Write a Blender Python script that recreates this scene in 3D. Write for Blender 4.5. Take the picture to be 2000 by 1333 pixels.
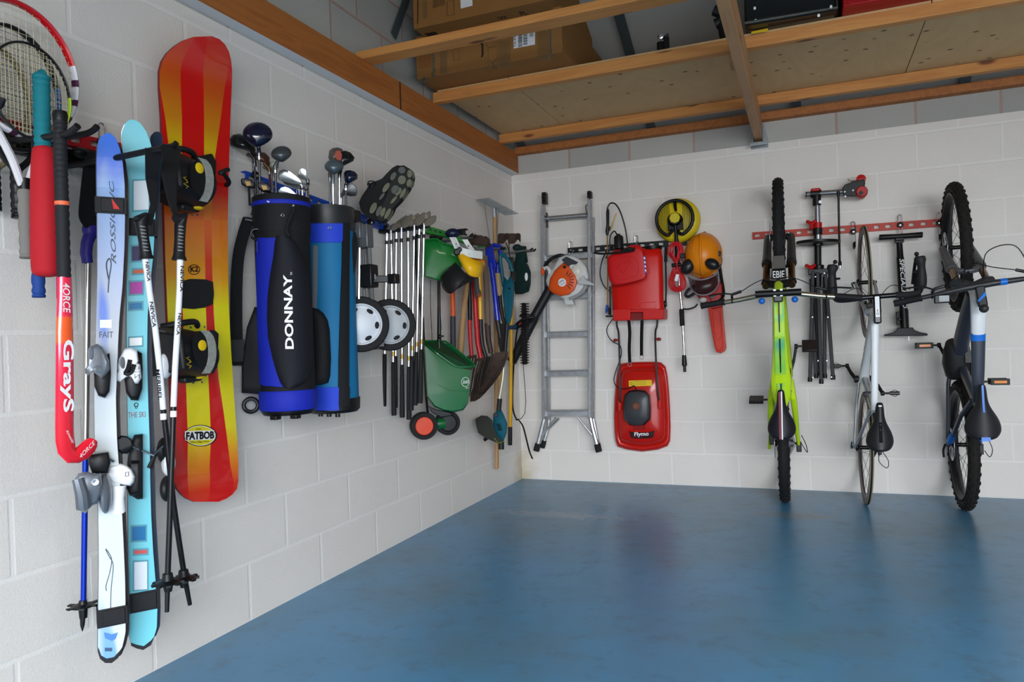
import bpy, bmesh, math, random
from mathutils import Vector, Matrix, Euler
V = Vector
random.seed(7)
for o in list(bpy.data.objects): bpy.data.objects.remove(o)
SC = bpy.context.scene
COL = SC.collection

# ------------------------------------------------------------------ camera
CAMP = V((2.04238, -5.15294, 1.05332))
CAMR = Euler((math.radians(89.95683), math.radians(2.06866), math.radians(22.04353)), 'XYZ')
FPX = 1423.9
cam = bpy.data.cameras.new('camera')
camo = bpy.data.objects.new('camera', cam); COL.objects.link(camo)
camo.location = CAMP; camo.rotation_euler = CAMR
cam.sensor_fit = 'HORIZONTAL'; cam.sensor_width = 36.0; cam.lens = FPX*36.0/2000.0
cam.clip_start = 0.05; cam.clip_end = 100
SC.camera = camo

# ------------------------------------------------------------------ world, lights, exposure
SC.view_settings.view_transform = 'Standard'
SC.view_settings.look = 'None'
SC.view_settings.gamma = 1.0
SC.view_settings.use_curve_mapping = False
SC.view_settings.exposure = 0.18
wd = bpy.data.worlds.new('world'); SC.world = wd; wd.use_nodes = True
wd.node_tree.nodes['Background'].inputs[0].default_value = (0.62, 0.78, 1.0, 1)
wd.node_tree.nodes['Background'].inputs[1].default_value = 1.2
def area(name, loc, rot, sx, sy, power, col):
    l = bpy.data.lights.new(name, 'AREA'); l.shape = 'RECTANGLE'; l.size = sx; l.size_y = sy
    l.energy = power; l.color = col
    o = bpy.data.objects.new(name, l); COL.objects.link(o); o.location = loc; o.rotation_euler = rot
    return o
# daylight through the open garage door behind the camera, low sky part and bright ground part
area('sky_daylight', (5.0, -10.5, 4.0), (math.radians(76), 0, math.radians(8)), 7.0, 6.5, 1900, (0.87, 0.93, 1.0))
area('door_daylight', (3.15, -6.05, 0.95), (math.radians(90), 0, 0), 4.2, 1.7, 26, (1.0, 0.92, 0.82))
sl = bpy.data.lights.new('sun', 'SUN'); sl.energy = 3.0; sl.angle = 0.01; sl.color = (1.0, 0.93, 0.82)
slo = bpy.data.objects.new('sun', sl); COL.objects.link(slo); slo.rotation_euler = (math.radians(-38), 0, 0)   # from behind the garage, onto the drive only
# warm fill light added out of view, with no fitting, for the upper walls
area('warm_fill', (3.9, -4.3, 2.28), (math.radians(0), 0, 0), 1.5, 0.12, 14, (1.0, 0.82, 0.62))

# ------------------------------------------------------------------ layout helpers (points on wall-parallel planes)
RM = CAMR.to_matrix()
def ray(px, py): return RM @ V(((px-1000.0)/FPX, -(py-666.5)/FPX, -1.0))
def L(px, py, w=0.0):
    d = ray(px, py); return CAMP + d*((w-CAMP.x)/d.x)
def B(px, py, w=0.0):
    d = ray(px, py); return CAMP + d*((-w-CAMP.y)/d.y)
def H(px, py, z=0.0):
    d = ray(px, py); return CAMP + d*((z-CAMP.z)/d.z)
X = V((1,0,0)); Y = V((0,1,0)); Z = V((0,0,1))

# ------------------------------------------------------------------ materials
MATS = {}
def lin(c):
    c = c/255.0
    return c/12.92 if c <= 0.04045 else ((c+0.055)/1.055)**2.4
def rgb(r, g, b): return (lin(r), lin(g), lin(b), 1.0)
def mat(name, col, rough=0.5, metal=0.0, noise=0.0, nscale=40.0, bump=0.0, bscale=200.0, coat=0.0, alpha=1.0, trans=0.0, stretch=None):
    if name in MATS: return MATS[name]
    m = bpy.data.materials.new(name); m.use_nodes = True; MATS[name] = m
    nt = m.node_tree; b = nt.nodes['Principled BSDF']
    b.inputs['Base Color'].default_value = rgb(*col); b.inputs['Roughness'].default_value = rough
    b.inputs['Metallic'].default_value = metal; b.inputs['Coat Weight'].default_value = coat
    b.inputs['Alpha'].default_value = alpha; b.inputs['Specular IOR Level'].default_value = 0.35; b.inputs['Transmission Weight'].default_value = trans
    tc = None
    def coords():
        t = nt.nodes.new('ShaderNodeTexCoord'); mp = nt.nodes.new('ShaderNodeMapping')
        nt.links.new(t.outputs['Object'], mp.inputs[0])
        if stretch: mp.inputs['Scale'].default_value = stretch
        return mp.outputs[0]
    if noise > 0:
        tc = coords(); n = nt.nodes.new('ShaderNodeTexNoise'); n.inputs['Scale'].default_value = nscale; n.inputs['Detail'].default_value = 6
        nt.links.new(tc, n.inputs['Vector'])
        mx = nt.nodes.new('ShaderNodeMix'); mx.data_type = 'RGBA'
        c = rgb(*col); mx.inputs[6].default_value = tuple(max(0, v*(1-noise)) for v in c[:3])+(1,)
        mx.inputs[7].default_value = tuple(min(1, v*(1+noise)) for v in c[:3])+(1,)
        nt.links.new(n.outputs['Fac'], mx.inputs[0]); nt.links.new(mx.outputs[2], b.inputs['Base Color'])
    if bump > 0:
        tc = tc or coords(); n2 = nt.nodes.new('ShaderNodeTexNoise'); n2.inputs['Scale'].default_value = bscale; n2.inputs['Detail'].default_value = 4
        nt.links.new(tc, n2.inputs['Vector'])
        bp = nt.nodes.new('ShaderNodeBump'); bp.inputs['Strength'].default_value = bump; bp.inputs['Distance'].default_value = 0.002
        nt.links.new(n2.outputs['Fac'], bp.inputs['Height']); nt.links.new(bp.outputs[0], b.inputs['Normal'])
    return m
def nodes(name):
    m = bpy.data.materials.new(name); m.use_nodes = True; MATS[name] = m
    nt = m.node_tree
    def N(t, **kw):
        n = nt.nodes.new('ShaderNode'+t)
        for k, v in kw.items():
            if k.startswith('i_'): n.inputs[int(k[2:])].default_value = v
            else: setattr(n, k, v)
        return n
    return m, nt, N, nt.links.new, nt.nodes['Principled BSDF']
def ramp(nt, stops, interp='LINEAR'):
    r = nt.nodes.new('ShaderNodeValToRGB'); cr = r.color_ramp; cr.interpolation = interp
    while len(cr.elements) > 1: cr.elements.remove(cr.elements[-1])
    cr.elements[0].position = stops[0][0]; cr.elements[0].color = stops[0][1]
    for p, c in stops[1:]:
        e = cr.elements.new(p); e.color = c
    return r

black = mat('black_plastic', (12,12,13), 0.42)
blackm = mat('black_metal', (13,13,14), 0.35, 0.3)
satin = mat('black_satin', (18,18,20), 0.5)
rubber = mat('black_rubber', (18,18,19), 0.7, bump=0.3)
cloth_k = mat('black_fabric', (12,12,14), 0.9, noise=0.25, nscale=90, bump=0.5, bscale=700)
chrome = mat('chrome', (225,225,228), 0.12, 1.0)
steel = mat('brushed_steel', (170,172,176), 0.3, 1.0, noise=0.15, nscale=60)
alu = mat('worn_aluminium', (172,174,176), 0.42, 0.85, noise=0.35, nscale=30, bump=0.2)
white = mat('white_plastic', (235,236,238), 0.35)
whitep = mat('white_print', (240,240,240), 0.5)
galv = mat('galvanised_steel', (150,156,158), 0.45, 0.7, noise=0.25, nscale=25)
red = mat('red_plastic', (180,12,12), 0.35, noise=0.1, nscale=8)
yellow = mat('yellow_plastic', (214,176,20), 0.4)
orange = mat('orange_plastic', (214,78,24), 0.4)
greydk = mat('dark_grey_plastic', (52,54,58), 0.5)
grey = mat('grey_plastic', (120,124,130), 0.4)

# ------------------------------------------------------------------ mesh accumulator
class MB:
    def __init__(s): s.v = []; s.f = []; s.m = []; s.uv = None
    def add(s, vs, fs, mi=0):
        k = len(s.v); s.v += [V(q) for q in vs]; s.f += [tuple(i+k for i in f) for f in fs]; s.m += [mi]*len(fs); return s
    def hexa(s, o, a, b, c, mi=0):           # corner + three edge vectors
        o, a, b, c = V(o), V(a), V(b), V(c)
        vs = [o, o+a, o+a+b, o+b, o+c, o+a+c, o+a+b+c, o+b+c]
        fs = [(0,3,2,1),(4,5,6,7),(0,1,5,4),(1,2,6,5),(2,3,7,6),(3,0,4,7)]
        if a.cross(b).dot(c) < 0: fs = [f[::-1] for f in fs]
        return s.add(vs, fs, mi)
    def box(s, c, sx, sy, sz, R=None, mi=0):
        R = R or Matrix.Identity(3); a, b, d = R@V((sx,0,0)), R@V((0,sy,0)), R@V((0,0,sz))
        return s.hexa(V(c)-(a+b+d)/2, a, b, d, mi)
    def bar(s, p, q, w, t, up=Z, mi=0):       # box along p->q, width w across 'up x dir', thickness t along up
        p, q = V(p), V(q); d = q-p; u = (V(up) - V(up).project(d)).normalized(); n = d.normalized().cross(u)
        return s.hexa(p-n*w/2-u*t/2, d, n*w, u*t, mi)
    def tube(s, pts, r, n=10, closed=False, cap=True, mi=0, flat=None):
        pts = [V(p) for p in pts]; k = len(pts)
        rs = r if isinstance(r, (list, tuple)) else [r]*k
        tang = []
        for i in range(k):
            a = pts[i-1] if (i > 0 or closed) else pts[i]; b = pts[(i+1) % k] if (i < k-1 or closed) else pts[i]
            t = b-a; tang.append(t.normalized() if t.length > 1e-9 else Z)
        ref = X if abs(tang[0].x) < 0.8 else Y
        nrm = (ref - ref.project(tang[0])).normalized(); vs = []
        for i in range(k):
            t = tang[i]; nrm = nrm - nrm.project(t)
            nrm = nrm.normalized() if nrm.length > 1e-6 else t.orthogonal().normalized()
            bn = t.cross(nrm)
            for j in range(n):
                a = 2*math.pi*j/n
                vs.append(pts[i] + (nrm*math.cos(a) + bn*math.sin(a))*rs[i])
        fs = []
        for i in range(k if closed else k-1):
            i2 = (i+1) % k
            for j in range(n):
                j2 = (j+1) % n; fs.append((i*n+j, i*n+j2, i2*n+j2, i2*n+j))
        if cap and not closed: fs.append(tuple(range(n-1, -1, -1))); fs.append(tuple((k-1)*n+j for j in range(n)))
        return s.add(vs, fs, mi)
    def cyl(s, p, q, r, n=20, r2=None, mi=0): return s.tube([p, q], [r, r if r2 is None else r2], n, mi=mi)
    def lathe(s, o, ax, prof, n=28, closed=False, mi=0):   # prof: (radius, height along ax)
        o, ax = V(o), V(ax).normalized(); e = ax.orthogonal().normalized(); g = ax.cross(e); vs = []; k = len(prof)
        for (r, h) in prof:
            for j in range(n):
                a = 2*math.pi*j/n; vs.append(o + ax*h + (e*math.cos(a)+g*math.sin(a))*max(r, 1e-5))
        fs = []
        for i in range(k if closed else k-1):
            i2 = (i+1) % k
            for j in range(n):
                j2 = (j+1) % n; fs.append((i*n+j, i*n+j2, i2*n+j2, i2*n+j))
        if not closed: fs.append(tuple(range(n-1, -1, -1))); fs.append(tuple((k-1)*n+j for j in range(n)))
        return s.add(vs, fs, mi)
    def torus(s, o, ax, R, r, n=40, m=12, mi=0, a0=0, a1=None, e=None):
        o, ax = V(o), V(ax).normalized(); e = V(e) if e else ax.orthogonal().normalized(); e = (e-e.project(ax)).normalized(); g = ax.cross(e)
        if a1 is None: return s.tube([o+(e*math.cos(2*math.pi*i/n)+g*math.sin(2*math.pi*i/n))*R for i in range(n)], r, m, closed=True, mi=mi)
        return s.tube([o+(e*math.cos(a0+(a1-a0)*i/n)+g*math.sin(a0+(a1-a0)*i/n))*R for i in range(n+1)], r, m, mi=mi)
    def prism(s, loop, vec, mi=0):
        loop = [V(p) for p in loop]; vec = V(vec); k = len(loop)
        nn = V((0,0,0))
        for i in range(k): nn += loop[i].cross(loop[(i+1) % k])
        if nn.dot(vec) < 0: loop = loop[::-1]
        vs = loop + [p+vec for p in loop]
        fs = [tuple(range(k-1, -1, -1)), tuple(range(k, 2*k))] + [(i, (i+1) % k, (i+1) % k+k, i+k) for i in range(k)]
        return s.add(vs, fs, mi)
    def loft(s, loops, cap=True, closed=True, mi=0):
        n = len(loops[0]); vs = [V(p) for lp in loops for p in lp]; fs = []
        for i in range(len(loops)-1):
            for j in range(n if closed else n-1):
                j2 = (j+1) % n; fs.append((i*n+j, i*n+j2, (i+1)*n+j2, (i+1)*n+j))
        if cap and closed: fs.append(tuple(range(n-1, -1, -1))); fs.append(tuple((len(loops)-1)*n+j for j in range(n)))
        return s.add(vs, fs, mi)
    def ell(s, c, a, b, d, n=16, m=10, mi=0):    # ellipsoid from three semi-axis vectors
        c, a, b, d = V(c), V(a), V(b), V(d); vs = []
        for i in range(m+1):
            th = math.pi*i/m; th = min(max(th, 0.02), math.pi-0.02)
            for j in range(n):
                ph = 2*math.pi*j/n
                vs.append(c + a*math.sin(th)*math.cos(ph) + b*math.sin(th)*math.sin(ph) + d*math.cos(th))
        fs = [(i*n+j, i*n+(j+1) % n, (i+1)*n+(j+1) % n, (i+1)*n+j) for i in range(m) for j in range(n)]
        fs.append(tuple(range(n-1, -1, -1))); fs.append(tuple(m*n+j for j in range(n)))
        return s.add(vs, fs, mi)
    def sph(s, c, r, mi=0): return s.ell(c, X*r, Y*r, Z*r, mi=mi)
    def strip(s, pts, wv, t=0.002, nrm=None, mi=0):   # strap: centre line, width vector(s), thickness
        pts = [V(p) for p in pts]; loops = []
        for i, p in enumerate(pts):
            w = V(wv[i]) if isinstance(wv, list) else V(wv)
            a = pts[max(i-1, 0)]; b = pts[min(i+1, len(pts)-1)]
            tn = (b-a).normalized(); nr = tn.cross(w).normalized()*t/2
            loops.append([p-w/2-nr, p+w/2-nr, p+w/2+nr, p-w/2+nr])
        return s.loft(loops, mi=mi)
    def tf(s, M):
        s.v = [M @ p for p in s.v]; return s

def root_of(o):
    while o.parent: o = o.parent
    return o
def part(name, mb, m, parent=None, bevel=0.0, seg=2, sub=0, sharp=35, smooth=True, label=None, world=False):
    me = bpy.data.meshes.new(name)
    if parent is not None: off = ORG[root_of(parent).name]
    else:
        off = V((sum(p.x for p in mb.v), sum(p.y for p in mb.v), min(p.z for p in mb.v)*len(mb.v)))/len(mb.v)
    me.from_pydata([p-off for p in mb.v], [], mb.f); me.validate()
    ms = m if isinstance(m, (list, tuple)) else [m]
    for q in ms: me.materials.append(q)
    if len(ms) > 1 and len(me.polygons) == len(mb.m):
        for i, pl in enumerate(me.polygons): pl.material_index = mb.m[i]
    bm = bmesh.new(); bm.from_mesh(me); bmesh.ops.recalc_face_normals(bm, faces=bm.faces); bm.to_mesh(me); bm.free()
    o = bpy.data.objects.new(name, me); COL.objects.link(o)
    if parent is not None: o.parent = parent
    else: o.location = off; ORG[o.name] = off
    if smooth:
        for pl in me.polygons: pl.use_smooth = True
        if not sub: me.set_sharp_from_angle(angle=math.radians(sharp))
    if bevel > 0:
        b = o.modifiers.new('bevel', 'BEVEL'); b.width = bevel; b.segments = seg; b.limit_method = 'ANGLE'; b.angle_limit = math.radians(40)
        b.harden_normals = False
    if sub:
        sm = o.modifiers.new('sub', 'SUBSURF'); sm.levels = sub; sm.render_levels = sub
    if label: o['label'] = label
    return o
ORG = {}
def thing(name, label, cat, loc, group=None):
    o = bpy.data.objects.new(name, None); COL.objects.link(o); o.location = V(loc); o.empty_display_size = 0.05
    ORG[o.name] = V(loc); o['label'] = label; o['category'] = cat
    if group: o['group'] = group
    return o
def tag(o, label, cat, group=None, kind=None):
    o['label'] = label; o['category'] = cat
    if group: o['group'] = group
    if kind: o['kind'] = kind
    return o
def struct(name, mb, m, **kw):
    o = part(name, mb, m, **kw); o['kind'] = 'structure'; return o

def text_mb(txt, o, ax, ay, depth=0.0008, squash=None, bold=0.0, fn=None, shear=0.0, spacing=1.0):
    """lettering whose box starts at o, spans vector ax and rises by vector ay"""
    cu = bpy.data.curves.new('t', 'FONT'); cu.body = txt; cu.size = 1.0; cu.offset = bold; cu.resolution_u = 3; cu.shear = shear; cu.space_character = spacing
    ob = bpy.data.objects.new('t', cu); COL.objects.link(ob)
    dg = bpy.context.evaluated_depsgraph_get(); dg.update()
    me = bpy.data.meshes.new_from_object(ob.evaluated_get(dg))
    xs = [v.co.x for v in me.vertices]; ys = [v.co.y for v in me.vertices]
    x0, x1, y0, y1 = min(xs), max(xs), min(ys), max(ys)
    o, ax, ay = V(o), V(ax), V(ay); n = ax.cross(ay).normalized()*depth
    mb = MB(); vs = []
    for v in me.vertices:
        u, w = (v.co.x-x0)/(x1-x0), (v.co.y-y0)/(y1-y0)
        vs.append((fn(u, w) if fn else o+ax*u+ay*w+n))
    mb.add(vs, [tuple(p.vertices) for p in me.polygons])
    bpy.data.objects.remove(ob); bpy.data.curves.remove(cu); bpy.data.meshes.remove(me)
    return mb
def ease(pts, n=6, closed=False):     # Catmull-Rom through points
    pts = [V(p) for p in pts]; k = len(pts); out = []
    rng = range(k) if closed else range(k-1)
    for i in rng:
        p0 = pts[i-1] if (closed or i > 0) else pts[i]; p1 = pts[i]; p2 = pts[(i+1) % k]; p3 = pts[(i+2) % k] if (closed or i+2 < k) else pts[(i+1) % k]
        for j in range(n):
            t = j/n
            out.append(0.5*((2*p1)+(p2-p0)*t+(2*p0-5*p1+4*p2-p3)*t*t+(3*p1-p0-3*p2+p3)*t**3))
    if not closed: out.append(pts[-1])
    return out
# ================================================================== ROOM
ZB0 = 0.224
def block_mat(name, paint, mortar, rough, rowbump=0.28, grain=0.35, dirt=0.0, tint=None, msize=0.010, stain=False):
    m, nt, N, LK, b = nodes(name)
    uv = N('UVMap'); tc = N('TexCoord')
    br = N('TexBrick', offset=0.5, offset_frequency=2); LK(uv.outputs[0], br.inputs['Vector'])
    br.inputs['Scale'].default_value = 1.0; br.inputs['Brick Width'].default_value = 0.45; br.inputs['Row Height'].default_value = 0.225
    br.inputs['Mortar Size'].default_value = msize; br.inputs['Mortar Smooth'].default_value = 0.6
    br.inputs['Color1'].default_value = rgb(*paint); br.inputs['Color2'].default_value = rgb(*(tint or paint)); br.inputs['Mortar'].default_value = rgb(*mortar)
    n1 = N('TexNoise'); n1.inputs['Scale'].default_value = 85; n1.inputs['Detail'].default_value = 6; n1.inputs['Roughness'].default_value = 0.7; LK(tc.outputs['Object'], n1.inputs['Vector'])
    n2 = N('TexNoise'); n2.inputs['Scale'].default_value = 2.2; n2.inputs['Detail'].default_value = 5; LK(tc.outputs['Object'], n2.inputs['Vector'])
    r2 = ramp(nt, [(0.3, (0.90,0.90,0.90,1)), (0.6, (1,1,1,1))]); LK(n2.outputs['Fac'], r2.inputs[0])
    mx = N('Mix', data_type='RGBA', blend_type='MULTIPLY'); mx.inputs[0].default_value = dirt or 0.35
    LK(br.outputs['Color'], mx.inputs[6]); LK(r2.outputs[0], mx.inputs[7])
    cur = mx.outputs[2]
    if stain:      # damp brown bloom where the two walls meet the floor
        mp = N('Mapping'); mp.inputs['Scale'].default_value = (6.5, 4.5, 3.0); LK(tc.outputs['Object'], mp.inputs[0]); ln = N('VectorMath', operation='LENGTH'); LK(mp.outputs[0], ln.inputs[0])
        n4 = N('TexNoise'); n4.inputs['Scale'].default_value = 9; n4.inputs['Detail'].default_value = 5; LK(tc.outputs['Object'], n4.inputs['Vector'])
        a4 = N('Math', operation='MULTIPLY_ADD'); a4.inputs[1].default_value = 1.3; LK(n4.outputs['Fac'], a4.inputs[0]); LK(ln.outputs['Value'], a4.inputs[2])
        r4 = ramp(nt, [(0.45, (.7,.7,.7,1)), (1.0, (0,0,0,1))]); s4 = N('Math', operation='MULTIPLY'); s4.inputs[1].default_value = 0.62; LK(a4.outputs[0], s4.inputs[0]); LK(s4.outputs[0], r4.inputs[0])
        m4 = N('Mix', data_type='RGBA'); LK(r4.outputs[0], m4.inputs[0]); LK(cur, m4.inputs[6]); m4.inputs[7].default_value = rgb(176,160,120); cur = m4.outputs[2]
    LK(cur, b.inputs['Base Color']); b.inputs['Roughness'].default_value = rough
    b1 = N('Bump'); b1.inputs['Strength'].default_value = rowbump; b1.inputs['Distance'].default_value = 0.004; b1.invert = True
    LK(br.outputs['Fac'], b1.inputs['Height'])
    n3 = N('TexNoise'); n3.inputs['Scale'].default_value = 260; n3.inputs['Detail'].default_value = 3; LK(tc.outputs['Object'], n3.inputs['Vector'])
    ad = N('Math', operation='ADD'); LK(n1.outputs['Fac'], ad.inputs[0]); LK(n3.outputs['Fac'], ad.inputs[1])
    b2 = N('Bump'); b2.inputs['Strength'].default_value = grain; b2.inputs['Distance'].default_value = 0.003
    LK(ad.outputs[0], b2.inputs['Height']); LK(b1.outputs[0], b2.inputs['Normal']); LK(b2.outputs[0], b.inputs['Normal'])
    return m
painted = block_mat('white_painted_blocks', (226,219,211), (232,227,220), 0.42, stain=True)
bare = block_mat('bare_grey_blocks', (186,184,176), (176,148,134), 0.9, 0.5, 0.6, 0.8, (168,166,160))
def wall(name, quads):
    """quads: (corner points x4, uv x4, material index)"""
    me = bpy.data.meshes.new(name); vs = []; fs = []
    for q, uv, mi in quads:
        k = len(vs); vs += [tuple(p) for p in q]; fs.append((k, k+1, k+2, k+3))
    me.from_pydata(vs, [], fs); me.materials.append(painted); me.materials.append(bare)
    ul = me.uv_layers.new(name='uv'); i = 0
    for j, (q, uv, mi) in enumerate(quads):
        me.polygons[j].material_index = mi
        for c in uv: ul.data[i].uv = c; i += 1
    o = bpy.data.objects.new(name, me); COL.objects.link(o); o['kind'] = 'structure'
    s = o.modifiers.new('solid', 'SOLIDIFY'); s.thickness = 0.1; s.offset = -1
    return o
ZT = 2.305
def vv(z): return z-ZB0+0.225
FRONT = -6.2; RIGHT = 5.3
# back wall: painted below, bare above
wall('wall_back', [
    ([(0,0,0),(RIGHT,0,0),(RIGHT,0,ZT),(0,0,ZT)], [(-.011,vv(0)),(RIGHT-.011,vv(0)),(RIGHT-.011,vv(ZT)),(-.011,vv(ZT))], 0),
    ([(0,0,ZT),(RIGHT,0,ZT),(RIGHT,0,2.52),(0,0,2.52)], [(.214,vv(ZT)),(RIGHT+.214,vv(ZT)),(RIGHT+.214,vv(2.52)),(.214,vv(2.52))], 1)])
ST = 1.38
ZR = 2.52; SL = 0.5    # roof rises toward the middle of the garage
RY = FRONT/2; ZP = ZR+SL*(-RY)
def lw(y0, y1, z0, z1, du, mi): # y0 farther (nearer corner)
    return ([(0,y1,z0),(0,y0,z0),(0,y0,z1),(0,y1,z1)], [(-y1+du,vv(z0)),(-y0+du,vv(z0)),(-y0+du,vv(z1)),(-y1+du,vv(z1))], mi)
wall('wall_left', [lw(0,-ST,0,ZT,-.065,0), lw(-ST,FRONT,0,ZT,.005,0),
    ([(0,RY,ZT),(0,0,ZT),(0,0,ZR),(0,RY,ZP)], [(-RY,vv(ZT)),(0,vv(ZT)),(0,vv(ZR)),(-RY,vv(ZP))], 1),
    ([(0,FRONT,ZT),(0,RY,ZT),(0,RY,ZP),(0,FRONT,ZR)], [(-FRONT,vv(ZT)),(-RY,vv(ZT)),(-RY,vv(ZP)),(-FRONT,vv(ZR))], 1)])
wall('wall_right', [([(RIGHT,0,0),(RIGHT,FRONT,0),(RIGHT,FRONT,ZT),(RIGHT,0,ZT)], [(0,vv(0)),(-FRONT,vv(0)),(-FRONT,vv(ZT)),(0,vv(ZT))], 0),
    ([(RIGHT,0,ZT),(RIGHT,RY,ZT),(RIGHT,RY,ZP),(RIGHT,0,ZR)], [(0,vv(ZT)),(-RY,vv(ZT)),(-RY,vv(ZP)),(0,vv(ZR))], 1),
    ([(RIGHT,RY,ZT),(RIGHT,FRONT,ZT),(RIGHT,FRONT,ZR),(RIGHT,RY,ZP)], [(-RY,vv(ZT)),(-FRONT,vv(ZT)),(-FRONT,vv(ZR)),(-RY,vv(ZP))], 1)])
OX0, OX1, OZ = 0.9, 5.25, 2.05
def fw(x0, x1, z0, z1, mi=0): return ([(x1,FRONT,z0),(x0,FRONT,z0),(x0,FRONT,z1),(x1,FRONT,z1)], [(x1,vv(z0)),(x0,vv(z0)),(x0,vv(z1)),(x1,vv(z1))], mi)
wall('wall_front', [fw(0,OX0,0,OZ), fw(OX1,RIGHT,0,OZ), fw(0,RIGHT,OZ,2.52,0)])

# floor: worn blue paint
m, nt, N, LK, b = nodes('blue_floor_paint')
tc = N('TexCoord')
n1 = N('TexNoise'); n1.inputs['Scale'].default_value = 1.3; n1.inputs['Detail'].default_value = 7; n1.inputs['Roughness'].default_value = 0.62; LK(tc.outputs['Object'], n1.inputs['Vector'])
r1 = ramp(nt, [(0.30, rgb(86,120,138)), (0.5, rgb(76,132,168)), (0.72, rgb(76,140,184))]); LK(n1.outputs['Fac'], r1.inputs[0])
n2 = N('TexNoise'); n2.inputs['Scale'].default_value = 9; n2.inputs['Detail'].default_value = 8; n2.inputs['Roughness'].default_value = 0.7; LK(tc.outputs['Object'], n2.inputs['Vector'])
r2 = ramp(nt, [(0.53, (0,0,0,1)), (0.70, (1,1,1,1))]); LK(n2.outputs['Fac'], r2.inputs[0])
mx = N('Mix', data_type='RGBA'); LK(r1.outputs[0], mx.inputs[6]); mx.inputs[7].default_value = rgb(78,98,108)
mm = N('Math', operation='MULTIPLY'); mm.inputs[1].default_value = 0.55; LK(r2.outputs[0], mm.inputs[0]); LK(mm.outputs[0], mx.inputs[0])
cur = mx.outputs[2]
# pale worn patches where wheels have stood
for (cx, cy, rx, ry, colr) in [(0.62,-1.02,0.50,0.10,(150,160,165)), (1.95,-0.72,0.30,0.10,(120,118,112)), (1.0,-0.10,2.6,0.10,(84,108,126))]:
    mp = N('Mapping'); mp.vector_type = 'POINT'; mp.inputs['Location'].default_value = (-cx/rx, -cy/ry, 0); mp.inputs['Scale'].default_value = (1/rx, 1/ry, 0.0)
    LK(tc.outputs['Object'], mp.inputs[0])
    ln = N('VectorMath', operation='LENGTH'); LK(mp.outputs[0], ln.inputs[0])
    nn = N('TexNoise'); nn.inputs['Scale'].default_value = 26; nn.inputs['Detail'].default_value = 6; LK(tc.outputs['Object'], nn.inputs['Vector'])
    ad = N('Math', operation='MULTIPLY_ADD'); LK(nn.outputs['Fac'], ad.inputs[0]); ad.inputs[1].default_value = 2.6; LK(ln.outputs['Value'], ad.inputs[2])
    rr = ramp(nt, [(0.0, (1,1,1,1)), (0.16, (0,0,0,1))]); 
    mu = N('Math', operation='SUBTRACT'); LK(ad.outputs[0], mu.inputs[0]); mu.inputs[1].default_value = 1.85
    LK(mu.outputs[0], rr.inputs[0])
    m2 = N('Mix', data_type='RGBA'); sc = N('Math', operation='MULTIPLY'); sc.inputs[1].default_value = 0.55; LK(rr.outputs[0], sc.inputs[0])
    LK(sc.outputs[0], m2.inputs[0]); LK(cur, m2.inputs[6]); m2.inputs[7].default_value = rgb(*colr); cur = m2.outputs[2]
LK(cur, b.inputs['Base Color'])
rr = ramp(nt, [(0.3, (0.28,)*3+(1,)), (0.7, (0.34,)*3+(1,))]); LK(n2.outputs['Fac'], rr.inputs[0]); LK(rr.outputs[0], b.inputs['Roughness'])
bp = N('Bump'); bp.inputs['Strength'].default_value = 0.12; bp.inputs['Distance'].default_value = 0.004; LK(n1.outputs['Fac'], bp.inputs['Height']); LK(bp.outputs[0], b.inputs['Normal'])
floor_m = m
mb = MB().hexa((-0.1,FRONT-0.1,-0.1), X*(RIGHT+0.2), Y*(-FRONT+0.2), Z*0.1); 
fl = bpy.data.meshes.new('floor'); fl.from_pydata([tuple(p) for p in mb.v], [], mb.f); fl.materials.append(floor_m)
fo = bpy.data.objects.new('floor', fl); COL.objects.link(fo); fo['kind'] = 'structure'
struct('ground', MB().hexa((-14,-20,-0.14), X*34, Y*(20+FRONT-0.1), Z*0.1), mat('pale_concrete_drive', (168,166,160), 0.9, noise=0.2, nscale=3))

# roof panels
roofm = mat('grey_roof_sheet', (172,172,168), 0.8, noise=0.12, nscale=3)
struct('ceiling', MB().prism([(-0.1,0.1,ZR-0.05),(-0.1,0.1,ZR+0.0),(-0.1,RY,ZP+0.05),(-0.1,FRONT-0.1,ZR),(-0.1,FRONT-0.1,ZR-0.05),(-0.1,RY,ZP)], X*(RIGHT+0.2)), roofm, smooth=False)
stripm = mat('roof_joint_strip', (70,78,80), 0.7)
k = 0
for sx in (0.116, 1.083, 2.025, 2.967, 3.92, 4.87):
    k += 1
    mb = MB().hexa((sx-0.03, -0.005, ZR-0.052), X*0.06, V((0, RY, SL*-RY)), Z*0.008)
    struct('trim_%d' % (20+k), mb, stripm, smooth=False)

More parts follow.
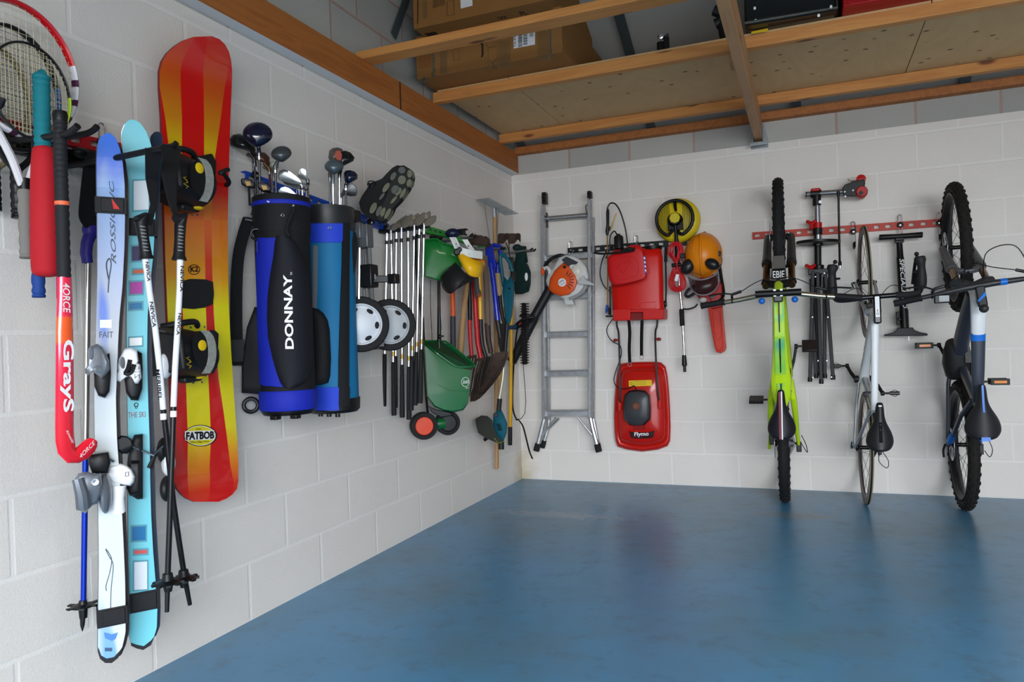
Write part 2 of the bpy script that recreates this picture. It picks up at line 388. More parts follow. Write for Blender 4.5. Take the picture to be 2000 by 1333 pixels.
# timbers
def wood_mat(name, base, dark, axis, rings=14.0, knots=True, rough=0.6):
    m, nt, N, LK, b = nodes(name)
    tc = N('TexCoord'); mp = N('Mapping'); LK(tc.outputs['Object'], mp.inputs[0])
    s = [rings, rings, rings]; s[axis] = 0.9; mp.inputs['Scale'].default_value = s
    n = N('TexNoise'); n.inputs['Scale'].default_value = 1.3; n.inputs['Detail'].default_value = 4; n.inputs['Distortion'].default_value = 1.2; LK(mp.outputs[0], n.inputs['Vector'])
    w = N('Math', operation='MULTIPLY'); w.inputs[1].default_value = 22; LK(n.outputs['Fac'], w.inputs[0])
    sn = N('Math', operation='SINE'); LK(w.outputs[0], sn.inputs[0])
    r = ramp(nt, [(0.0, rgb(*base)), (1.0, rgb(*dark))]); mr = N('Math', operation='MULTIPLY_ADD'); mr.inputs[1].default_value = 0.22; mr.inputs[2].default_value = 0.35; LK(sn.outputs[0], mr.inputs[0]); LK(mr.outputs[0], r.inputs[0])
    cur = r.outputs[0]
    if knots:
        mp2 = N('Mapping'); LK(tc.outputs['Object'], mp2.inputs[0]); s2 = [9, 9, 9]; s2[axis] = 3.0; mp2.inputs['Scale'].default_value = s2
        vo = N('TexVoronoi'); vo.inputs['Scale'].default_value = 1.0; LK(mp2.outputs[0], vo.inputs['Vector'])
        rk = ramp(nt, [(0.08, (1,1,1,1)), (0.17, (0,0,0,1))]); LK(vo.outputs['Distance'], rk.inputs[0])
        mx = N('Mix', data_type='RGBA'); LK(rk.outputs[0], mx.inputs[0]); LK(cur, mx.inputs[6]); mx.inputs[7].default_value = rgb(int(dark[0]*.62), int(dark[1]*.5), int(dark[2]*.45)); cur = mx.outputs[2]
    LK(cur, b.inputs['Base Color']); b.inputs['Roughness'].default_value = rough
    return m
beamw = wood_mat('orange_beam_timber', (176,106,46), (140,76,30), 1, knots=False)
batten = wood_mat('batten_timber', (206,142,74), (176,108,50), 0)
joistw = wood_mat('joist_timber', (186,142,98), (150,106,70), 1)
paintw = mat('white_painted_timber', (215,218,222), 0.5)
# left wall plate: orange face, white-painted underside
mb = MB().hexa((0.0, -4.6, 2.313), X*0.06, Y*4.595, Z*0.152)
mb.m = [1 if (i == 0) else 0 for i in range(6)]
o = struct('trim_1', mb, [beamw, paintw], smooth=False); o['label'] = 'long orange-brown timber wall plate with white painted underside on left wall'
# butt joint in the beam
struct('trim_2', MB().hexa((0.0601, -1.735, 2.313), X*0.0012, Y*0.012, Z*0.152), mat('dark_gap', (62,38,22), 0.9), smooth=False)
def timber(name, x0, x1, y0, y1, z0, z1, m, lab, yaw=0):
    a = V((x1-x0, yaw, 0))
    o = struct(name, MB().hexa((x0, y0, z0), a, Y*(y1-y0), Z*(z1-z0)), m, bevel=0.003, smooth=False); o['label'] = lab; return o
timber('trim_3', 0.02, RIGHT, -2.085, -1.985, 2.467, 2.506, batten, 'flat pine batten nearest the camera')
timber('trim_4', 0.05, RIGHT, -1.335, -1.285, 2.467, 2.527, batten, 'front batten of the plywood loft', 0.02)
timber('trim_5', 0.05, RIGHT, -0.345, -0.295, 2.467, 2.527, batten, 'rear batten of the plywood loft')
timber('trim_6', 0.06, RIGHT, -0.075, 0.0, 2.445, 2.495, beamw, 'timber plate on top of the back wall')
j = timber('trim_7', 1.762, 1.812, FRONT+0.2, -0.012, 2.315, 2.465, joistw, 'ceiling joist running toward the camera')
hm = MB(); hm.hexa((1.735,-0.10,2.295), X*0.105, Y*0.10, Z*0.004); hm.hexa((1.752,-0.09,2.295), X*0.004, Y*0.09, Z*0.13); hm.hexa((1.815,-0.09,2.295), X*0.004, Y*0.09, Z*0.13)
hm.prism([(1.735,-0.004,2.275),(1.845,-0.004,2.275),(1.845,-0.004,2.33),(1.825,-0.004,2.43),(1.75,-0.004,2.43),(1.735,-0.004,2.33)], Y*0.003)
hm.hexa((1.735,-0.10,2.275), X*0.11, Y*0.003, Z*0.022)
o = struct('trim_8', hm, galv, smooth=False); o['label'] = 'galvanised steel hanger holding the joist end'
o = timber('trim_9', 1.72, 1.762, -1.30, -1.17, 2.42, 2.466, joistw, 'short timber noggin beside the joist')
# plywood
m, nt, N, LK, b = nodes('plywood')
tc = N('TexCoord'); mp = N('Mapping'); LK(tc.outputs['Object'], mp.inputs[0]); mp.inputs['Scale'].default_value = (2.2, 1.0, 1)
n = N('TexNoise'); n.inputs['Scale'].default_value = 1.3; n.inputs['Detail'].default_value = 5; n.inputs['Distortion'].default_value = 0.8; LK(mp.outputs[0], n.inputs['Vector'])
w = N('Math', operation='MULTIPLY'); w.inputs[1].default_value = 40; LK(n.outputs['Fac'], w.inputs[0]); sn = N('Math', operation='SINE'); LK(w.outputs[0], sn.inputs[0])
mr = N('Math', operation='MULTIPLY_ADD'); mr.inputs[1].default_value = 0.1; mr.inputs[2].default_value = 0.3; LK(sn.outputs[0], mr.inputs[0])
r = ramp(nt, [(0.0, rgb(212,178,128)), (1.0, rgb(188,148,104))]); LK(mr.outputs[0], r.inputs[0])
mp2 = N('Mapping'); LK(tc.outputs['Object'], mp2.inputs[0]); mp2.inputs['Scale'].default_value = (8, 14, 1)
vo = N('TexVoronoi'); vo.inputs['Scale'].default_value = 1.0; LK(mp2.outputs[0], vo.inputs['Vector'])
rk = ramp(nt, [(0.09, (1,1,1,1)), (0.14, (0,0,0,1))]); LK(vo.outputs['Distance'], rk.inputs[0])
mx = N('Mix', data_type='RGBA'); LK(rk.outputs[0], mx.inputs[0]); LK(r.outputs[0], mx.inputs[6]); mx.inputs[7].default_value = rgb(84,64,44)
LK(mx.outputs[2], b.inputs['Base Color']); b.inputs['Roughness'].default_value = 0.8
plym = m
for k, (x0, x1, lab) in enumerate([(0.07, 0.52, 'narrow plywood loft board at the left beam'), (0.524, 2.62, 'widest plywood loft board crossing above the ceiling joist'), (2.625, RIGHT-0.05, 'plywood loft board at the right edge above the bikes')]):
    tag(part('plywood_board', MB().hexa((x0,-1.31,2.529), X*(x1-x0), Y*1.03, Z*0.015), plym, smooth=False), lab, 'board')
# ================================================================== BIKES (hung nose-up on the back wall, rear tyre on the floor)
tyre_k = mat('tyre_rubber', (22,22,23), 0.8, noise=0.3, nscale=50)
tyre_tan = mat('tyre_tan_wall', (150,140,116), 0.7)
tyre_mud = mat('muddy_tyre_rubber', (28,25,22), 0.85, noise=0.5, nscale=30)
spoke_m = mat('spoke_steel', (70,70,72), 0.35, 0.8)
disc_m = mat('brake_disc_steel', (170,170,172), 0.3, 1.0)
class Bike:
    def __init__(s, X0, rw, lean, yaw, ha, pivot, steer):  # solid black patch standing for the shaded inside of the opening
        s.X0, s.rw, s.lean, s.yaw = X0, rw, lean, yaw
        s.ax = V((-math.cos(ha), math.sin(ha), 0)); s.pv = V(pivot+(0,)); s.R = Matrix.Rotation(steer, 3, s.ax)
    def P(s, f, u, w=0.0):
        return V((s.X0 + w + s.lean*f + s.yaw*(u), -(s.rw+u) + s.yaw*w, s.rw + f))
    def Q(s, f, u, w=0.0):          # points that turn with the steering
        q = s.R @ (V((f, u, w)) - s.pv) + s.pv
        return s.P(q.x, q.y, q.z)
def wheel(F, root, name, cf, rw, tw, knobs, rimm, rimdepth, nsp=28, disc_side=0, hubw=0.055, tm=None, tan=False, cass=False, lab=None):
    c = F(cf, 0, 0); ex = (F(cf+1, 0, 0)-c).normalized(); ey = (F(cf, 1, 0)-c); ey = (ey-ey.project(ex)).normalized(); ax = ex.cross(ey); 
    if ax.dot(F(cf, 0, 1)-c) < 0: ax = -ax
    rr = rw-tw
    rim = MB(); hw = max(0.010, tw*0.42) if knobs else 0.009
    rim.lathe(c, ax, [(rr+0.004, -hw), (rr+0.004, hw), (rr-0.006, hw), (rr-rimdepth, hw*0.35), (rr-rimdepth, -hw*0.35), (rr-0.006, -hw)], 56, closed=True)
    ro = part(name, rim, rimm, root, label=lab)
    ty = MB(); n = 56; m = 14; prof = []
    hy = tw*0.5 if not knobs else tw*0.47
    for i in range(m):
        a = 2*math.pi*i/m; prof.append((rr+tw*0.5+tw*0.5*math.cos(a), hy*math.sin(a)))
    ty.lathe(c, ax, prof, n, closed=True)
    if tan: ty.m = [1 if abs(math.sin(2*math.pi*(k//n+0.5)/m)) > 0.5 else 0 for k in range(n*m)]
    if knobs:
        K = knobs
        for i in range(K):
            for (off, wdt) in ([(-0.19, 0.011), (0.19, 0.011)] if i % 2 else [(-0.40, 0.010), (0.40, 0.010), (0, 0.012)]):
                a = 2*math.pi*i/K; d = ex*math.cos(a)+ey*math.sin(a); t = -ex*math.sin(a)+ey*math.cos(a)
                th = off*2.6; nrm = d*math.cos(th)+ax*math.sin(th); sd = -d*math.sin(th)+ax*math.cos(th)
                p = c + d*(rr+tw*0.5) + nrm*tw*0.49*1.0
                L_ = 2*math.pi*rw/K*0.62
                ty.hexa(p - t*L_/2 - sd*wdt/2 - nrm*0.002, t*L_, sd*wdt, nrm*0.0055)
    part('tyre', ty, [tm or tyre_k, tyre_tan], ro, sharp=50)
    hb = MB(); hb.lathe(c, ax, [(0.016, -hubw), (0.024, -hubw+0.006), (0.024, -hubw+0.012), (0.012, -hubw+0.02), (0.012, hubw-0.02), (0.024, hubw-0.012), (0.024, hubw-0.006), (0.014, hubw)], 20)
    hb.cyl(c-ax*(hubw+0.02), c+ax*(hubw+0.02), 0.007, 10)
    part('hub', hb, blackm, ro)
    sp = MB()
    for i in range(nsp):
        sd = 1 if i % 2 else -1; a = 2*math.pi*i/nsp; b = a + (0.9 if (i//2) % 2 else -0.9)
        p = c + (ex*math.cos(b)+ey*math.sin(b))*0.022 + ax*sd*(hubw-0.01)*0.8; q = c + (ex*math.cos(a)+ey*math.sin(a))*(rr-rimdepth+0.002)
        sp.tube([p, q], 0.0012, 5)
    part('spokes', sp, spoke_m, ro)
    if disc_side:
        dk = MB(); dz = c+ax*disc_side*(hubw-0.002)
        dk.lathe(dz, ax, [(0.092, -0.001), (0.092, 0.001), (0.076, 0.001), (0.076, -0.001)], 40, closed=True)
        for i in range(6):
            a = 2*math.pi*i/6; dk.bar(dz, dz+(ex*math.cos(a)+ey*math.sin(a))*0.078, 0.008, 0.002, up=ax)
        part('brake_disc', dk, disc_m, ro)
    if cass:
        cs = MB()
        for i in range(8):
            r = 0.085-0.0085*i; cs.lathe(c+ax*(0.030+0.0045*i), ax, [(r, -0.001), (r, 0.001), (0.01, 0.001), (0.01, -0.001)], 30)
        part('cassette', cs, mat('cassette_steel', (90,90,94), 0.35, 0.9), ro)
    return ro
def saddle(P, root, f0, f1, u, w, s0, m, stripe=None, cut=False, name='saddle', trim=None):
    n = 14; loops = []
    for i in range(n+1):
        t = i/n; f = f0+(f1-f0)*t        # t=0 nose
        wd = 0.021 + (w*0.56-0.021)*(1/(1+math.exp(-11*(t-0.52))))
        wd *= (1-max(0, t-0.80)**2*11) * (0.72+0.28*min(1, t*8))
        up = 0.014*math.cos((t-0.1)*2.6)
        th = 0.02+0.025*t; lp = []
        for j in range(12):
            a = 2*math.pi*j/12; c_, s_ = math.cos(a), math.sin(a)
            lp.append(P(f, u+up*(-1)+th*(s_ if s_ > 0 else s_*0.7)-0.03*(c_*c_)*(wd/0.075)**1.5*0.8, s0+c_*wd))
        loops.append(lp)
    o = part(name, MB().loft(loops), m, root, sub=1)
    if stripe:
        for (mm, ws, wo, ta, tb) in stripe:
            lp = []
            for k in range(9):
                t = ta+(tb-ta)*k/8; f = f0+(f1-f0)*t; up = -0.014*math.cos((t-0.1)*2.6)+0.02+0.025*t+0.0015
                a = P(f, u+up, s0+wo-ws/2); b = P(f, u+up, s0+wo+ws/2); dn = P(f, u+up-0.003, s0+wo)-P(f, u+up, s0+wo)
                lp.append([a+dn, b+dn, b, a])
            part('stripe', MB().loft(lp), mm, o)
    rl = MB()
    for sd in (-1, 1): rl.tube(ease([P(f0+(f1-f0)*0.15, u-0.012, s0+sd*0.008), P(f0+(f1-f0)*0.4, u-0.035, s0+sd*0.022), P(f0+(f1-f0)*0.7, u-0.04, s0+sd*0.022), P(f0+(f1-f0)*0.92, u-0.012, s0+sd*0.03)], 4), 0.0035, 6)
    part('saddle_rails', rl, steel, o)
    return o
def crank(P, root, bb, s, df, du, pedalm, kind):
    L1 = MB(); a = P(bb[0], bb[1], s*0.045); b = P(bb[0]+df*0.5, bb[1]+du*0.5, s*0.068); c = P(bb[0]+df, bb[1]+du, s*0.082)
    L1.loft([[q + d for d in (V((-.007,-.014,-.012)), V((.007,-.014,-.012)), V((.007,.012,.012)), V((-.007,.012,.012)))] for q in (a, b, c)])
    L1.cyl(P(bb[0], bb[1], s*0.03), P(bb[0], bb[1], s*0.055), 0.022, 16); L1.cyl(P(bb[0]+df, bb[1]+du, s*0.072), P(bb[0]+df, bb[1]+du, s*0.092), 0.014, 12)
    o = part('crank_arm', L1, satin, root, bevel=0.003)
    pf, pu = bb[0]+df, bb[1]+du
    pd = MB(); pd.cyl(P(pf, pu, s*0.085), P(pf, pu, s*0.115 if kind != 'clip' else s*0.15), 0.006, 10)
    if kind == 'flat':
        q = P(pf, pu, s*0.158); RT = Matrix.Rotation(math.radians(48 if s > 0 else 20), 3, 'X'); pd.box(q, 0.085, 0.085, 0.018, R=RT)
        for i in range(4):
            for j in (-1, 1): pd.cyl(q+RT@V((-0.03+0.02*i, j*0.036, -0.013)), q+RT@V((-0.03+0.02*i, j*0.036, 0.013)), 0.003, 6)
    elif kind == 'clip':
        q = P(pf, pu, s*0.145); pd.cyl(q-X*0.026, q+X*0.026, 0.011, 12); pd.torus(q, Y, 0.018, 0.002, 20, 6)
    else:
        q = P(pf, pu, s*0.16)
        for dy in (-0.032, 0.032): pd.box(q+V((0, dy, 0)), 0.088, 0.016, 0.034)
        for dx in (-0.038, 0.0, 0.038): pd.box(q+V((dx, 0, 0)), 0.012, 0.06, 0.02)
    po = part('pedal', pd, pedalm, o, bevel=0.002)
    if kind == 'reflect':
        for dy in (-0.0425, 0.0425):
            part('reflector', MB().box(P(pf, pu, s*0.16)+V((0, dy, 0)), 0.058, 0.005, 0.014), mat('amber_reflector', (235,130,20), 0.2), root_pedal(po))
def root_pedal(o): return o.parent    # reflector sits beside the pedal under the crank arm
def chainring(P, root, bb, r, s=0.048, n=32):
    c = P(bb[0], bb[1], s); ax = X; cr = MB(); pr = []
    k = n*2
    lp = [c + V((0, math.cos(2*math.pi*i/k), math.sin(2*math.pi*i/k)))*(r if i % 2 else r-0.006) for i in range(k)]
    cr.prism(lp, X*0.003); 
    return part('chainring', cr, blackm, root, sharp=20)
def cable(root, pts, name='brake_cable', r=0.0025, m=None):
    return part(name, MB().tube(ease(pts, 8), r, 6), m or black, root)

# ---------------------------------------------------------------- bright green full suspension mountain bike
lime = mat('lime_frame_paint', (186,222,24), 0.3, coat=0.4)
m, nt, N, LK, b = nodes('lime_green_fade_paint')
tc = N('TexCoord'); n1 = N('TexNoise'); n1.inputs['Scale'].default_value = 7; n1.inputs['Detail'].default_value = 1; LK(tc.outputs['Object'], n1.inputs['Vector'])
r = ramp(nt, [(0.42, rgb(176,218,40)), (0.55, rgb(120,200,90)), (0.68, rgb(70,170,140))]); LK(n1.outputs['Fac'], r.inputs[0]); LK(r.outputs[0], b.inputs['Base Color'])
b.inputs['Roughness'].default_value = 0.3; b.inputs['Coat Weight'].default_value = 0.4
limefade = m
gold = mat('bronze_stanchion', (112,78,36), 0.2, 0.9)
t = thing('mountain_bike', 'lime green mountain bike with black saddle, leftmost of the three hung bikes', 'bicycle', (1.893, -0.36, 0), 'bicycles hung on the back wall')
G = Bike(1.888, 0.36, 0.012, 0.012, math.radians(64), (0.87, 0.61), 0.0); P = G.P; Q = G.Q
dkrim = mat('black_rim', (26,26,28), 0.4, 0.2)
wheel(P, t, 'rear_wheel', 0.0, 0.36, 0.062, 74, dkrim, 0.02, 28, disc_side=-1, cass=True)
wheel(Q, t, 'front_wheel', 1.27, 0.36, 0.062, 74, dkrim, 0.02, 28, disc_side=-1)
# frame: one continuous loop of lofted tubes
fr = MB()
def tubew(mb, F, pts, n=14, mi=0):     # pts: (f,u,s, half_width_s, half_height)
    loops = []
    for i, q in enumerate(pts):
        a = pts[max(i-1, 0)]; b_ = pts[min(i+1, len(pts)-1)]
        d = V((b_[0]-a[0], b_[1]-a[1])).normalized() if len(V((b_[0]-a[0], b_[1]-a[1]))) and (abs(b_[0]-a[0])+abs(b_[1]-a[1])) > 1e-6 else V((1, 0))
        nx, ny = -d.y, d.x; lp = []
        for j in range(n):
            an = 2*math.pi*j/n; cc, ss = math.cos(an), math.sin(an)
            cc = math.copysign(abs(cc)**0.75, cc); ss = math.copysign(abs(ss)**0.75, ss)
            lp.append(F(q[0]+nx*ss*q[4], q[1]+ny*ss*q[4], q[2]+cc*q[3]))
        loops.append(lp)
    mb.loft(loops, mi=mi)
tubew(fr, P, [(0.90,0.55,0,0.036,0.032), (0.80,0.545,0,0.031,0.028), (0.66,0.52,0,0.034,0.026), (0.52,0.475,0,0.043,0.028), (0.42,0.44,0,0.056,0.030), (0.33,0.42,0,0.050,0.028), (0.27,0.41,0,0.030,0.024)])   # top tube
tubew(fr, P, [(0.93,0.47,0,0.034,0.035), (0.80,0.32,0,0.042,0.036), (0.60,0.10,0,0.052,0.04), (0.45,0.0,0,0.060,0.045), (0.41,-0.01,0,0.060,0.035)])   # down tube
tubew(fr, P, [(0.43,0.0,0,0.042,0.03), (0.38,0.18,0,0.026,0.028), (0.30,0.40,0,0.022,0.022), (0.285,0.46,0,0.020,0.02)])  # seat tube
tubew(fr, P, [(0.945,0.50,0,0.024,0.026), (0.885,0.605,0,0.024,0.026)])
frame = part('frame', fr, [lime], t)
top = MB()
for (fa, fb, ua, ub, wa, wb) in [(0.86, 0.66, 0.575, 0.5485, .024, .026), (0.655, 0.45, 0.5475, 0.487, .026, .028), (0.40, 0.30, 0.470, 0.4505, .020, .017)]:
    lp = [[P(fa, ua, -wa), P(fa, ua, wa), P(fa, ua+.0022, wa), P(fa, ua+.0022, -wa)], [P((fa+fb)/2, (ua+ub)/2+.0035, -wa), P((fa+fb)/2, (ua+ub)/2+.0035, wa), P((fa+fb)/2, (ua+ub)/2+.0055, wa), P((fa+fb)/2, (ua+ub)/2+.0055, -wa)], [P(fb, ub, -wb), P(fb, ub, wb), P(fb, ub+.002, wb), P(fb, ub+.002, -wb)]]
    top.loft(lp)
part('fade_panel', top, limefade, frame, smooth=False)
bk = MB()
for (fa, fb, ua, ub) in [(0.86, 0.685, 0.5775, 0.5545), (0.65, 0.46, 0.5485, 0.493), (0.40, 0.31, 0.473, 0.4555)]:
    bk.loft([[P(fa, ua, -.004), P(fa, ua, .004), P(fa, ua+.002, .004), P(fa, ua+.002, -.004)], [P((fa+fb)/2, (ua+ub)/2+.0035, -.004), P((fa+fb)/2, (ua+ub)/2+.0035, .004), P((fa+fb)/2, (ua+ub)/2+.0058, .004), P((fa+fb)/2, (ua+ub)/2+.0058, -.004)], [P(fb, ub, -.003), P(fb, ub, .003), P(fb, ub+.002, .003), P(fb, ub+.002, -.003)]])
part('centre_line', bk, black, frame, smooth=False)
sw = MB()
for sd in (-1, 1):
    tubew(sw, P, [(0.40,0.22,sd*0.045,0.020,0.034), (0.30,0.26,sd*0.062,0.018,0.028), (0.17,0.18,sd*0.072,0.016,0.024), (0.06,0.05,sd*0.078,0.012,0.022), (-0.03,0.0,sd*0.088,0.010,0.020)])
    tubew(sw, P, [(0.42,0.03,sd*0.040,0.014,0.024), (0.26,0.02,sd*0.058,0.012,0.02), (0.12,0.005,sd*0.072,0.012,0.018), (-0.02,0.0,sd*0.084,0.010,0.020)])
tubew(sw, P, [(0.345,0.30,-0.05,0.006,0.03), (0.345,0.30,0,0.05,0.035), (0.345,0.30,0.05,0.006,0.03)])
tubew(sw, P, [(0.40,0.20,0,0.056,0.04), (0.34,0.26,0,0.056,0.04), (0.30,0.30,0,0.050,0.03)])
part('swingarm', sw, lime, t)
part('rear_shock', MB().cyl(P(0.40,0.26), P(0.56,0.38), 0.022, 14).cyl(P(0.56,0.38), P(0.60,0.41), 0.014, 12), black, t)
sp = MB().cyl(P(0.285,0.44), P(0.255,0.575), 0.0155, 14); part('seat_post', sp, satin, t)
# fork
fk = MB(); axd = V((-math.cos(math.radians(64)), math.sin(math.radians(64))))
def along(base, d, k): return (base[0]+d.x*k, base[1]+d.y*k)
fa = (1.27, 0.0); ft = (0.955, 0.455); dd = V((ft[0]-fa[0], ft[1]-fa[1])).normalized(); LF = V((ft[0]-fa[0], ft[1]-fa[1])).length
for sd in (-1, 1):
    pts = []
    for k, r in [(-0.02,.017),(0.0,.022),(0.06,.023),(0.20,.024),(0.30,.027),(0.325,.030),(0.345,.026)]:
        q = along(fa, dd, k*LF/0.56); pts.append((Q(q[0], q[1], sd*0.068), r))
    fk.tube([p for p, r in pts], [r for p, r in pts], 16)
q = along(fa, dd, 0.335*LF/0.56)
fk.tube(ease([Q(q[0],q[1],-0.068), Q(q[0]-.01,q[1]-.085,-0.03), Q(q[0]-.01,q[1]-.085,0.03), Q(q[0],q[1],0.068)], 5), 0.012, 8)
fork = part('fork', fk, mat('fork_satin_black', (34,32,34), 0.35), t)
cr = MB()
for sd in (-1, 1):
    a = along(fa, dd, 0.33*LF/0.56); b_ = along(fa, dd, 0.58*LF/0.56)
    part('stanchion', MB().cyl(Q(a[0],a[1],sd*0.068), Q(b_[0],b_[1],sd*0.068), 0.019, 18), gold, fork)
for sd in (-1, 1):
    lg = MB()
    for k in range(4):
        q = along(fa, dd, (0.10+0.035*k)*LF/0.56); lg.torus(Q(q[0],q[1],sd*0.068), Q(q[0]+dd.x,q[1]+dd.y,sd*0.068)-Q(q[0],q[1],sd*0.068), 0.0238, 0.0012, 18, 4, a0=0.3, a1=2.6)
    part('red_graphic', lg, mat('dull_red_print', (150,40,28), 0.5), fork)
b_ = along(fa, dd, 0.55*LF/0.56)
cr.tube([Q(b_[0]+.01,b_[1]-.01,-0.085), Q(b_[0],b_[1]+.0,-0.06), Q(0.945,0.49,0), Q(b_[0],b_[1],0.06), Q(b_[0]+.01,b_[1]-.01,0.085)], [0.018,0.022,0.024,0.022,0.018], 14)
part('fork_crown', cr, black, fork)
# mudguard plate with outlined lettering on the fork brace
q = along(fa, dd, 0.30*LF/0.56)
mg = MB(); base = [Q(1.12,0.375,-0.03), Q(1.12,0.375,0.03), Q(1.06,0.40,0.036), Q(0.985,0.44,0.042), Q(0.935,0.45,0.030), Q(0.935,0.45,-0.030), Q(0.985,0.44,-0.042), Q(1.06,0.40,-0.036)]
mg.prism(base, V((0,-0.003,0.0)))
mgo = part('mudguard', mg, mat('grey_mudguard', (92,88,84), 0.6), fork, smooth=False)
part('black_panel', MB().prism([Q(1.045,0.4085,-0.034), Q(1.045,0.4085,0.034), Q(0.985,0.4425,0.038), Q(0.985,0.4425,-0.038)], V((0,-0.0045,0))), black, mgo, smooth=False)
o_ = Q(0.990,0.4415,-0.031)+V((0,-0.006,0)); 
part('outlined_lettering', text_mb('EBIE', o_, Q(0.990,0.4415,0.031)-Q(0.990,0.4415,-0.031), Q(1.030,0.419,-0.031)-Q(0.990,0.4415,-0.031), bold=0.01), whitep, mgo, smooth=False)
# cockpit
ck = MB(); ck.tube([Q(0.885,0.605,0), Q(0.862,0.655,0)], 0.021, 14)
ck.box(Q(0.875,0.665,0), 0.046, 0.05, 0.058); stem = part('stem', ck, mat('stem_black', (28,30,32), 0.3), t, bevel=0.006)
fp = MB(); 
for sd in (-1, 1): fp.box(Q(0.895,0.692,sd*0.0165), 0.013, 0.004, 0.040)
part('white_clamp', fp, whitep, stem, smooth=False)
part('stem_logo', MB().torus(Q(0.895,0.693,0), Y, 0.0085, 0.0016, 24, 6).torus(Q(0.898,0.694,0.001), Y, 0.004, 0.0013, 14, 6), whitep, stem)
hb = MB(); pts = []
for sx, f, u, r in [(-0.40,0.845,0.655,.0125),(-0.20,0.868,0.672,.0135),(-0.07,0.890,0.678,.014),(-0.045,0.893,0.68,.0175),(0.045,0.893,0.68,.0175),(0.07,0.890,0.678,.014),(0.20,0.868,0.672,.0135),(0.40,0.845,0.655,.0125)]: pts.append((Q(f,u,sx), r))
hb.tube([p for p, r in pts], [r for p, r in pts], 14)
hbo = part('handlebar', hb, mat('bar_bronze_silver', (168,160,138), 0.25, 0.9), t)
ckb = MB().tube([Q(0.893,0.68,-0.115), Q(0.893,0.68,0.115)], 0.0186, 16); part('clamp_sleeve', ckb, black, hbo)
for sd in (-1, 1):
    g = MB(); pp = [Q(0.8625,0.668,sd*0.275), Q(0.846,0.656,sd*0.402)]; g.tube([pp[0], pp[0]+(pp[1]-pp[0])*0.06, pp[0]+(pp[1]-pp[0])*0.08, pp[0]+(pp[1]-pp[0])*0.94, pp[0]+(pp[1]-pp[0])*0.95, pp[1]], [.019,.019,.0165,.0165,.019,.018], 16)
    part('grip', g, rubber, hbo)
    lv = MB(); c0 = Q(0.868,0.670,sd*0.235); lv.torus(c0, X, 0.014, 0.004, 16, 6)
    lv.tube([c0+V((0,0,0.014)), c0+V((0,-0.01,0.03)), c0+V((-sd*0.05,-0.01,0.045))], 0.008, 8)
    lv.tube(ease([c0+V((0,-0.01,0.032)), c0+V((sd*0.05,-0.02,0.038)), c0+V((sd*0.12,-0.02,0.030))], 4), 0.0045, 8)
    part('brake_lever', lv, black, hbo)
    part('lamp_ball', MB().sph(Q(0.855,0.70,sd*0.082), 0.017), mat('blue_ball_plastic', (30,100,190), 0.25), hbo, label='blue ball end')
    cable(t, [c0+V((-sd*0.05,-0.01,0.045)), Q(0.96,0.69,sd*0.10), Q(0.975,0.66,sd*0.02), Q(0.93,0.57,-sd*0.05)])
saddle(P, t, 0.375, 0.105, 0.585, 0.142, 0.0, mat('saddle_black', (22,23,30), 0.5), [(mat('maroon_stripe', (110,24,44), 0.5), 0.012, -0.006, 0.05, 0.98), (whitep, 0.006, 0.004, 0.04, 0.98)])
pm = mat('dark_metal_pedal', (58,50,50), 0.35, 0.5)
crank(P, t, (0.43,-0.01), 1, 0.165, 0.02, pm, 'flat'); crank(P, t, (0.43,-0.01), -1, -0.165, -0.02, pm, 'flat')
chainring(P, t, (0.43,-0.01), 0.07)
part('derailleur', MB().box(P(-0.02,0.01,0.085), 0.03, 0.05, 0.06).cyl(P(-0.02,-0.03,0.075), P(-0.02,-0.03,0.09), 0.024, 16), black, t, bevel=0.004)
part('brake_caliper', MB().box(P(0.03,0.07,-0.068), 0.03, 0.04, 0.06), black, t, bevel=0.004)
cable(t, [P(0.02,0.02,0.09), P(-0.05,0.03,0.13), P(0.0,0.06,0.125), P(0.06,0.08,0.10)])

# ---------------------------------------------------------------- white road bike
t = thing('road_bike', 'white and grey road bike with drop handlebar and thin tyres, middle of three hung bikes', 'bicycle', (2.355, -0.34, 0), 'bicycles hung on the back wall')
G = Bike(2.343, 0.338, 0.030, 0.03, math.radians(73), (0.76, 0.53), math.radians(2)); P = G.P; Q = G.Q
rrim = mat('road_rim', (70,40,48), 0.35, 0.4)
wheel(P, t, 'rear_wheel', 0.0, 0.336, 0.024, 0, rrim, 0.026, 24, tan=True, cass=True)
wheel(Q, t, 'front_wheel', 0.985, 0.336, 0.024, 0, rrim, 0.026, 20, tan=True, hubw=0.045)
fr = MB(); wp = mat('gloss_white_frame', (228,230,232), 0.2, coat=0.5); gp = mat('silver_grey_frame', (160,164,168), 0.25, coat=0.5)
tubew(fr, P, [(0.80,0.47,0,0.024,0.026), (0.66,0.475,0,0.020,0.018), (0.45,0.465,0,0.018,0.016), (0.26,0.445,0,0.017,0.016)])
tubew(fr, P, [(0.80,0.44,0,0.026,0.024), (0.755,0.545,0,0.022,0.02)])
frame = part('frame', fr, wp, t)
d = MB(); tubew(d, P, [(0.80,0.41,0,0.020,0.022), (0.68,0.25,0,0.019,0.024), (0.54,0.06,0,0.021,0.024), (0.42,-0.06,0,0.030,0.024), (0.39,-0.075,0,0.036,0.022)]); dt = part('down_tube', d, wp, frame)
part('grey_panel', MB().prism([P(0.66,0.253,0.0195), P(0.50,0.035,0.022), P(0.47,0.0,0.024), P(0.50,0.015,0.023), P(0.62,0.18,0.0195)], X*0.002), gp, dt, smooth=False)
s_ = MB(); tubew(s_, P, [(0.41,-0.05,0,0.016,0.02), (0.34,0.15,0,0.014,0.02), (0.26,0.42,0,0.016,0.016), (0.255,0.47,0,0.018,0.016)])
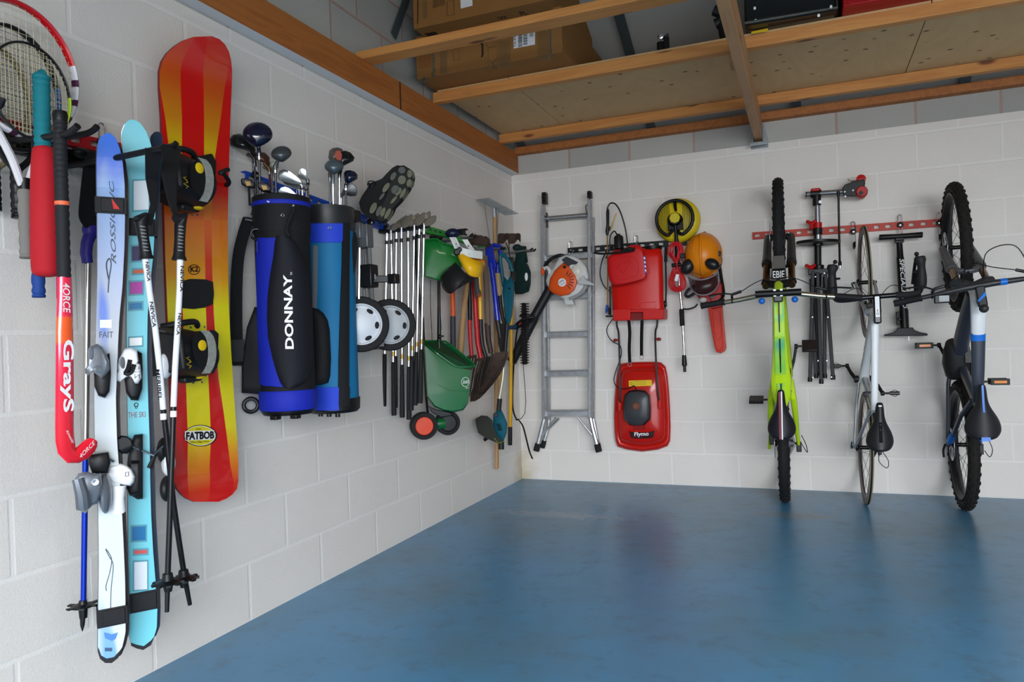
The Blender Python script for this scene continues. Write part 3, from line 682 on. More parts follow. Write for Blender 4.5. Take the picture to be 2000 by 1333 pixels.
for sd in (-1, 1):
    tubew(s_, P, [(0.40,-0.07,sd*0.028,0.010,0.014), (0.25,-0.05,sd*0.046,0.009,0.012), (0.0,0.0,sd*0.062,0.008,0.012)])
    tubew(s_, P, [(0.27,0.42,sd*0.014,0.008,0.010), (0.14,0.22,sd*0.034,0.008,0.010), (0.0,0.0,sd*0.060,0.007,0.009)])
part('rear_triangle', s_, gp, frame)
for i, ch in enumerate('PlanetX'):
    f = 0.735-0.031*i; u = 0.325-0.0425*i
    part('frame_letter', text_mb(ch, P(f,u+0.022,-0.0215), (P(f-0.024,u-0.012,-0.0215)-P(f,u+0.022,-0.0215)), P(f-0.018,u-0.012+0.012,-0.0215)-P(f-0.024,u-0.03,-0.0215), depth=0.0), mat('grey_print', (110,116,122), 0.4), dt, smooth=False) if False else None
part('frame_lettering', text_mb('planet x', P(0.755,0.375,-0.0205), P(0.50,0.02,-0.024)-P(0.755,0.375,-0.0205), (P(0.755,0.375,-0.02)-P(0.78,0.35,-0.02)).normalized()*0.03, depth=0.0022), mat('grey_print', (96,104,110), 0.4), dt, smooth=False)
fk = MB(); fk.tube([Q(0.80,0.40,-0.03), Q(0.80,0.405,0), Q(0.80,0.40,0.03)], 0.022, 12)
for sd in (-1, 1): tubew(fk, Q, [(0.80,0.40,sd*0.03,0.012,0.020), (0.87,0.24,sd*0.040,0.011,0.018), (0.95,0.08,sd*0.048,0.009,0.013), (0.985,0.0,sd*0.050,0.008,0.011)])
fork = part('fork', fk, gp, t)
part('front_brake', MB().box(Q(0.835,0.395,0), 0.06, 0.03, 0.03).tube([Q(0.85,0.38,-0.035), Q(0.86,0.36,-0.03)], 0.008, 8).tube([Q(0.85,0.38,0.035), Q(0.86,0.36,0.03)], 0.008, 8), black, fork, bevel=0.004)
part('quick_release', MB().tube(ease([Q(0.985,0.0,-0.062), Q(0.985,0.03,-0.072), Q(0.955,0.06,-0.068)], 4), 0.005, 8), steel, fork)
part('quick_release', MB().tube(ease([P(0.0,0.0,-0.068), P(-0.0,0.02,-0.08), P(0.04,0.05,-0.078)], 4), 0.005, 8), steel, t)
sm = MB(); sm.tube([Q(0.755,0.545,0), Q(0.75,0.59,0)], 0.019, 14)
sm.hexa(Q(0.735,0.575,-0.018), Q(0.735,0.575,0.018)-Q(0.735,0.575,-0.018), Q(0.88,0.575,-0.018)-Q(0.735,0.575,-0.018), Q(0.735,0.612,-0.018)-Q(0.735,0.575,-0.018))
so = part('stem', sm, mat('polished_black', (20,18,24), 0.2, 0.2), t, bevel=0.007)
part('white_stem_face', MB().hexa(Q(0.768,0.6125,-0.010), Q(0.768,0.6125,0.010)-Q(0.768,0.6125,-0.010), Q(0.875,0.6125,-0.010)-Q(0.768,0.6125,-0.010), V((0,-0.002,0))), whitep, so, smooth=False)
part('stem_mark', MB().torus(Q(0.785,0.6155,0), Y, 0.005, 0.001, 16, 5).bar(Q(0.795,0.6155,0), Q(0.808,0.6155,0), 0.003, 0.001, up=Y), greydk, so)
hb = MB(); hb.tube([Q(0.875,0.592,-0.16), Q(0.875,0.592,0.16)], 0.0135, 14)
hbo = part('handlebar', hb, mat('gloss_black_bar', (16,16,18), 0.15), t)
for sd in (-1, 1):
    tp = MB(); tp.tube(ease([Q(0.875,0.592,sd*0.09), Q(0.872,0.592,sd*0.16), Q(0.885,0.590,sd*0.195), Q(0.945,0.575,sd*0.208), Q(0.985,0.53,sd*0.208), Q(0.975,0.47,sd*0.208), Q(0.94,0.455,sd*0.208), Q(0.885,0.455,sd*0.208)], 5), 0.0165, 14)
    part('bar_tape', tp, mat('bar_tape', (30,30,32), 0.8, bump=0.4, bscale=300), hbo)
    hd = MB(); hp = ease([Q(0.90,0.585,sd*0.207), Q(0.95,0.595,sd*0.209), Q(1.00,0.60,sd*0.209), Q(1.03,0.605,sd*0.206), Q(1.055,0.60,sd*0.202)], 4)
    hd.tube(hp, [0.0215+0.003*math.sin(k*0.55)+(0.003 if k > 12 else 0) for k in range(len(hp))], 14)
    ho = part('brake_hood', hd, mat('rubber_hood', (28,28,29), 0.6), hbo)
    lv = MB(); lv.tube(ease([Q(1.05,0.60,sd*0.20), Q(1.06,0.55,sd*0.195), Q(1.00,0.50,sd*0.19), Q(0.93,0.47,sd*0.185)], 5), [0.008]*16, 8)
    lv.sph(Q(1.075,0.60,sd*0.19), 0.011); lv.tube([Q(0.985,0.605,sd*0.19), Q(0.985,0.60,sd*0.17)], 0.006, 8)
    part('brake_lever', lv, black, ho)
    cable(hbo, [Q(0.90,0.56,sd*0.16), Q(0.93,0.50,sd*0.08), Q(0.86,0.45,sd*0.02)], r=0.002)
saddle(P, t, 0.325, 0.070, 0.595, 0.128, 0.010, mat('road_saddle_black', (28,29,31), 0.45), [(whitep, 0.016, 0.0, 0.06, 0.085), (mat('channel_black', (6,6,7), 0.9), 0.016, 0.0, 0.40, 0.80), (whitep, 0.007, 0.0, 0.44, 0.56)])
part('seat_post', MB().cyl(P(0.255,0.45), P(0.20,0.56), 0.014, 14), satin, t)
cable(t, [P(0.07,0.56,0.02), P(0.02,0.58,0.05), P(-0.02,0.57,0.045), P(0.01,0.56,0.01), P(0.06,0.55,0.012)], name='saddle_cable', r=0.002)
pm = mat('clip_pedal_metal', (70,66,62), 0.3, 0.8)
crank(P, t, (0.405,-0.07), -1, 0.075, -0.15, pm, 'clip'); crank(P, t, (0.405,-0.07), 1, -0.075, 0.15, pm, 'clip')
chainring(P, t, (0.405,-0.07), 0.105)
part('rear_brake', MB().box(P(0.335,0.20,0), 0.06, 0.03, 0.03), black, t, bevel=0.004)
part('derailleur', MB().box(P(-0.015,0.0,0.075), 0.02, 0.04, 0.05).cyl(P(-0.03,-0.03,0.07), P(-0.03,-0.03,0.08), 0.022, 14), black, t, bevel=0.003)

# ---------------------------------------------------------------- grey electric mountain bike
t = thing('electric_bike', 'dark grey and white electric bike with blue details, rightmost of three hung bikes', 'bicycle', (2.835, -0.37, 0), 'bicycles hung on the back wall')
G = Bike(2.838, 0.37, 0.004, -0.012, math.radians(68), (0.80, 0.60), math.radians(9)); P = G.P; Q = G.Q
wheel(P, t, 'rear_wheel', 0.0, 0.366, 0.060, 80, dkrim, 0.02, 32, disc_side=-1, cass=True, tm=tyre_mud)
GS = Bike(2.838, 0.37, 0.004, -0.012, math.radians(68), (0.80, 0.60), math.radians(1.5)); Q = GS.Q
wheel(Q, t, 'front_wheel', 1.12, 0.366, 0.060, 80, dkrim, 0.02, 32, disc_side=-1, tm=tyre_mud)
dg = mat('dark_blue_grey_frame', (58,62,74), 0.4, coat=0.2); blu = mat('bright_blue_paint', (16,112,210), 0.35)
fw_ = MB(); tubew(fw_, P, [(0.86,0.50,0,0.030,0.034), (0.80,0.555,0,0.034,0.036), (0.72,0.55,0,0.034,0.026), (0.632,0.53,0,0.032,0.024)]); 
tubew(fw_, P, [(0.86,0.46,0,0.028,0.03), (0.795,0.61,0,0.026,0.028)])
frame = part('frame', fw_, wp, t, label='white head end of the frame')
tubew(b1 := MB(), P, [(0.640,0.531,0,0.0325,0.0245), (0.60,0.524,0,0.0325,0.024)]); part('blue_band', b1, blu, frame)
d = MB(); tubew(d, P, [(0.605,0.525,0,0.032,0.0238), (0.45,0.50,0,0.029,0.022), (0.30,0.47,0,0.024,0.02), (0.27,0.46,0,0.022,0.02)])
tubew(d, P, [(0.84,0.44,0,0.032,0.036), (0.72,0.28,-0.004,0.036,0.042), (0.60,0.12,-0.006,0.038,0.045), (0.52,0.04,-0.006,0.04,0.045)])
tubew(d, P, [(0.46,0.02,0,0.024,0.024), (0.38,0.20,0,0.020,0.022), (0.28,0.46,0,0.020,0.022), (0.265,0.50,0,0.021,0.02)])
for sd in (-1, 1):
    tubew(d, P, [(0.29,0.44,sd*0.020,0.010,0.013), (0.20,0.32,sd*0.052,0.010,0.013), (0.0,0.02,sd*0.070,0.010,0.014)])
    tubew(d, P, [(0.44,-0.01,sd*0.046,0.012,0.017), (0.34,-0.01,sd*0.060,0.011,0.016), (0.0,0.0,sd*0.072,0.010,0.016)])
do = part('main_tubes', d, dg, frame)
mo = MB(); tubew(mo, P, [(0.56,-0.03,-0.02,0.05,0.05), (0.54,0.02,-0.02,0.066,0.075), (0.46,0.01,-0.02,0.070,0.085), (0.39,0.0,-0.015,0.058,0.07), (0.37,0.0,-0.01,0.04,0.04)])
part('motor', mo, mat('motor_black', (26,26,28), 0.6), t)
part('motor_label', MB().prism([P(0.535,0.10,0.01), P(0.535,0.10,0.05), P(0.47,0.10,0.05), P(0.47,0.10,0.01)], V((0,-0.002,0))), mat('label_grey', (84,84,82), 0.6, noise=0.6, nscale=220), t, smooth=False)
for sd in (-1, 1): part('blue_stay_tip', MB().tube([P(0.07,0.125,sd*0.066), P(0.025,0.055,sd*0.0695)], [0.0165,0.0175], 10), blu, do)
fk = MB(); fa = (1.12,0.0); ft = (0.905,0.42); dd = V((ft[0]-fa[0], ft[1]-fa[1])).normalized(); LF = V((ft[0]-fa[0], ft[1]-fa[1])).length
for sd in (-1, 1):
    pts = []
    for k, r in [(-0.02,.015),(0.0,.019),(0.05,.020),(0.30,.024),(0.50,.027),(0.62,.030),(0.66,.026)]:
        q = along(fa, dd, k*LF); pts.append((Q(q[0], q[1], sd*0.066), r))
    fk.tube([p for p, r in pts], [r for p, r in pts], 16)
q = along(fa, dd, 0.62*LF); fk.tube(ease([Q(q[0],q[1],-0.066), Q(q[0]-.02,q[1]+.05,-0.035), Q(q[0]-.02,q[1]+.05,0.035), Q(q[0],q[1],0.066)], 5), 0.016, 10)
fork = part('fork', fk, mat('fork_grey', (84,86,90), 0.4), t)
for sd in (-1, 1):
    a = along(fa, dd, 0.64*LF); part('stanchion', MB().cyl(Q(a[0],a[1],sd*0.066), Q(ft[0],ft[1],sd*0.066), 0.017, 16), mat('stanchion_bronze', (140,116,84), 0.25, 0.8), fork)
part('fork_crown', MB().tube([Q(ft[0]-.005,ft[1]-.01,-0.088), Q(ft[0]-.01,ft[1]+.01,-0.06), Q(0.87,0.46,0), Q(ft[0]-.01,ft[1]+.01,0.06), Q(ft[0]-.005,ft[1]-.01,0.088)], [.022,.026,.028,.026,.022], 14), greydk, fork)
Q = G.Q
sm = MB(); sm.tube([Q(0.795,0.60,0), Q(0.78,0.66,0)], 0.020, 14); sm.hexa(Q(0.765,0.635,-0.020), Q(0.765,0.635,0.020)-Q(0.765,0.635,-0.020), Q(0.865,0.655,-0.020)-Q(0.765,0.635,-0.020), Q(0.765,0.675,-0.020)-Q(0.765,0.635,-0.020))
so = part('stem', sm, mat('stem_black2', (30,31,34), 0.35), t, bevel=0.006)
part('blue_stem_stripe', MB().prism([Q(0.79,0.681,-0.018), Q(0.80,0.683,-0.018), Q(0.835,0.690,0.018), Q(0.815,0.686,0.018)], V((0,-0.002,0))), blu, so, smooth=False)
part('bell', MB().lathe(Q(0.755,0.665,0), Q(0.755,0.70,0)-Q(0.755,0.665,0), [(0.018,0),(0.021,0.008),(0.018,0.018),(0.008,0.022),(0.001,0.023)], 20), black, so)
hb = MB(); pts = []
for sx, f, u, r in [(-0.37,0.855,0.64,.011),(-0.18,0.862,0.655,.012),(-0.06,0.868,0.665,.0165),(0.06,0.868,0.665,.0165),(0.18,0.862,0.655,.012),(0.37,0.855,0.64,.011)]: pts.append((Q(f,u,sx), r))
hb.tube([p for p, r in pts], [r for p, r in pts], 14); hbo = part('handlebar', hb, mat('satin_black_bar', (46,46,48), 0.35), t)
part('blue_bar_mark', MB().tube([Q(0.8665,0.662,0.085), Q(0.865,0.660,0.115)], 0.0163, 14), blu, hbo)
for sd in (-1, 1):
    g = MB(); pp = [Q(0.860,0.649,sd*0.245), Q(0.855,0.64,sd*0.372)]; g.tube([pp[0], pp[0]+(pp[1]-pp[0])*0.08, pp[0]+(pp[1]-pp[0])*0.1, pp[1]], [.018,.018,.0165,.017], 16); part('grip', g, rubber, hbo)
    c0 = Q(0.862,0.652,sd*0.20); lv = MB(); lv.torus(c0, X, 0.015, 0.004, 16, 6); lv.tube([c0+V((0,0,0.014)), c0+V((-sd*0.01,-0.01,0.03)), c0+V((-sd*0.05,-0.01,0.042))], 0.008, 8)
    lv.tube(ease([c0+V((0,-0.01,0.03)), c0+V((sd*0.05,-0.02,0.045)), c0+V((sd*0.12,-0.02,0.040))], 4), 0.0045, 8); part('brake_lever', lv, black, hbo)
    cable(hbo, [c0+V((-sd*0.05,-0.01,0.042)), Q(0.94,0.70,-sd*0.0+sd*0.07), Q(0.98,0.66,-sd*0.02), Q(0.90,0.52,-sd*0.05)])
cable(hbo, [Q(0.862,0.66,0.22), Q(1.02,0.70,0.17), Q(1.02,0.66,0.06), Q(0.90,0.60,0.03), Q(0.86,0.48,0.02)], name='hose')
dp = MB(); dc = Q(0.835,0.685,-0.165); dp.box(dc, 0.066, 0.028, 0.040); do2 = part('display', dp, black, hbo, bevel=0.004)
part('display_screen', MB().box(dc+V((0.008,-0.0145,0.002)), 0.042, 0.002, 0.028), mat('grey_bezel', (170,172,174), 0.4), do2, smooth=False)
part('display_glass', MB().box(dc+V((0.008,-0.0158,0.002)), 0.034, 0.002, 0.021), mat('lcd_green', (70,84,80), 0.2), do2, smooth=False)
saddle(P, t, 0.385, 0.110, 0.59, 0.155, 0.0, mat('ebike_saddle_black', (32,32,36), 0.5), [(blu, 0.009, 0.0, 0.02, 0.5), (blu, 0.038, 0.0, 0.93, 1.0)])
part('seat_post', MB().cyl(P(0.275,0.47), P(0.215,0.565), 0.0158, 14), satin, t)
cable(t, [P(0.12,0.56,0.02), P(0.06,0.56,0.04), P(0.02,0.55,0.03), P(0.05,0.54,0.01)], name='saddle_cable', r=0.002)
pm = mat('grey_block_pedal', (52,52,48), 0.6)
crank(P, t, (0.465,-0.01), -1, 0.10, -0.13, pm, 'reflect'); crank(P, t, (0.465,-0.01), 1, -0.10, 0.13, pm, 'reflect')
chainring(P, t, (0.465,-0.01), 0.075)
part('derailleur', MB().box(P(-0.02,0.01,0.082), 0.03, 0.04, 0.06), black, t, bevel=0.004)
part('quick_release', MB().tube(ease([P(0.0,0.0,-0.085), P(-0.03,0.02,-0.098), P(-0.07,0.03,-0.098)], 4), 0.006, 8), black, t)
# ================================================================== BACK WALL: rails, hooks and hanging tools
def rail(name, lab, p, q, nrm, h, m, slots=True, pitch=0.062):
    """slotted steel rail from p to q (centres), nrm = out of the wall, h = height"""
    p, q, nrm = V(p), V(q), V(nrm); d = (q-p); Ln = d.length; d.normalize(); up = Z
    o = thing(name, lab, 'rail', p)
    mb = MB(); T = 0.004; off = nrm*0.022
    hh = h*0.30
    mb.hexa(p+off-up*h/2, d*Ln, up*hh, nrm*T); mb.hexa(p+off+up*(h/2-hh), d*Ln, up*hh, nrm*T)
    n = max(1, int(Ln/pitch)); w = Ln/n
    for i in range(n+1):
        a = max(0, i*w-w*0.26); b = min(Ln, i*w+w*0.26)
        mb.hexa(p+off-up*(h/2-hh)+d*a, d*(b-a), up*(h-2*hh), nrm*T)
    mb.hexa(p+nrm*0.0-up*(h/2), d*Ln, up*0.003, nrm*0.022); mb.hexa(p+nrm*0.0+up*(h/2-0.003), d*Ln, up*0.003, nrm*0.022)
    part('channel', mb, m, o, smooth=False)
    return o
def hook(lab, p, nrm, along, reach=0.12, tip=0.04, m=None, spread=0.0, group=None, drop=0.035, name='wall_hook'):
    """chrome wire clip with a black knob on the rail and a black coated prong"""
    p, nrm, al = V(p), V(nrm), V(along); o = thing(name, lab, 'hook', p, group)
    w = MB(); lp = []
    for i in range(9):
        a = math.pi*i/8; lp.append(p+nrm*0.030+al*0.011*math.cos(a)+Z*(0.052+0.011*math.sin(a)))
    w.tube([p+nrm*0.030+al*0.011-Z*0.07]+lp+[p+nrm*0.030-al*0.011-Z*0.07], 0.0028, 8)
    part('wire_clip', w, chrome, o)
    k = MB().lathe(p+nrm*0.027, nrm, [(0.017,0),(0.019,0.004),(0.017,0.012),(0.010,0.014)], 16); ko = part('clamp_knob', k, black, o)
    part('knob_bolt', MB().lathe(p+nrm*0.0405, nrm, [(0.006,0),(0.006,0.002),(0.001,0.003)], 12), chrome, ko)
    if reach:
        for sd in ((-1, 1) if spread else (0,)):
            a = al*sd*spread
            pts = ease([p+nrm*0.030-Z*0.07+al*sd*0.011, p+nrm*0.035-Z*(0.07+drop), p+nrm*(reach*0.6)+a-Z*(0.075+drop), p+nrm*reach+a-Z*(0.07+drop), p+nrm*(reach+0.012)+a-Z*(0.07+drop-tip)], 4)
            part('prong', MB().tube(pts, 0.0055, 8), black, o)
    return o
NB = V((0,-1,0)); NL = V((1,0,0)); DB = X; DL = V((0,1,0))
redrail = mat('red_powder_coat', (188,46,20), 0.45)
o = rail('hook_rail', 'red slotted steel rail on the back wall behind the three bikes', B(1470,462,0), B(1838,436,0), NB, 0.047, redrail)
o = rail('hook_rail', 'black slotted steel rail on the back wall behind the ladder and sprayer', B(1111,491,0), B(1395,470,0), NB, 0.045, black)
hook('chrome wire hook on red rail left of the track pump, holding road bike', B(1666,454,0), NB, X, 0.13, 0.03)
hook('chrome wire hook on red rail holding the black track pump handle', B(1757,441,0), NB, X, 0.0)
hook('chrome wire hook at right end of red rail beside electric bike wheel', B(1833,437,0), NB, X, 0.10)
hook('chrome wire hook on black rail between the ladder stiles', B(1117,490,0), NB, X, 0.11, 0.03)
hook('chrome wire hook on black rail above the red jerry can', B(1245,479,0), NB, X, 0.10, 0.02)
hook('chrome wire hook at right end of black rail above the orange helmet', B(1378,472,0), NB, X, 0.10, 0.02)

# ---------------------------------------------------------------- step ladder
t = thing('step_ladder', 'paint-splashed aluminium step ladder hung on the back wall beside the corner', 'ladder', B(1110,880,0.08))
WF, WR = 0.125, 0.05
def stile(xa, ya, xb, yb, w, wid, m=alu, nm='stile'):
    a, b = B(xa, ya, w), B(xb, yb, w); return part(nm, MB().bar(a, b, 0.024, wid, up=Y), m, t, bevel=0.003)
fl_ = stile(1061,402,1063,818,WF,0.045, nm='front_stile'); fr_ = stile(1152,390,1153,816,WF,0.045, nm='front_stile')
stile(1066,430,1072,820,WR,0.03, nm='rear_stile'); stile(1158,425,1158,818,WR,0.03, nm='rear_stile')
for (xl, yl, xr, yr) in [(1058,505,1156,497), (1058,580,1156,575), (1059,654,1156,651), (1060,730,1156,728), (1060,808,1156,807)]:
    a, b = B(xl, yl, WF), B(xr, yr, WF); a2 = V((a.x, -0.055, a.z)); b2 = V((b.x, -0.055, b.z))
    mb = MB().hexa(a+Z*0.012, b-a, a2-a, Z*0.006); mb.hexa(a-Z*0.022, b-a, V((0,0.004,0)), Z*0.036)
    for i in range(5): mb.hexa(a+Z*0.018+(a2-a)*(0.12+0.18*i), b-a, (a2-a)*0.06, Z*0.002)
    part('tread', mb, alu, t, smooth=False)
part('top_bar', MB().cyl(B(1062,428,WR+0.03), B(1154,420,WR+0.03), 0.017, 16), alu, t)
for (x, y, w, hh, ww) in [(1064,388,WF,0.085,0.034), (1152,381,WF,0.05,0.030)]:
    p = B(x, y, w); mb = MB()
    for k in range(4): mb.box(p+Z*(hh*(0.25*k-0.375)), ww-0.003*(k % 2), 0.05, hh*0.245)
    part('end_cap', mb, black, t, bevel=0.003)
for (x, y) in [(1066,430), (1156,440)]:
    p = B(x, y, WR+0.03); part('hinge_bracket', MB().box(p, 0.014, 0.07, 0.11).cyl(p-Y*0.05+Z*0.02, p+Y*0.03+Z*0.02, 0.012, 12), black if x < 1100 else alu, t, bevel=0.003)
def leg(pts, w, r=0.016, nm='splayed_leg'):
    q = [B(x, y, w) for x, y in pts]; o = part(nm, MB().tube(q, r, 8), alu, t)
    if nm == 'splayed_leg':
        d = (q[-1]-q[-2]).normalized(); part('rubber_foot', MB().tube([q[-1]-d*0.045, q[-1]-d*0.01, q[-1]+d*0.012], [r*1.35, r*1.5, r*1.5], 10), rubber, o)
leg([(1063,818),(1058,838),(1048,878)], WF); leg([(1153,816),(1157,836),(1169,880)], WF)
leg([(1073,815),(1070,838),(1060,872)], WR, 0.013); leg([(1158,816),(1162,836),(1170,878)], WR, 0.013)
leg([(1086,816),(1056,856)], WF-0.005, 0.007, 'brace'); leg([(1092,818),(1068,842)], WR, 0.007, 'brace'); leg([(1128,815),(1160,855)], WF-0.005, 0.007, 'brace')
part('locking_clip', MB().tube(ease([B(1147,420,WF), B(1144,405,WF+.01), B(1147,400,WF+.01)], 4), 0.004, 8), black, t)

# ---------------------------------------------------------------- hover mower
hm_red = mat('mower_red_plastic', (186,22,12), 0.28, coat=0.3)
t = thing('hover_mower', 'red hover lawn mower hanging by its folded handle below the red sprayer', 'lawn mower', B(1254,880,0.1))
outl = [(1212,711),(1230,708),(1254,707),(1278,707),(1291,708),(1300,716),(1304,735),(1307,765),(1309,800),(1310,835),(1309,862),(1304,872),(1285,879),(1254,883),(1225,879),(1206,873),(1202,862),(1200,845),(1199,815),(1200,780),(1203,745),(1206,722)]
def inset(pts, k, w, cx=1254, cy=795, ky=None): return [B(cx+(x-cx)*k, cy+(y-cy)*(ky or k), w) for x, y in pts]
so = [(x, y) for x, y in outl]
loops = [inset(so, 0.97, 0.015), inset(so, 1.0, 0.022), inset(so, 1.0, 0.045), inset(so, 0.95, 0.062), inset(so, 0.90, 0.064, ky=0.925), inset(so, 0.86, 0.055, ky=0.89), inset(so, 0.83, 0.060, ky=0.86), inset(so, 0.80, 0.085, ky=0.83), inset(so, 0.74, 0.100, ky=0.77), inset(so, 0.30, 0.115, ky=0.36), inset(so, 0.1, 0.115, ky=0.1)]
body = part('deck', MB().loft(loops), hm_red, t, sharp=60)
cx, cy = 1244, 797
mo_l = []
for k, w in [(1.08,0.10),(1.05,0.135),(1.0,0.155),(0.82,0.166),(0.3,0.170)]:
    mo_l.append([B(cx+x*k, cy+y*k, w) for x, y in [(-21,-22),(-14,-29),(0,-31),(15,-29),(22,-22),(24,0),(23,20),(13,30),(8,33),(-8,33),(-13,30),(-22,20),(-24,0)]])
cap = part('motor_cover', MB().loft(mo_l), mat('mower_dark_grey', (56,58,62), 0.35), body, sharp=40)
part('motor_rim', MB().tube([B(cx+x*1.09, cy+y*1.09, 0.118) for x, y in [(-21,-22),(-14,-29),(0,-31),(15,-29),(22,-22),(24,0),(23,20),(13,30),(-13,30),(-22,20),(-24,0)]], 0.006, 8, closed=True), black, body)
part('vent_knob', MB().lathe(B(1242,794,0.168), NB, [(0.026,0),(0.026,0.006),(0.020,0.010),(0.018,0.006),(0.001,0.006)], 24), mat('brown_vent', (120,70,50), 0.4), cap)
for (x0, y0, n, dx, sl) in [(1236,760,7,4.0,3), (1238,832,7,3.6,0)]:
    for i in range(n):
        x = x0+dx*i; part('vent_slot', MB().bar(B(x, y0, 0.1145), B(x-sl, y0+8, 0.1145), 0.004, 0.008, up=Y), mat('vent_dark_red', (90,8,8), 0.5), body, smooth=False)
lb = part('warning_label', MB().prism([B(1228,744,0.1115), B(1273,742.5,0.1115), B(1273.5,754,0.114), B(1228.5,755.5,0.114)], V((0,-0.0025,0))), mat('label_yellow', (226,190,16), 0.5), body, smooth=False)
for k in range(4):
    y = 745.6+2.4*k; part('label_line', MB().bar(B(1237, y, 0.1155), B(1262, y-0.8, 0.1155), 0.0012, 0.0016, up=Y), greydk, lb, smooth=False)
part('label_symbol', MB().torus(B(1232.5, 749.6, 0.1155), Y, 0.009, 0.0016, 16, 5), black, lb)
bdg = part('badge', MB().prism([B(1229,843,0.110), B(1240,845,0.110), B(1266,845,0.110), B(1279,841,0.110), B(1276,855,0.107), B(1265,857,0.106), B(1240,857,0.106), B(1232,855,0.107)], V((0,-0.006,0))), mat('badge_maroon', (52,12,12), 0.35), body, smooth=False)
a = B(1239,855,0.1160); part('lettering', text_mb('Flymo', a, B(1267,853.5,0.1160)-a, B(1239,845,0.1170)-a, bold=0.02), whitep, bdg, smooth=False)
a = B(1236,823,0.1615); part('small_lettering', text_mb('GLIDER', a, B(1250,823,0.1615)-a, B(1236,820,0.163)-a), mat('pale_print', (180,182,184), 0.5), cap, smooth=False)
hd = MB()
for pts in ([(1211,797,.10),(1211,770,.125),(1210,700,.12),(1208,650,.075),(1204,628,.055),(1203,540,.045)], [(1289,795,.10),(1285,765,.125),(1281,700,.12),(1280,650,.075),(1284,628,.055),(1284,540,.045)]):
    part('handle_tube', MB().tube(ease([B(*p) for p in pts], 4), 0.007, 10), mat('handle_steel', (88,88,92), 0.3, 0.8), t)
part('handle_crossbar', MB().tube(ease([B(1203,540,.045), B(1206,505,.045), B(1245,495,.045), B(1282,503,.045), B(1284,540,.045)], 5), 0.008, 10), black, t)
for (x, y) in [(1211,797), (1289,793)]: part('pivot_bracket', MB().box(B(x, y-4, 0.095), 0.022, 0.05, 0.07), hm_red, body, bevel=0.004)
for (x, y) in [(1202,665), (1287,663)]: part('wing_knob', MB().ell(B(x, y, 0.105), X*0.016, Y*0.008, Z*0.012).cyl(B(x, y, 0.105), B(1210 if x < 1250 else 1280, y-1, 0.10), 0.006, 8), mat('dark_red_knob', (130,24,24), 0.4), t)
cable(t, [B(1198,622,.10), B(1186,640,.10), B(1187,655,.10), B(1197,668,.11), B(1211,676,.115), B(1213,695,.12), B(1203,725,.12), B(1199,745,.12), B(1209,759,.12), B(1228,759,.13), B(1238,754,.13), B(1243,762,.115)], name='power_cable', r=0.0035)

# ---------------------------------------------------------------- knapsack sprayer
spr = mat('sprayer_red_plastic', (204,18,8), 0.38)
t = thing('knapsack_sprayer', 'large red knapsack sprayer tank hanging behind the red jerry can', 'garden sprayer', B(1248,628,0.2))
lo = []
W0, W1 = 0.075, 0.225
for (yl, xl, xr, w1) in [(486,1203,1287,.19), (490,1196,1291,.215), (505,1193,1294,W1), (540,1193,1295,W1), (580,1195,1296,W1), (606,1197,1297,W1)]:
    lp = []
    for (fx, fw) in [(0,.1),(0,.75),(0.04,.93),(0.12,1),(0.88,1),(0.96,.93),(1,.75),(1,.1),(0.96,0),(0.04,0)]:
        lp.append(B(xl+(xr-xl)*fx, yl+(xr-xl)*fx*-0.05+2, W0+(w1-W0)*fw))
    lo.append(lp)
tank = part('tank', MB().loft(lo), spr, t, sharp=50)
def rbox(x0, y0, x1, y1, w0, w1, dy=0.0):
    a = B(x0, y0, w1); b = B(x1, y0+dy, w1); c = B(x1, y1+dy, w1); d = B(x0, y1, w1); return MB().prism([a, b, c, d], V((0, w1-w0, 0)))
part('base', rbox(1197,604,1231,627,W0,W1+.001,-1), spr, tank, bevel=0.006); part('base', rbox(1255,604,1296,625,W0,W1+.001,-1), spr, tank, bevel=0.006)
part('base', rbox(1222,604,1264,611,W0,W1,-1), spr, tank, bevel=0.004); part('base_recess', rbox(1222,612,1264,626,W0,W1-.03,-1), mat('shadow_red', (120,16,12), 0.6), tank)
part('filler_cap', MB().lathe(B(1275,489,0.15), Z, [(0.058,0),(0.062,0.004),(0.062,0.024),(0.055,0.028),(0.0,0.028)], 28), black, tank)
part('moulded_panel', MB().tube([B(1250,592,W1+.001), B(1281,590,W1+.001), B(1281,602,W1+.001), B(1250,604,W1+.001)], 0.0018, 6, closed=True), spr, tank)
part('moulded_panel', MB().tube([B(1266,524,W1+.001), B(1269,524,W1+.001), B(1269,536,W1+.001), B(1266,536,W1+.001)], 0.0015, 6, closed=True), spr, tank)
pc = B(1209,487,0.12); part('pressure_chamber', MB().lathe(pc, Z, [(0.030,0),(0.033,0.004),(0.033,0.082),(0.026,0.094),(0.012,0.098),(0.012,0.108),(0.0,0.108)], 22), satin, t)
part('chamber_hose', MB().tube(ease([B(1206,461,.12), B(1200,452,.12), B(1192,462,.12), B(1190,490,.12), B(1183,505,.12)], 6), 0.005, 8), black, t)
part('spray_hose', MB().tube(ease([B(1226,482,.13), B(1222,450,.15), B(1213,418,.16), B(1203,400,.16), B(1193,397,.16), B(1187,405,.16), B(1186,413,.16)], 6), 0.0052, 8), black, t)
part('spray_hose', MB().tube(ease([B(1184,492,.13), B(1176,510,.15), B(1172,533,.15), B(1176,552,.15), B(1184,564,.14), B(1195,572,.13)], 6), 0.0052, 8), black, t)
g = MB(); g.tube([B(1187,408,.16), B(1187,415,.16), B(1187,440,.16), B(1186,452,.16), B(1186,460,.16)], [.008,.012,.0105,.014,.008], 12); g.box(B(1188,447,.16), 0.03, 0.02, 0.03)
gun = part('spray_gun', g, black, t, bevel=0.002)
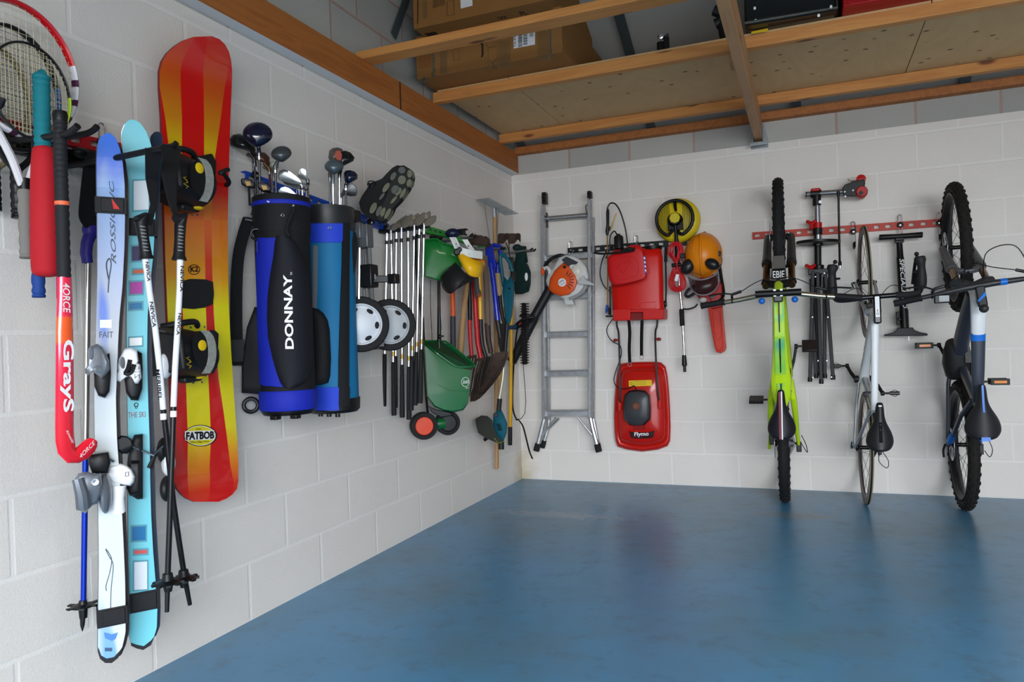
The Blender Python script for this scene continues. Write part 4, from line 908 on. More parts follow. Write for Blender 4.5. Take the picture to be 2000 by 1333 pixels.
part('trigger', MB().tube([B(1193,448,.165), B(1199,432,.175), B(1204,417,.18)], [.006,.005,.004], 8), mat('brass', (176,140,60), 0.3, 0.9), gun)
part('lance', MB().tube([B(1186,458,.16), B(1187,530,.17), B(1186.5,598,.17)], 0.0045, 10), mat('brass', (0,0,0)), t)
part('nozzle', MB().tube([B(1186,596,.17), B(1185,606,.17), B(1184,612,.17)], [.010,.010,.006], 10), mat('nozzle_blue', (30,70,140), 0.4), t)
part('lance_clip', MB().box(B(1190,618,.15), 0.045, 0.03, 0.012).box(B(1190,608,.15), 0.012, 0.03, 0.05), black, t)
part('side_rod', MB().cyl(B(1191.5,560,.13), B(1192,620,.13), 0.006, 8), black, t)
part('pump_lever', MB().tube(ease([B(1301,484,.15), B(1300,512,.15), B(1301,560,.16), B(1300,590,.16)], 4), 0.006, 10), black, t)
part('lever_grip', MB().tube([B(1301,482,.15), B(1300,512,.15)], 0.011, 12), rubber, t)
part('lever_pivot', MB().lathe(B(1299,594,.13), X, [(0.02,-.008),(0.024,0),(0.02,.01),(0.001,.012)], 18).tube([B(1299,594,.13), B(1296,618,.14)], .009, 8), black, t)
for pts, nm in [([(1228,626,.18),(1230,650,.17),(1229,680,.17),(1230,709,.175)], 'strap'), ([(1254,626,.18),(1253,660,.17),(1253,695,.175)], 'strap')]:
    so_ = part(nm, MB().strip(ease([B(*p) for p in pts], 5), X*0.022, 0.003), cloth_k, t)
    e = B(*pts[-1]); part('metal_ring', MB().torus(e-Z*0.012, Y, 0.013, 0.0022, 20, 6), steel, so_)

# ---------------------------------------------------------------- jerry can
t = thing('jerry_can', 'red plastic jerry can with moulded cross hanging in front of the sprayer', 'fuel can', B(1228,558,0.32))
can = mat('jerry_can_red', (200,14,18), 0.42)
cy_ = [(1186,506),(1190,499),(1200,495),(1213,493),(1220,485),(1232,479),(1246,478),(1253,482),(1257,493),(1259,510),(1262,530),(1263,540),(1260,545),(1250,549),(1225,555),(1205,558),(1196,556),(1190,548),(1187,530)]
lo = []; ccx, ccy = 1226, 522
for k, w in [(0.90,.235),(0.98,.245),(1.0,.26),(1.0,.35),(0.985,.365),(0.93,.375),(0.80,.378)]:
    lo.append([B(ccx+(x-ccx)*k, ccy+(y-ccy)*k, w) for x, y in cy_])
cb = part('body', MB().loft(lo), can, t, sharp=50)
part('moulded_cross', MB().tube([B(1203,526,.3795), B(1213,512,.3795), B(1218,516,.3795), B(1230,507,.3795), B(1232,513,.3795), B(1217,534,.3795), B(1212,528,.3795)], 0.0022, 6, closed=True), can, cb)
part('moulded_panel', MB().tube(ease([B(1196,510,.379), B(1240,504,.379), B(1243,538,.379), B(1200,545,.379)], 4, True), 0.0015, 6, closed=True), can, cb)
part('handle_grip', MB().tube([B(1213,491,.385), B(1230,486,.39), B(1240,489,.385)], [.010,.013,.010], 12), black, t)
lbm = mat('label_purple', (96,62,150), 0.5)
lbo = part('side_label', MB().prism([B(1256.3,500,.3775), B(1260.0,500,.372), B(1263,534,.372), B(1259.8,536,.3775)], V((0,-0.003,0))), lbm, cb, smooth=False)
for k in range(4):
    y0 = 503+8*k; part('label_mark', MB().prism([B(1257+.8*k*.9, y0, .381), B(1260+.8*k*.9, y0, .377), B(1260.4+.8*k*.9, y0+3.5, .377), B(1257.6+.8*k*.9, y0+3.5, .381)], V((0,-0.0015,0))), whitep, lbo, smooth=False)
t2 = thing('prong_hook', 'long black coated hook arm carrying the red jerry can handle', 'hook', B(1246,490,0.0))
part('arm', MB().tube(ease([B(1246,474,.03), B(1244,474,.15), B(1242,478,.30), B(1236,489,.41), B(1220,492,.42), B(1180,496,.42), B(1160,494,.42)], 5), 0.0075, 10), black, t2)

# ---------------------------------------------------------------- yellow patio cleaner with lance
yel = mat('patio_cleaner_yellow', (216,190,22), 0.4)
t = thing('patio_cleaner', 'round yellow pressure-washer patio cleaner with black ring handle and silver lance', 'patio cleaner', B(1324,478,0.1))
dc = B(1323,431,0.075)
RX = (B(1367,431,.075)-B(1279,431,.075)).length/2
dk = part('cover', MB().lathe(dc, NB, [(RX*0.98,-.04),(RX,-.03),(RX,0),(RX*0.97,.018),(RX*0.90,.032),(RX*0.82,.040),(0.03,.045),(0.0,.045)], 48), yel, t, sharp=50)
for i in range(24):
    x = -0.121+0.0105*i
    if abs(x) < 0.045: continue
    hgt = math.sqrt(max(0, (RX*0.80)**2-x*x)); part('rib', MB().bar(dc+V((x,-0.045,-hgt)), dc+V((x,-0.045,hgt)), 0.0035, 0.012, up=Y), mat('groove_olive', (120,104,12), 0.6), dk, smooth=False)
dm = MB().lathe(B(1319,431,.118), NB, [(0.052,0),(0.052,.02),(0.045,.035),(0.036,.045),(0.033,.05),(0,.05)], 26); dm.box(B(1319,443,.135), 0.10, 0.03, 0.05)
hub = part('centre_housing', dm, black, t, bevel=0.003)
part('centre_knob', MB().lathe(B(1318,426,.165), NB, [(0.036,0),(0.036,.010),(0.030,.014),(0.0,.014)], 8), mat('dull_yellow', (206,186,40), 0.35), hub)
rc = B(1317.5,427,.17); R_ = (B(1353,427,.17)-B(1282,427,.17)).length/2
pts = [rc+V((R_*math.sin(a), 0.0, R_*math.cos(a))) for a in [math.radians(-156+312*i/40) for i in range(41)]]
pts = [B(1314,449,.15)]+[B(1309,456,.16)]+pts[:]+[B(1327,456,.16)]+[B(1324,450,.15)]
part('ring_handle', MB().tube(pts, [0.011]*len(pts), 12), black, t)
part('top_bracket', MB().tube([B(1318,394,.16), B(1319,405,.14), B(1320,412,.12)], [.012,.010,.009], 10), black, t)
part('lance_joint', MB().tube([B(1319,440,.16), B(1320,455,.15), B(1322,475,.13), B(1323,500,.12), B(1325,540,.12)], [.012,.010,.016,.016,.009], 12), black, t)
part('lance_tube', MB().tube([B(1324,520,.13), B(1327,560,.13), B(1332,605,.13), B(1336.5,695,.13)], 0.0088, 14), chrome, t)
part('lance_grip', MB().tube([B(1331,604,.13), B(1331.2,605.5,.13), B(1332.6,636,.13), B(1332.7,637,.13)], [.014,.0165,.0165,.014], 14), rubber, t)
part('lance_nozzle', MB().tube([B(1336,694,.13), B(1336.3,700,.13), B(1337,714,.13), B(1337,716,.13), B(1337.4,727,.13)], [.013,.015,.018,.010,.010], 14), black, t)

# ---------------------------------------------------------------- red extension cord
t = thing('coiled_flex', 'red extension cord coiled in a figure of eight hanging below the yellow patio cleaner', 'cable', B(1321,560,0.2))
rc = mat('red_cable', (200,28,36), 0.4)
cd = MB(); rnd = random.Random(3)
for k in range(6):
    a = 1+0.10*k; w = .19+.008*k; dx = rnd.uniform(-1.2, 1.2)
    sc = 1-.13*k; a = 0; dx = rnd.uniform(-4, 4)
    up_ = [(1321+dx,514),(1308+2*a-3,497),(1306-a+dx,486),(1310,476-a),(1320,473-a*.8),(1331+a,478),(1334+a*.5,492),(1327,505),(1321+dx,514)]
    lo_ = [(1320+dx,514),(1311-a,533),(1306-a*1.2,551),(1310,565+a*1.2),(1322,570+a*1.5),(1336,565+a),(1340+a,552),(1333+a,534),(1322+dx,516)]
    part('cord_loop', MB().tube(ease([B(x, y, w+rnd.uniform(-.012,.012)) for x, y in [(1320+(x-1320)*sc, 494+(y-494)*(sc*.5+.5)) for x, y in up_]]+[B(x, y, w+rnd.uniform(-.006,.006)) for x, y in [(1323+(x-1323)*sc, 548+(y-548)*(sc*.6+.4)) for x, y in lo_]], 5), 0.0034, 8), rc, t)
part('tie', MB().tube([B(1312,519,.215), B(1330,516.5,.215)], 0.013, 12), black, t)
part('plug', MB().box(B(1322,543,.235), 0.024, 0.028, 0.05, R=Matrix.Rotation(0.3,3,'Y')), white, t, bevel=0.006)

# ---------------------------------------------------------------- helmet with visor and ear defenders
t = thing('safety_helmet', 'orange forestry helmet with mesh visor and black ear defenders hung over the chainsaw', 'helmet', B(1373,560,0.25))
hl = mat('helmet_orange', (226,132,16), 0.35)
hc = B(1373,498,.16); ax = V((0.0,-1,0.10)).normalized()
ux = (X*1.0); uz = ax.cross(ux).normalized()*-1
if uz.z < 0: uz = -uz
lo = []
for k in range(10):
    th = math.pi/2*k/9.3; r = math.cos(th); h = math.sin(th)
    lp = []
    for j in range(40):
        a = 2*math.pi*j/40; rr_ = 1.0
        ridge = 1+0.035*max(0, 1-abs(math.cos(a))*7) if k < 9 else 1
        lp.append(hc+ux*math.cos(a)*0.118*r*ridge+uz*math.sin(a)*0.145*r*ridge+ax*0.125*h)
    lo.append(lp)
brim = [[hc+ux*math.cos(2*math.pi*j/40)*0.124+uz*math.sin(2*math.pi*j/40)*0.152-ax*0.008 for j in range(40)]]
shell = part('shell', MB().loft(brim+lo), hl, t, sharp=60)
rg = MB(); rg.tube(ease([hc+uz*0.135+ax*0.03, hc+uz*0.105+ax*0.088, hc+uz*0.0+ax*0.126, hc-uz*0.105+ax*0.088, hc-uz*0.14+ax*0.03], 6), [0.004]+[0.010]*23+[0.004], 10)
part('crown_ridge', rg, hl, shell)
part('side_rib', MB().tube(ease([hc+uz*0.12+ax*0.035-ux*0.035, hc+uz*0.08+ax*0.098-ux*0.04, hc+ax*0.112-ux*0.045, hc-uz*0.09+ax*0.085-ux*0.035], 6), 0.004, 8), hl, shell)
for (x, y, w, rx, ry, rot) in [(1343,521,.24,.042,.055,0.55), (1391,516,.27,.050,.036,0.45)]:
    c = B(x, y, w); M_ = Matrix.Rotation(rot if x < 1360 else 0.5, 3, 'Y')
    e = MB().ell(c, M_@(X*rx), Y*0.032, M_@(Z*ry)); eo = part('ear_cup', e, mat('ear_cup_black', (26,26,28), 0.35), t)
part('ear_cup_hinge', MB().box(B(1402,496,.20), 0.04, 0.03, 0.035), black, t, bevel=0.004)
part('ear_cup_hinge', MB().box(B(1333,500,.20), 0.035, 0.03, 0.03), black, t, bevel=0.004)
part('ear_wire', MB().tube(ease([B(1406,497,.21), B(1410,508,.22), B(1408,520,.24), B(1402,526,.26)], 5), 0.003, 6), steel, t)
part('ear_wire', MB().tube(ease([B(1334,500,.21), B(1332,508,.22), B(1335,516,.24)], 5), 0.003, 6), steel, t)
m, nt, N, LK, b = nodes('tinted_mesh_visor'); b.inputs['Base Color'].default_value = rgb(40,30,30); b.inputs['Alpha'].default_value = 0.62; b.inputs['Roughness'].default_value = 0.3
vis = m
top_ = [(1344,541,.26),(1352,545,.30),(1365,547,.33),(1380,545,.33),(1394,539,.31),(1403,533,.27)]
bot_ = [(1349,562,.26),(1356,571,.30),(1366,576,.32),(1380,576,.32),(1394,569,.31),(1403,556,.27)]
T_, B_ = ease([B(*p) for p in top_], 4), ease([B(*p) for p in bot_], 4)
vmb = MB().loft([T_, B_], cap=False, closed=False); vo_ = part('visor', vmb, vis, t); vo_.modifiers.new('s', 'SOLIDIFY').thickness = 0.0015
part('visor_rim', MB().tube(T_+B_[::-1], 0.0045, 8, closed=True), grey, vo_)
# ---------------------------------------------------------------- chainsaw
t = thing('chainsaw', 'red chainsaw with orange plastic bar cover hanging below the orange helmet', 'chainsaw', B(1400,690,0.14))
cs_red = mat('chainsaw_red', (170,26,24), 0.4)
bd = MB().loft([[B(1358,548,w), B(1392,534,w), B(1410,556,w), B(1413,590,w), B(1404,596,w), B(1372,594,w), B(1362,578,w)] for w in (.03,.04,.14,.15)])
bo = part('body', bd, cs_red, t, bevel=0.008)
part('engine_cover', MB().prism([B(1386,576,.17), B(1408,572,.17), B(1411,600,.17), B(1390,604,.17)], Y*0.05), cs_red, bo, bevel=0.006)
part('cover_nut', MB().cyl(B(1391,580,.18), B(1391,580,.20), 0.014, 6), black, bo)
part('oil_cap', MB().ell(B(1373,586,.20), X*0.026, Y*0.02, Z*0.018), mat('pale_cap', (190,190,180), 0.5), bo)
part('rear_handle', MB().tube(ease([B(1358,558,.12), B(1345,566,.13), B(1339,576,.13), B(1345,580,.13), B(1358,572,.13)], 5), 0.010, 10), black, t)
part('front_handle', MB().tube(ease([B(1362,594,.16), B(1357,600,.16), B(1345,604,.16), B(1334,604,.16)], 5), 0.006, 10), black, t)
part('top_handle', MB().tube(ease([B(1404,512,.08), B(1409,545,.10), B(1413,575,.14), B(1404,590,.18)], 5), 0.011, 10), black, t)
sc_ = [(1382,598),(1411,594),(1413,620),(1416,650),(1418.6,680),(1416,686),(1407,691),(1399,688),(1396,680),(1390,650),(1386,625)]
lo = []
for k, w in [(0.96,.115),(1,.12),(1,.14),(0.94,.148),(0.74,.149),(0.70,.143),(0.60,.143),(0.56,.149),(0.3,.149),(0.1,.149)]:
    lo.append([B(1401+(x-1401)*k, 643+(y-643)*(1-(1-k)*0.35), w) for x, y in sc_])
scab = part('bar_cover', MB().loft(lo), mat('orange_bar_cover', (206,44,10), 0.45), t, sharp=40)
part('moulded_oval', MB().tube(ease([B(1393,612,.150), B(1404,610,.150), B(1408,640,.150), B(1408,658,.150), B(1403,663,.150), B(1398,658,.150)], 5, True), 0.0025, 6, closed=True), MATS['orange_bar_cover'], scab)

# ---------------------------------------------------------------- folded bike repair stand
t = thing('bike_repair_stand', 'black and silver folding bike repair stand with red clamp, behind road bike handlebar', 'bike stand', B(1600,745,0.12))
slv = mat('silver_tube', (150,152,156), 0.3, 0.8)
part('upper_pole', MB().cyl(B(1596,395,.10), B(1597,440,.10), 0.0165, 18), slv, t)
part('lower_pole', MB().cyl(B(1597,452,.10), B(1598,560,.10), 0.021, 18), black, t)
part('short_silver_section', MB().cyl(B(1597.5,452,.10), B(1597.5,468,.10), 0.0215, 18), slv, t)
part('tee_joint', MB().cyl(B(1583,379,.10), B(1604,378,.10), 0.027, 18).cyl(B(1595,382,.10), B(1595.5,402,.10), 0.025, 18), black, t, bevel=0.003)
part('tee_bolt', MB().lathe(B(1602,395,.12), NB, [(0.01,0),(0.01,.012),(0,.012)], 12), steel, t)
part('red_knob', MB().box(B(1593,372,.10), 0.055, 0.05, 0.02), red, t, bevel=0.006)
part('arm_tube', MB().cyl(B(1574,380,.10), B(1656,374,.13), 0.0165, 18), slv, t)
part('tube_end', MB().cyl(B(1573.5,380,.10), B(1575.5,380,.10), 0.018, 16), black, t)
cl = MB().loft([[B(x, y, w) for x, y in [(1645,368),(1650,361),(1672,353),(1688,350),(1690,358),(1688,368),(1672,384),(1648,384)]] for w in (.09,.10,.17,.18)])
clo = part('clamp_head', cl, black, t, bevel=0.004)
part('clamp_jaw', MB().lathe(B(1682,377,.13), NB, [(0.034,-.05),(0.036,0),(0.036,.05),(0.030,.06),(0.0,.06)], 10), red, clo); part('clamp_jaw', MB().lathe(B(1681,352,.13), NB, [(0.026,-.05),(0.028,0),(0.028,.04),(0,.045)], 10), red, clo)
part('jaw_recess', MB().box(B(1682,377,.195), 0.022, 0.006, 0.022, R=Matrix.Rotation(.78,3,'Y')), black, clo)
for (x, y) in [(1650,375), (1666,372), (1651,384)]: part('clamp_bolt', MB().lathe(B(x, y, .182), NB, [(0.005,0),(0.005,.004),(0,.004)], 8), steel, clo)
part('tension_knob', MB().sph(B(1665.5,356,.16), 0.014), chrome, clo)
part('lever_wire', MB().tube([B(1665,355,.16), B(1660,354,.16), B(1656,350,.16)], 0.003, 6), steel, clo)
part('locating_rod', MB().tube([B(1637,374,.14), B(1637.3,382,.14), B(1637.6,384,.14), B(1640,510,.15), B(1640.3,512,.15), B(1640.5,519,.15)], [.009,.009,.0065,.0065,.010,.010], 12), black, t)
part('rod_tip', MB().cyl(B(1640.5,519,.15), B(1640.6,524,.15), 0.0065, 12), chrome, t)
part('red_collar', MB().cyl(B(1597,435,.10), B(1597,446,.10), 0.026, 18), red, t); part('black_collar', MB().cyl(B(1597,446,.10), B(1597,459,.10), 0.028, 18), black, t, bevel=0.003)
for (x, y) in [(1585,437), (1583,523)]:
    c = B(x, y, .12); mb = MB(); 
    for k in range(3):
        a = 2.1*k+0.5; mb.tube([c, c+V((math.cos(a)*0.024, 0, math.sin(a)*0.024))], [0.012, 0.011], 8); mb.sph(c+V((math.cos(a)*0.026, 0, math.sin(a)*0.026)), 0.0115)
    mb.tube([c, B(1594, y+2, .10)], 0.009, 8); part('wing_knob', mb, red, t)
part('tool_tray', MB().lathe(B(1598,477,.155)+Y*-0.0, V((0.04,0.0,1)), [(0.125,0),(0.130,0.004),(0.130,0.018),(0.122,0.018),(0.120,0.006),(0.03,0.006)], 44, closed=True).cyl(B(1598,480,.10), B(1598,472,.10), 0.03, 16).bar(B(1598,478,.10), B(1598,478,.23), 0.02, 0.008), black, t)
part('leg_hub', MB().cyl(B(1599,518,.10), B(1599,534,.10), 0.032, 18).box(B(1600,531,.11), 0.13, 0.05, 0.035), black, t, bevel=0.004)
for (xa, ya, xb, yb, w) in [(1588,530,1582,742,.13), (1612,532,1627,738,.13), (1597,532,1604,746,.15), (1590,540,1602,730,.08), (1610,540,1611,735,.08), (1584,545,1594,735,.10)]:
    lo_ = part('folded_leg', MB().bar(B(xa, ya, w), B(xb, yb, w), 0.022, 0.024, up=Y), satin, t, bevel=0.003)
    part('leg_foot', MB().cyl(B(xb, yb-5, w), B(xb, yb+4, w), 0.014, 12), black, lo_)
for (x, y) in [(1587,620), (1617,620), (1598,705), (1615,705), (1588,738), (1624,737), (1593,541), (1610,534)]:
    part('rivet', MB().lathe(B(x, y, .145), NB, [(0.004,0),(0.004,.003),(0,.003)], 8), steel, t)

# ---------------------------------------------------------------- track pump
t = thing('track_pump', 'black bicycle track pump hung by its handle between road bike and electric bike', 'bicycle pump', B(1769,658,0.1))
part('handle', MB().tube([B(1717,464,.12), B(1719,464,.12), B(1746,462.5,.12), B(1770,461,.12), B(1800,459,.12), B(1802,459,.12)], [.016,.018,.016,.016,.018,.016], 16), black, t)
part('handle_clip', MB().box(B(1756,470,.12), 0.05, 0.03, 0.03).cyl(B(1748,468,.12), B(1765,467,.12), 0.02, 12), black, t, bevel=0.003)
part('barrel', MB().tube([B(1756,466,.12), B(1758,502,.115), B(1758,503,.115), B(1765,612,.10), B(1767,646,.10)], [.016,.019,.021,.022,.022], 20), black, t)
part('lower_sleeve', MB().tube([B(1765,605,.10), B(1767,642,.10)], 0.025, 18), black, t)
part('valve_head', MB().box(B(1754,622,.11), 0.022, 0.03, 0.08).cyl(B(1757,624,.12), B(1757,624,.14), 0.010, 10), satin, t, bevel=0.003)
a = B(1756.5,506,.140); a2 = B(1763,603,.127); part('lettering', text_mb('SPECIALIZED', a, a2-a, X*0.024+Z*0.002, depth=-0.0035 if False else 0.0035, shear=0.25, bold=0.01), whitep, t, smooth=False)
bs = [(1727,657),(1727,654),(1745,650),(1752,645),(1752,641),(1783,640),(1786,645),(1796,649),(1812,652),(1812,656)]
part('base', MB().loft([[B(x, y, w) for x, y in bs] for w in (.07,.08,.13,.14)]), satin, t, bevel=0.004)
part('base_spike', MB().cyl(B(1775,657,.10), B(1775,666,.10), 0.0015, 6), steel, t)

# ---------------------------------------------------------------- leaf blower
t = thing('leaf_blower', 'orange and white leaf blower with long black tube hung across the ladder', 'leaf blower', B(1100,600,0.25))
wb_ = mat('blower_white', (206,206,202), 0.4); ob_ = mat('blower_orange', (222,84,24), 0.35)
W = .19
sc_ = [(1066,549),(1070,537),(1080,524),(1092,503),(1104,499),(1119,500),(1134,508),(1146,523),(1150,540),(1148,560),(1141,572),(1126,583),(1108,588),(1085,576),(1072,566)]
lo = []
for k, w in [(0.92,.155),(1,.165),(1,.215),(0.93,.228),(0.6,.235),(0.2,.235)]: lo.append([B(1107+(x-1107)*k, 543+(y-543)*k, w) for x, y in sc_])
hs = part('fan_housing', MB().loft(lo), wb_, t, sharp=50)
oc = [(1071,565),(1074,545),(1083,529),(1100,513),(1111,520),(1124,539),(1128,552),(1122,567),(1112,576),(1095,579),(1079,573)]
lo = []
for k, w in [(1,.21),(1,.245),(0.93,.262),(0.7,.268),(0.2,.27)]: lo.append([B(1100+(x-1100)*k, 547+(y-547)*k, w) for x, y in oc])
oo = part('engine_cover', MB().loft(lo), ob_, t, sharp=50)
for k in range(7):
    a = -0.9+0.33*k; c = B(1101,549,.27); part('grille_slot', MB().bar(c+V((math.cos(a)*0.042,0,math.sin(a)*0.042)), c+V((math.cos(a)*0.075,0,math.sin(a)*0.075)), 0.006, 0.004, up=Y), mat('dark_orange_slot', (120,40,12), 0.5), oo, smooth=False)
bc = B(1098,552,.271); bd_ = part('round_badge', MB().lathe(bc, NB, [(0.029,0),(0.029,.003),(0.0,.003)], 30), white, oo)
rt = Matrix.Rotation(math.radians(-35), 3, 'Y')
a = bc+V((0,-0.0035,0))+rt@V((-0.022,0,0.002)); part('badge_lettering', text_mb('STIHL', a, rt@V((0.044,0,0)), rt@V((0,0,0.014)), bold=0.02), black, bd_, smooth=False)
a = bc+V((0,-0.0035,0))+rt@V((-0.017,0,-0.016)); part('badge_lettering', text_mb('BG 86', a, rt@V((0.034,0,0)), rt@V((0,0,0.011))), black, bd_, smooth=False)
part('air_filter_cover', MB().prism([B(1099,508,.215), B(1108,502,.215), B(1131,513,.215), B(1127,517,.215), B(1116,518,.215), B(1112,524,.215)], V((0,-0.03,0))), greydk, hs, bevel=0.005)
part('filter_knob', MB().lathe(B(1103,522,.26), NB, [(0.012,0),(0.012,.008),(0,.009)], 12), black, oo)
part('fuel_tank', MB().ell(B(1127,530,.21), X*0.050, Y*0.04, Z*0.055), mat('cream_tank', (214,212,196), 0.3), t)
part('handle', MB().tube(ease([B(1064,522,.20), B(1071,511,.21), B(1082,503,.21), B(1094,499,.21), B(1102,501,.20)], 5), 0.0125, 12), black, t)
part('handle_front', MB().tube(ease([B(1059,538,.20), B(1061,528,.20), B(1066,522,.20), B(1073,528,.21), B(1074,538,.21), B(1075,549,.20)], 4), 0.014, 12), wb_, t)
part('orange_trigger_guard', MB().ell(B(1060,531,.215), X*0.014, Y*0.016, Z*0.028), ob_, t)
part('volute_ribs', MB().tube(ease([B(1112,584,.225), B(1130,576,.225), B(1142,562,.225), B(1146,545,.225)], 4), 0.013, 8), mat('grey_volute', (150,152,150), 0.5, bump=1.0, bscale=60), hs)
part('outlet_foot', MB().prism([B(1105,583,.17), B(1110,575,.17), B(1114,578,.17), B(1122,588,.17), B(1125,596,.17), B(1108,597,.17)], V((0,-0.05,0))), wb_, hs, bevel=0.006)
part('choke_lever', MB().prism([B(1128,552,.25), B(1141,539,.25), B(1145,547,.25), B(1163,556,.25), B(1160,558,.25), B(1134,556,.25)], V((0,-0.02,0))), mat('pale_grey_plastic', (186,188,186), 0.45), hs, bevel=0.003)
tb = [B(1075,562,.19), B(1069,574,.19), B(1046,615,.20), B(1044,619,.20), B(1010,688,.20), B(1000,706,.19)]
part('blower_tube', MB().tube(tb, [.034,.033,.033,.037,.034,.036], 22), mat('blower_tube_black', (24,24,26), 0.5), t)
# ================================================================== LEFT WALL
def grip_wrap(pts, r, m, parent, turns=10, nm='grip', lip=0.0012):
    pts = [V(p) for p in pts]; P_, R_ = [], []
    k = turns*3
    path = ease(pts, max(2, k//max(1, len(pts)-1))); n = len(path)
    rs = r if isinstance(r, (list, tuple)) else [r, r]
    for i, p in enumerate(path):
        t = i/(n-1); rr = rs[0]+(rs[-1]-rs[0])*t; R_.append(rr + (lip if i % 3 else -lip)); P_.append(p)
    return part(nm, MB().tube(P_, R_, 16), m, parent)
o = rail('hook_rail', 'red slotted steel rail on left wall behind the rackets and skis', L(-15,245,0), L(262,301,0), NL, 0.040, mat('bright_red_rail', (176,24,34), 0.4))
hook('chrome wire hook on the red rail above the blue silver skis', L(186,283,0), NL, DL, 0.0)
t = thing('racket_hook', 'black double-prong wall hook holding the rackets and bat', 'hook', V((0,-3.78,1.66)))
part('prong', MB().tube(ease([V((0.02,-3.84,1.645)), B(35,274,3.84), B(120,264,3.84), B(140,256,3.84), B(152,246,3.84)], 5), [0.0085]*20+[0.009], 10), satin, t)
part('prong', MB().tube(ease([V((0.02,-3.72,1.66)), B(100,272,3.72), B(160,263,3.72), B(180,256,3.72), B(190,247,3.72)], 5), 0.0085, 10), satin, t)
part('hook_plate', MB().box((0.015,-3.78,1.65), 0.03, 0.14, 0.05), black, t, bevel=0.004)
t = thing('racket_hook', 'rounded black hook tip at the left edge beside the white racket', 'hook', V((0,-3.98,1.72)))
part('prong', MB().tube([V((.01,-3.98,1.70)), L(-12,214,.20), L(0,206,.22), L(5,192,.23)], .0085, 10), satin, t)
t = thing('glove_clip', 'small black plastic clip hanging from the red rail beside the blue ski pole', 'clip', L(160,305,.03))
part('clip_body', MB().ell(L(158,299,.05), X*0.02, Y*0.028, Z*0.016).ell(L(176,308,.05), X*0.018, Y*0.024, Z*0.014), black, t)

# ---------------------------------------------------------------- rackets
stringm = mat('racket_string', (196,186,150), 0.5); stringk = mat('dark_string', (60,56,48), 0.5)
def racket(lab, w, cy, cz, hw, hh, fr, frm, hz, gripm, g0, g1, gr, smat, grp, throat=True, split=None, tilt=0.0, bandm=None, nst=(15, 17)):
    t = thing('racket', lab, 'racket', V((w, cy, g1)), grp)
    def E(a, k=1.0): return V((w + tilt*math.sin(a)*0, cy+math.sin(a)*hw*k, cz+math.cos(a)*hh*k))
    N_ = 56; pts = [E(2*math.pi*i/N_) for i in range(N_)]
    mb = MB(); n = 8; loops = []
    for i in range(N_):
        a = 2*math.pi*i/N_; d = V((0, math.sin(a)*hh, math.cos(a)*hw)).normalized(); c = pts[i]
        loops.append([c+d*fr*0.55*math.cos(q)+X*fr*1.0*math.sin(q) for q in [2*math.pi*j/n for j in range(n)]])
    loops.append(loops[0]); mb.loft(loops, cap=False)
    if split:
        mb.m = [split(2*math.pi*(k//n+0.5)/N_) for k in range(len(mb.f))]
    hoop = part('hoop', mb, frm, t)
    st = MB()
    for i in range(nst[0]):
        y = -1+2*(i+1)/(nst[0]+1); z = math.sqrt(1-y*y); st.tube([V((w, cy+y*hw, cz-z*hh)), V((w, cy+y*hw, cz+z*hh))], 0.0007, 4)
    for i in range(nst[1]):
        z = -1+2*(i+1)/(nst[1]+1); y = math.sqrt(1-z*z); st.tube([V((w+.001, cy-y*hw, cz+z*hh)), V((w+.001, cy+y*hw, cz+z*hh))], 0.0007, 4)
    part('strings', st, smat, hoop)
    m0 = frm[0] if isinstance(frm, list) else frm
    if throat:
        for sd in (-1, 1):
            a = math.pi+sd*0.55; p0 = E(a); part('throat_arm', MB().tube(ease([p0, V((w, cy+sd*-0.035, (p0.z+g0)/2)), V((w, cy+sd*-0.010, g0+0.02)), V((w, cy, g0))], 4), fr*0.8, 8), (bandm or m0), t)
    else:
        part('shaft', MB().tube([E(math.pi), V((w, cy, g0))], 0.006, 8), m0, t)
    part('collar', MB().tube([V((w, cy, g0+0.03)), V((w, cy, g0))], gr*0.95, 12), black, t)
    grip_wrap([V((w, cy, g0)), V((w, cy, g1+.02)), V((w, cy, g1))], gr, gripm, t, 9)
    return t
whiter = mat('racket_white', (216,214,216), 0.3, coat=0.4); redr = mat('racket_red', (196,16,26), 0.25, coat=0.5); purp = mat('racket_plum', (70,24,56), 0.3)
def sp1(a):
    a = a if a < math.pi else a-2*math.pi
    if abs(a) < 1.28: return 0
    return 2 if (int((abs(a)-1.28)*8) % 3 == 1) else 1
GR = 'rackets hanging on the left wall hook'
racket('white tennis racket with large red-topped hoop and grey striped grip', 0.13, -3.838, 1.82, 0.158, 0.175, 0.013, [redr, whiter, purp], 0, mat('grey_grip_tape', (122,118,112), 0.8), 1.50, 1.318, 0.0165, stringm, GR, split=sp1, bandm=whiter)
blk = mat('racket_black', (22,22,22), 0.3); yl = mat('racket_amber', (168,120,20), 0.35); bl_ = mat('racket_blue', (26,84,150), 0.3)
racket('black and amber tennis racket whose hoop sits inside the red one', 0.085, -3.828, 1.78, 0.128, 0.165, 0.011, [blk, yl, bl_], 0, black, 1.545, 1.43, 0.015, stringk, GR, split=lambda a: 2 if 1.3 < a < 1.75 else (1 if 1.75 <= a < 2.3 else 0))
lg = mat('racket_lime', (170,206,40), 0.35)
racket('slim black and lime badminton racket with a blue grip', 0.17, -3.838, 1.755, 0.108, 0.125, 0.006, [blk, lg], 0, mat('blue_grip_tape', (20,60,130), 0.7), 1.40, 1.212, 0.015, stringm, GR, throat=False, split=lambda a: 1 if 1.5 < a < 2.35 else 0, nst=(20, 20))
racket('black-gripped squash racket nearest the wall at left edge', 0.045, -3.86, 1.76, 0.10, 0.14, 0.010, [mat('racket_tan', (120,110,80), 0.4)], 0, black, 1.545, 1.45, 0.014, stringk, GR)

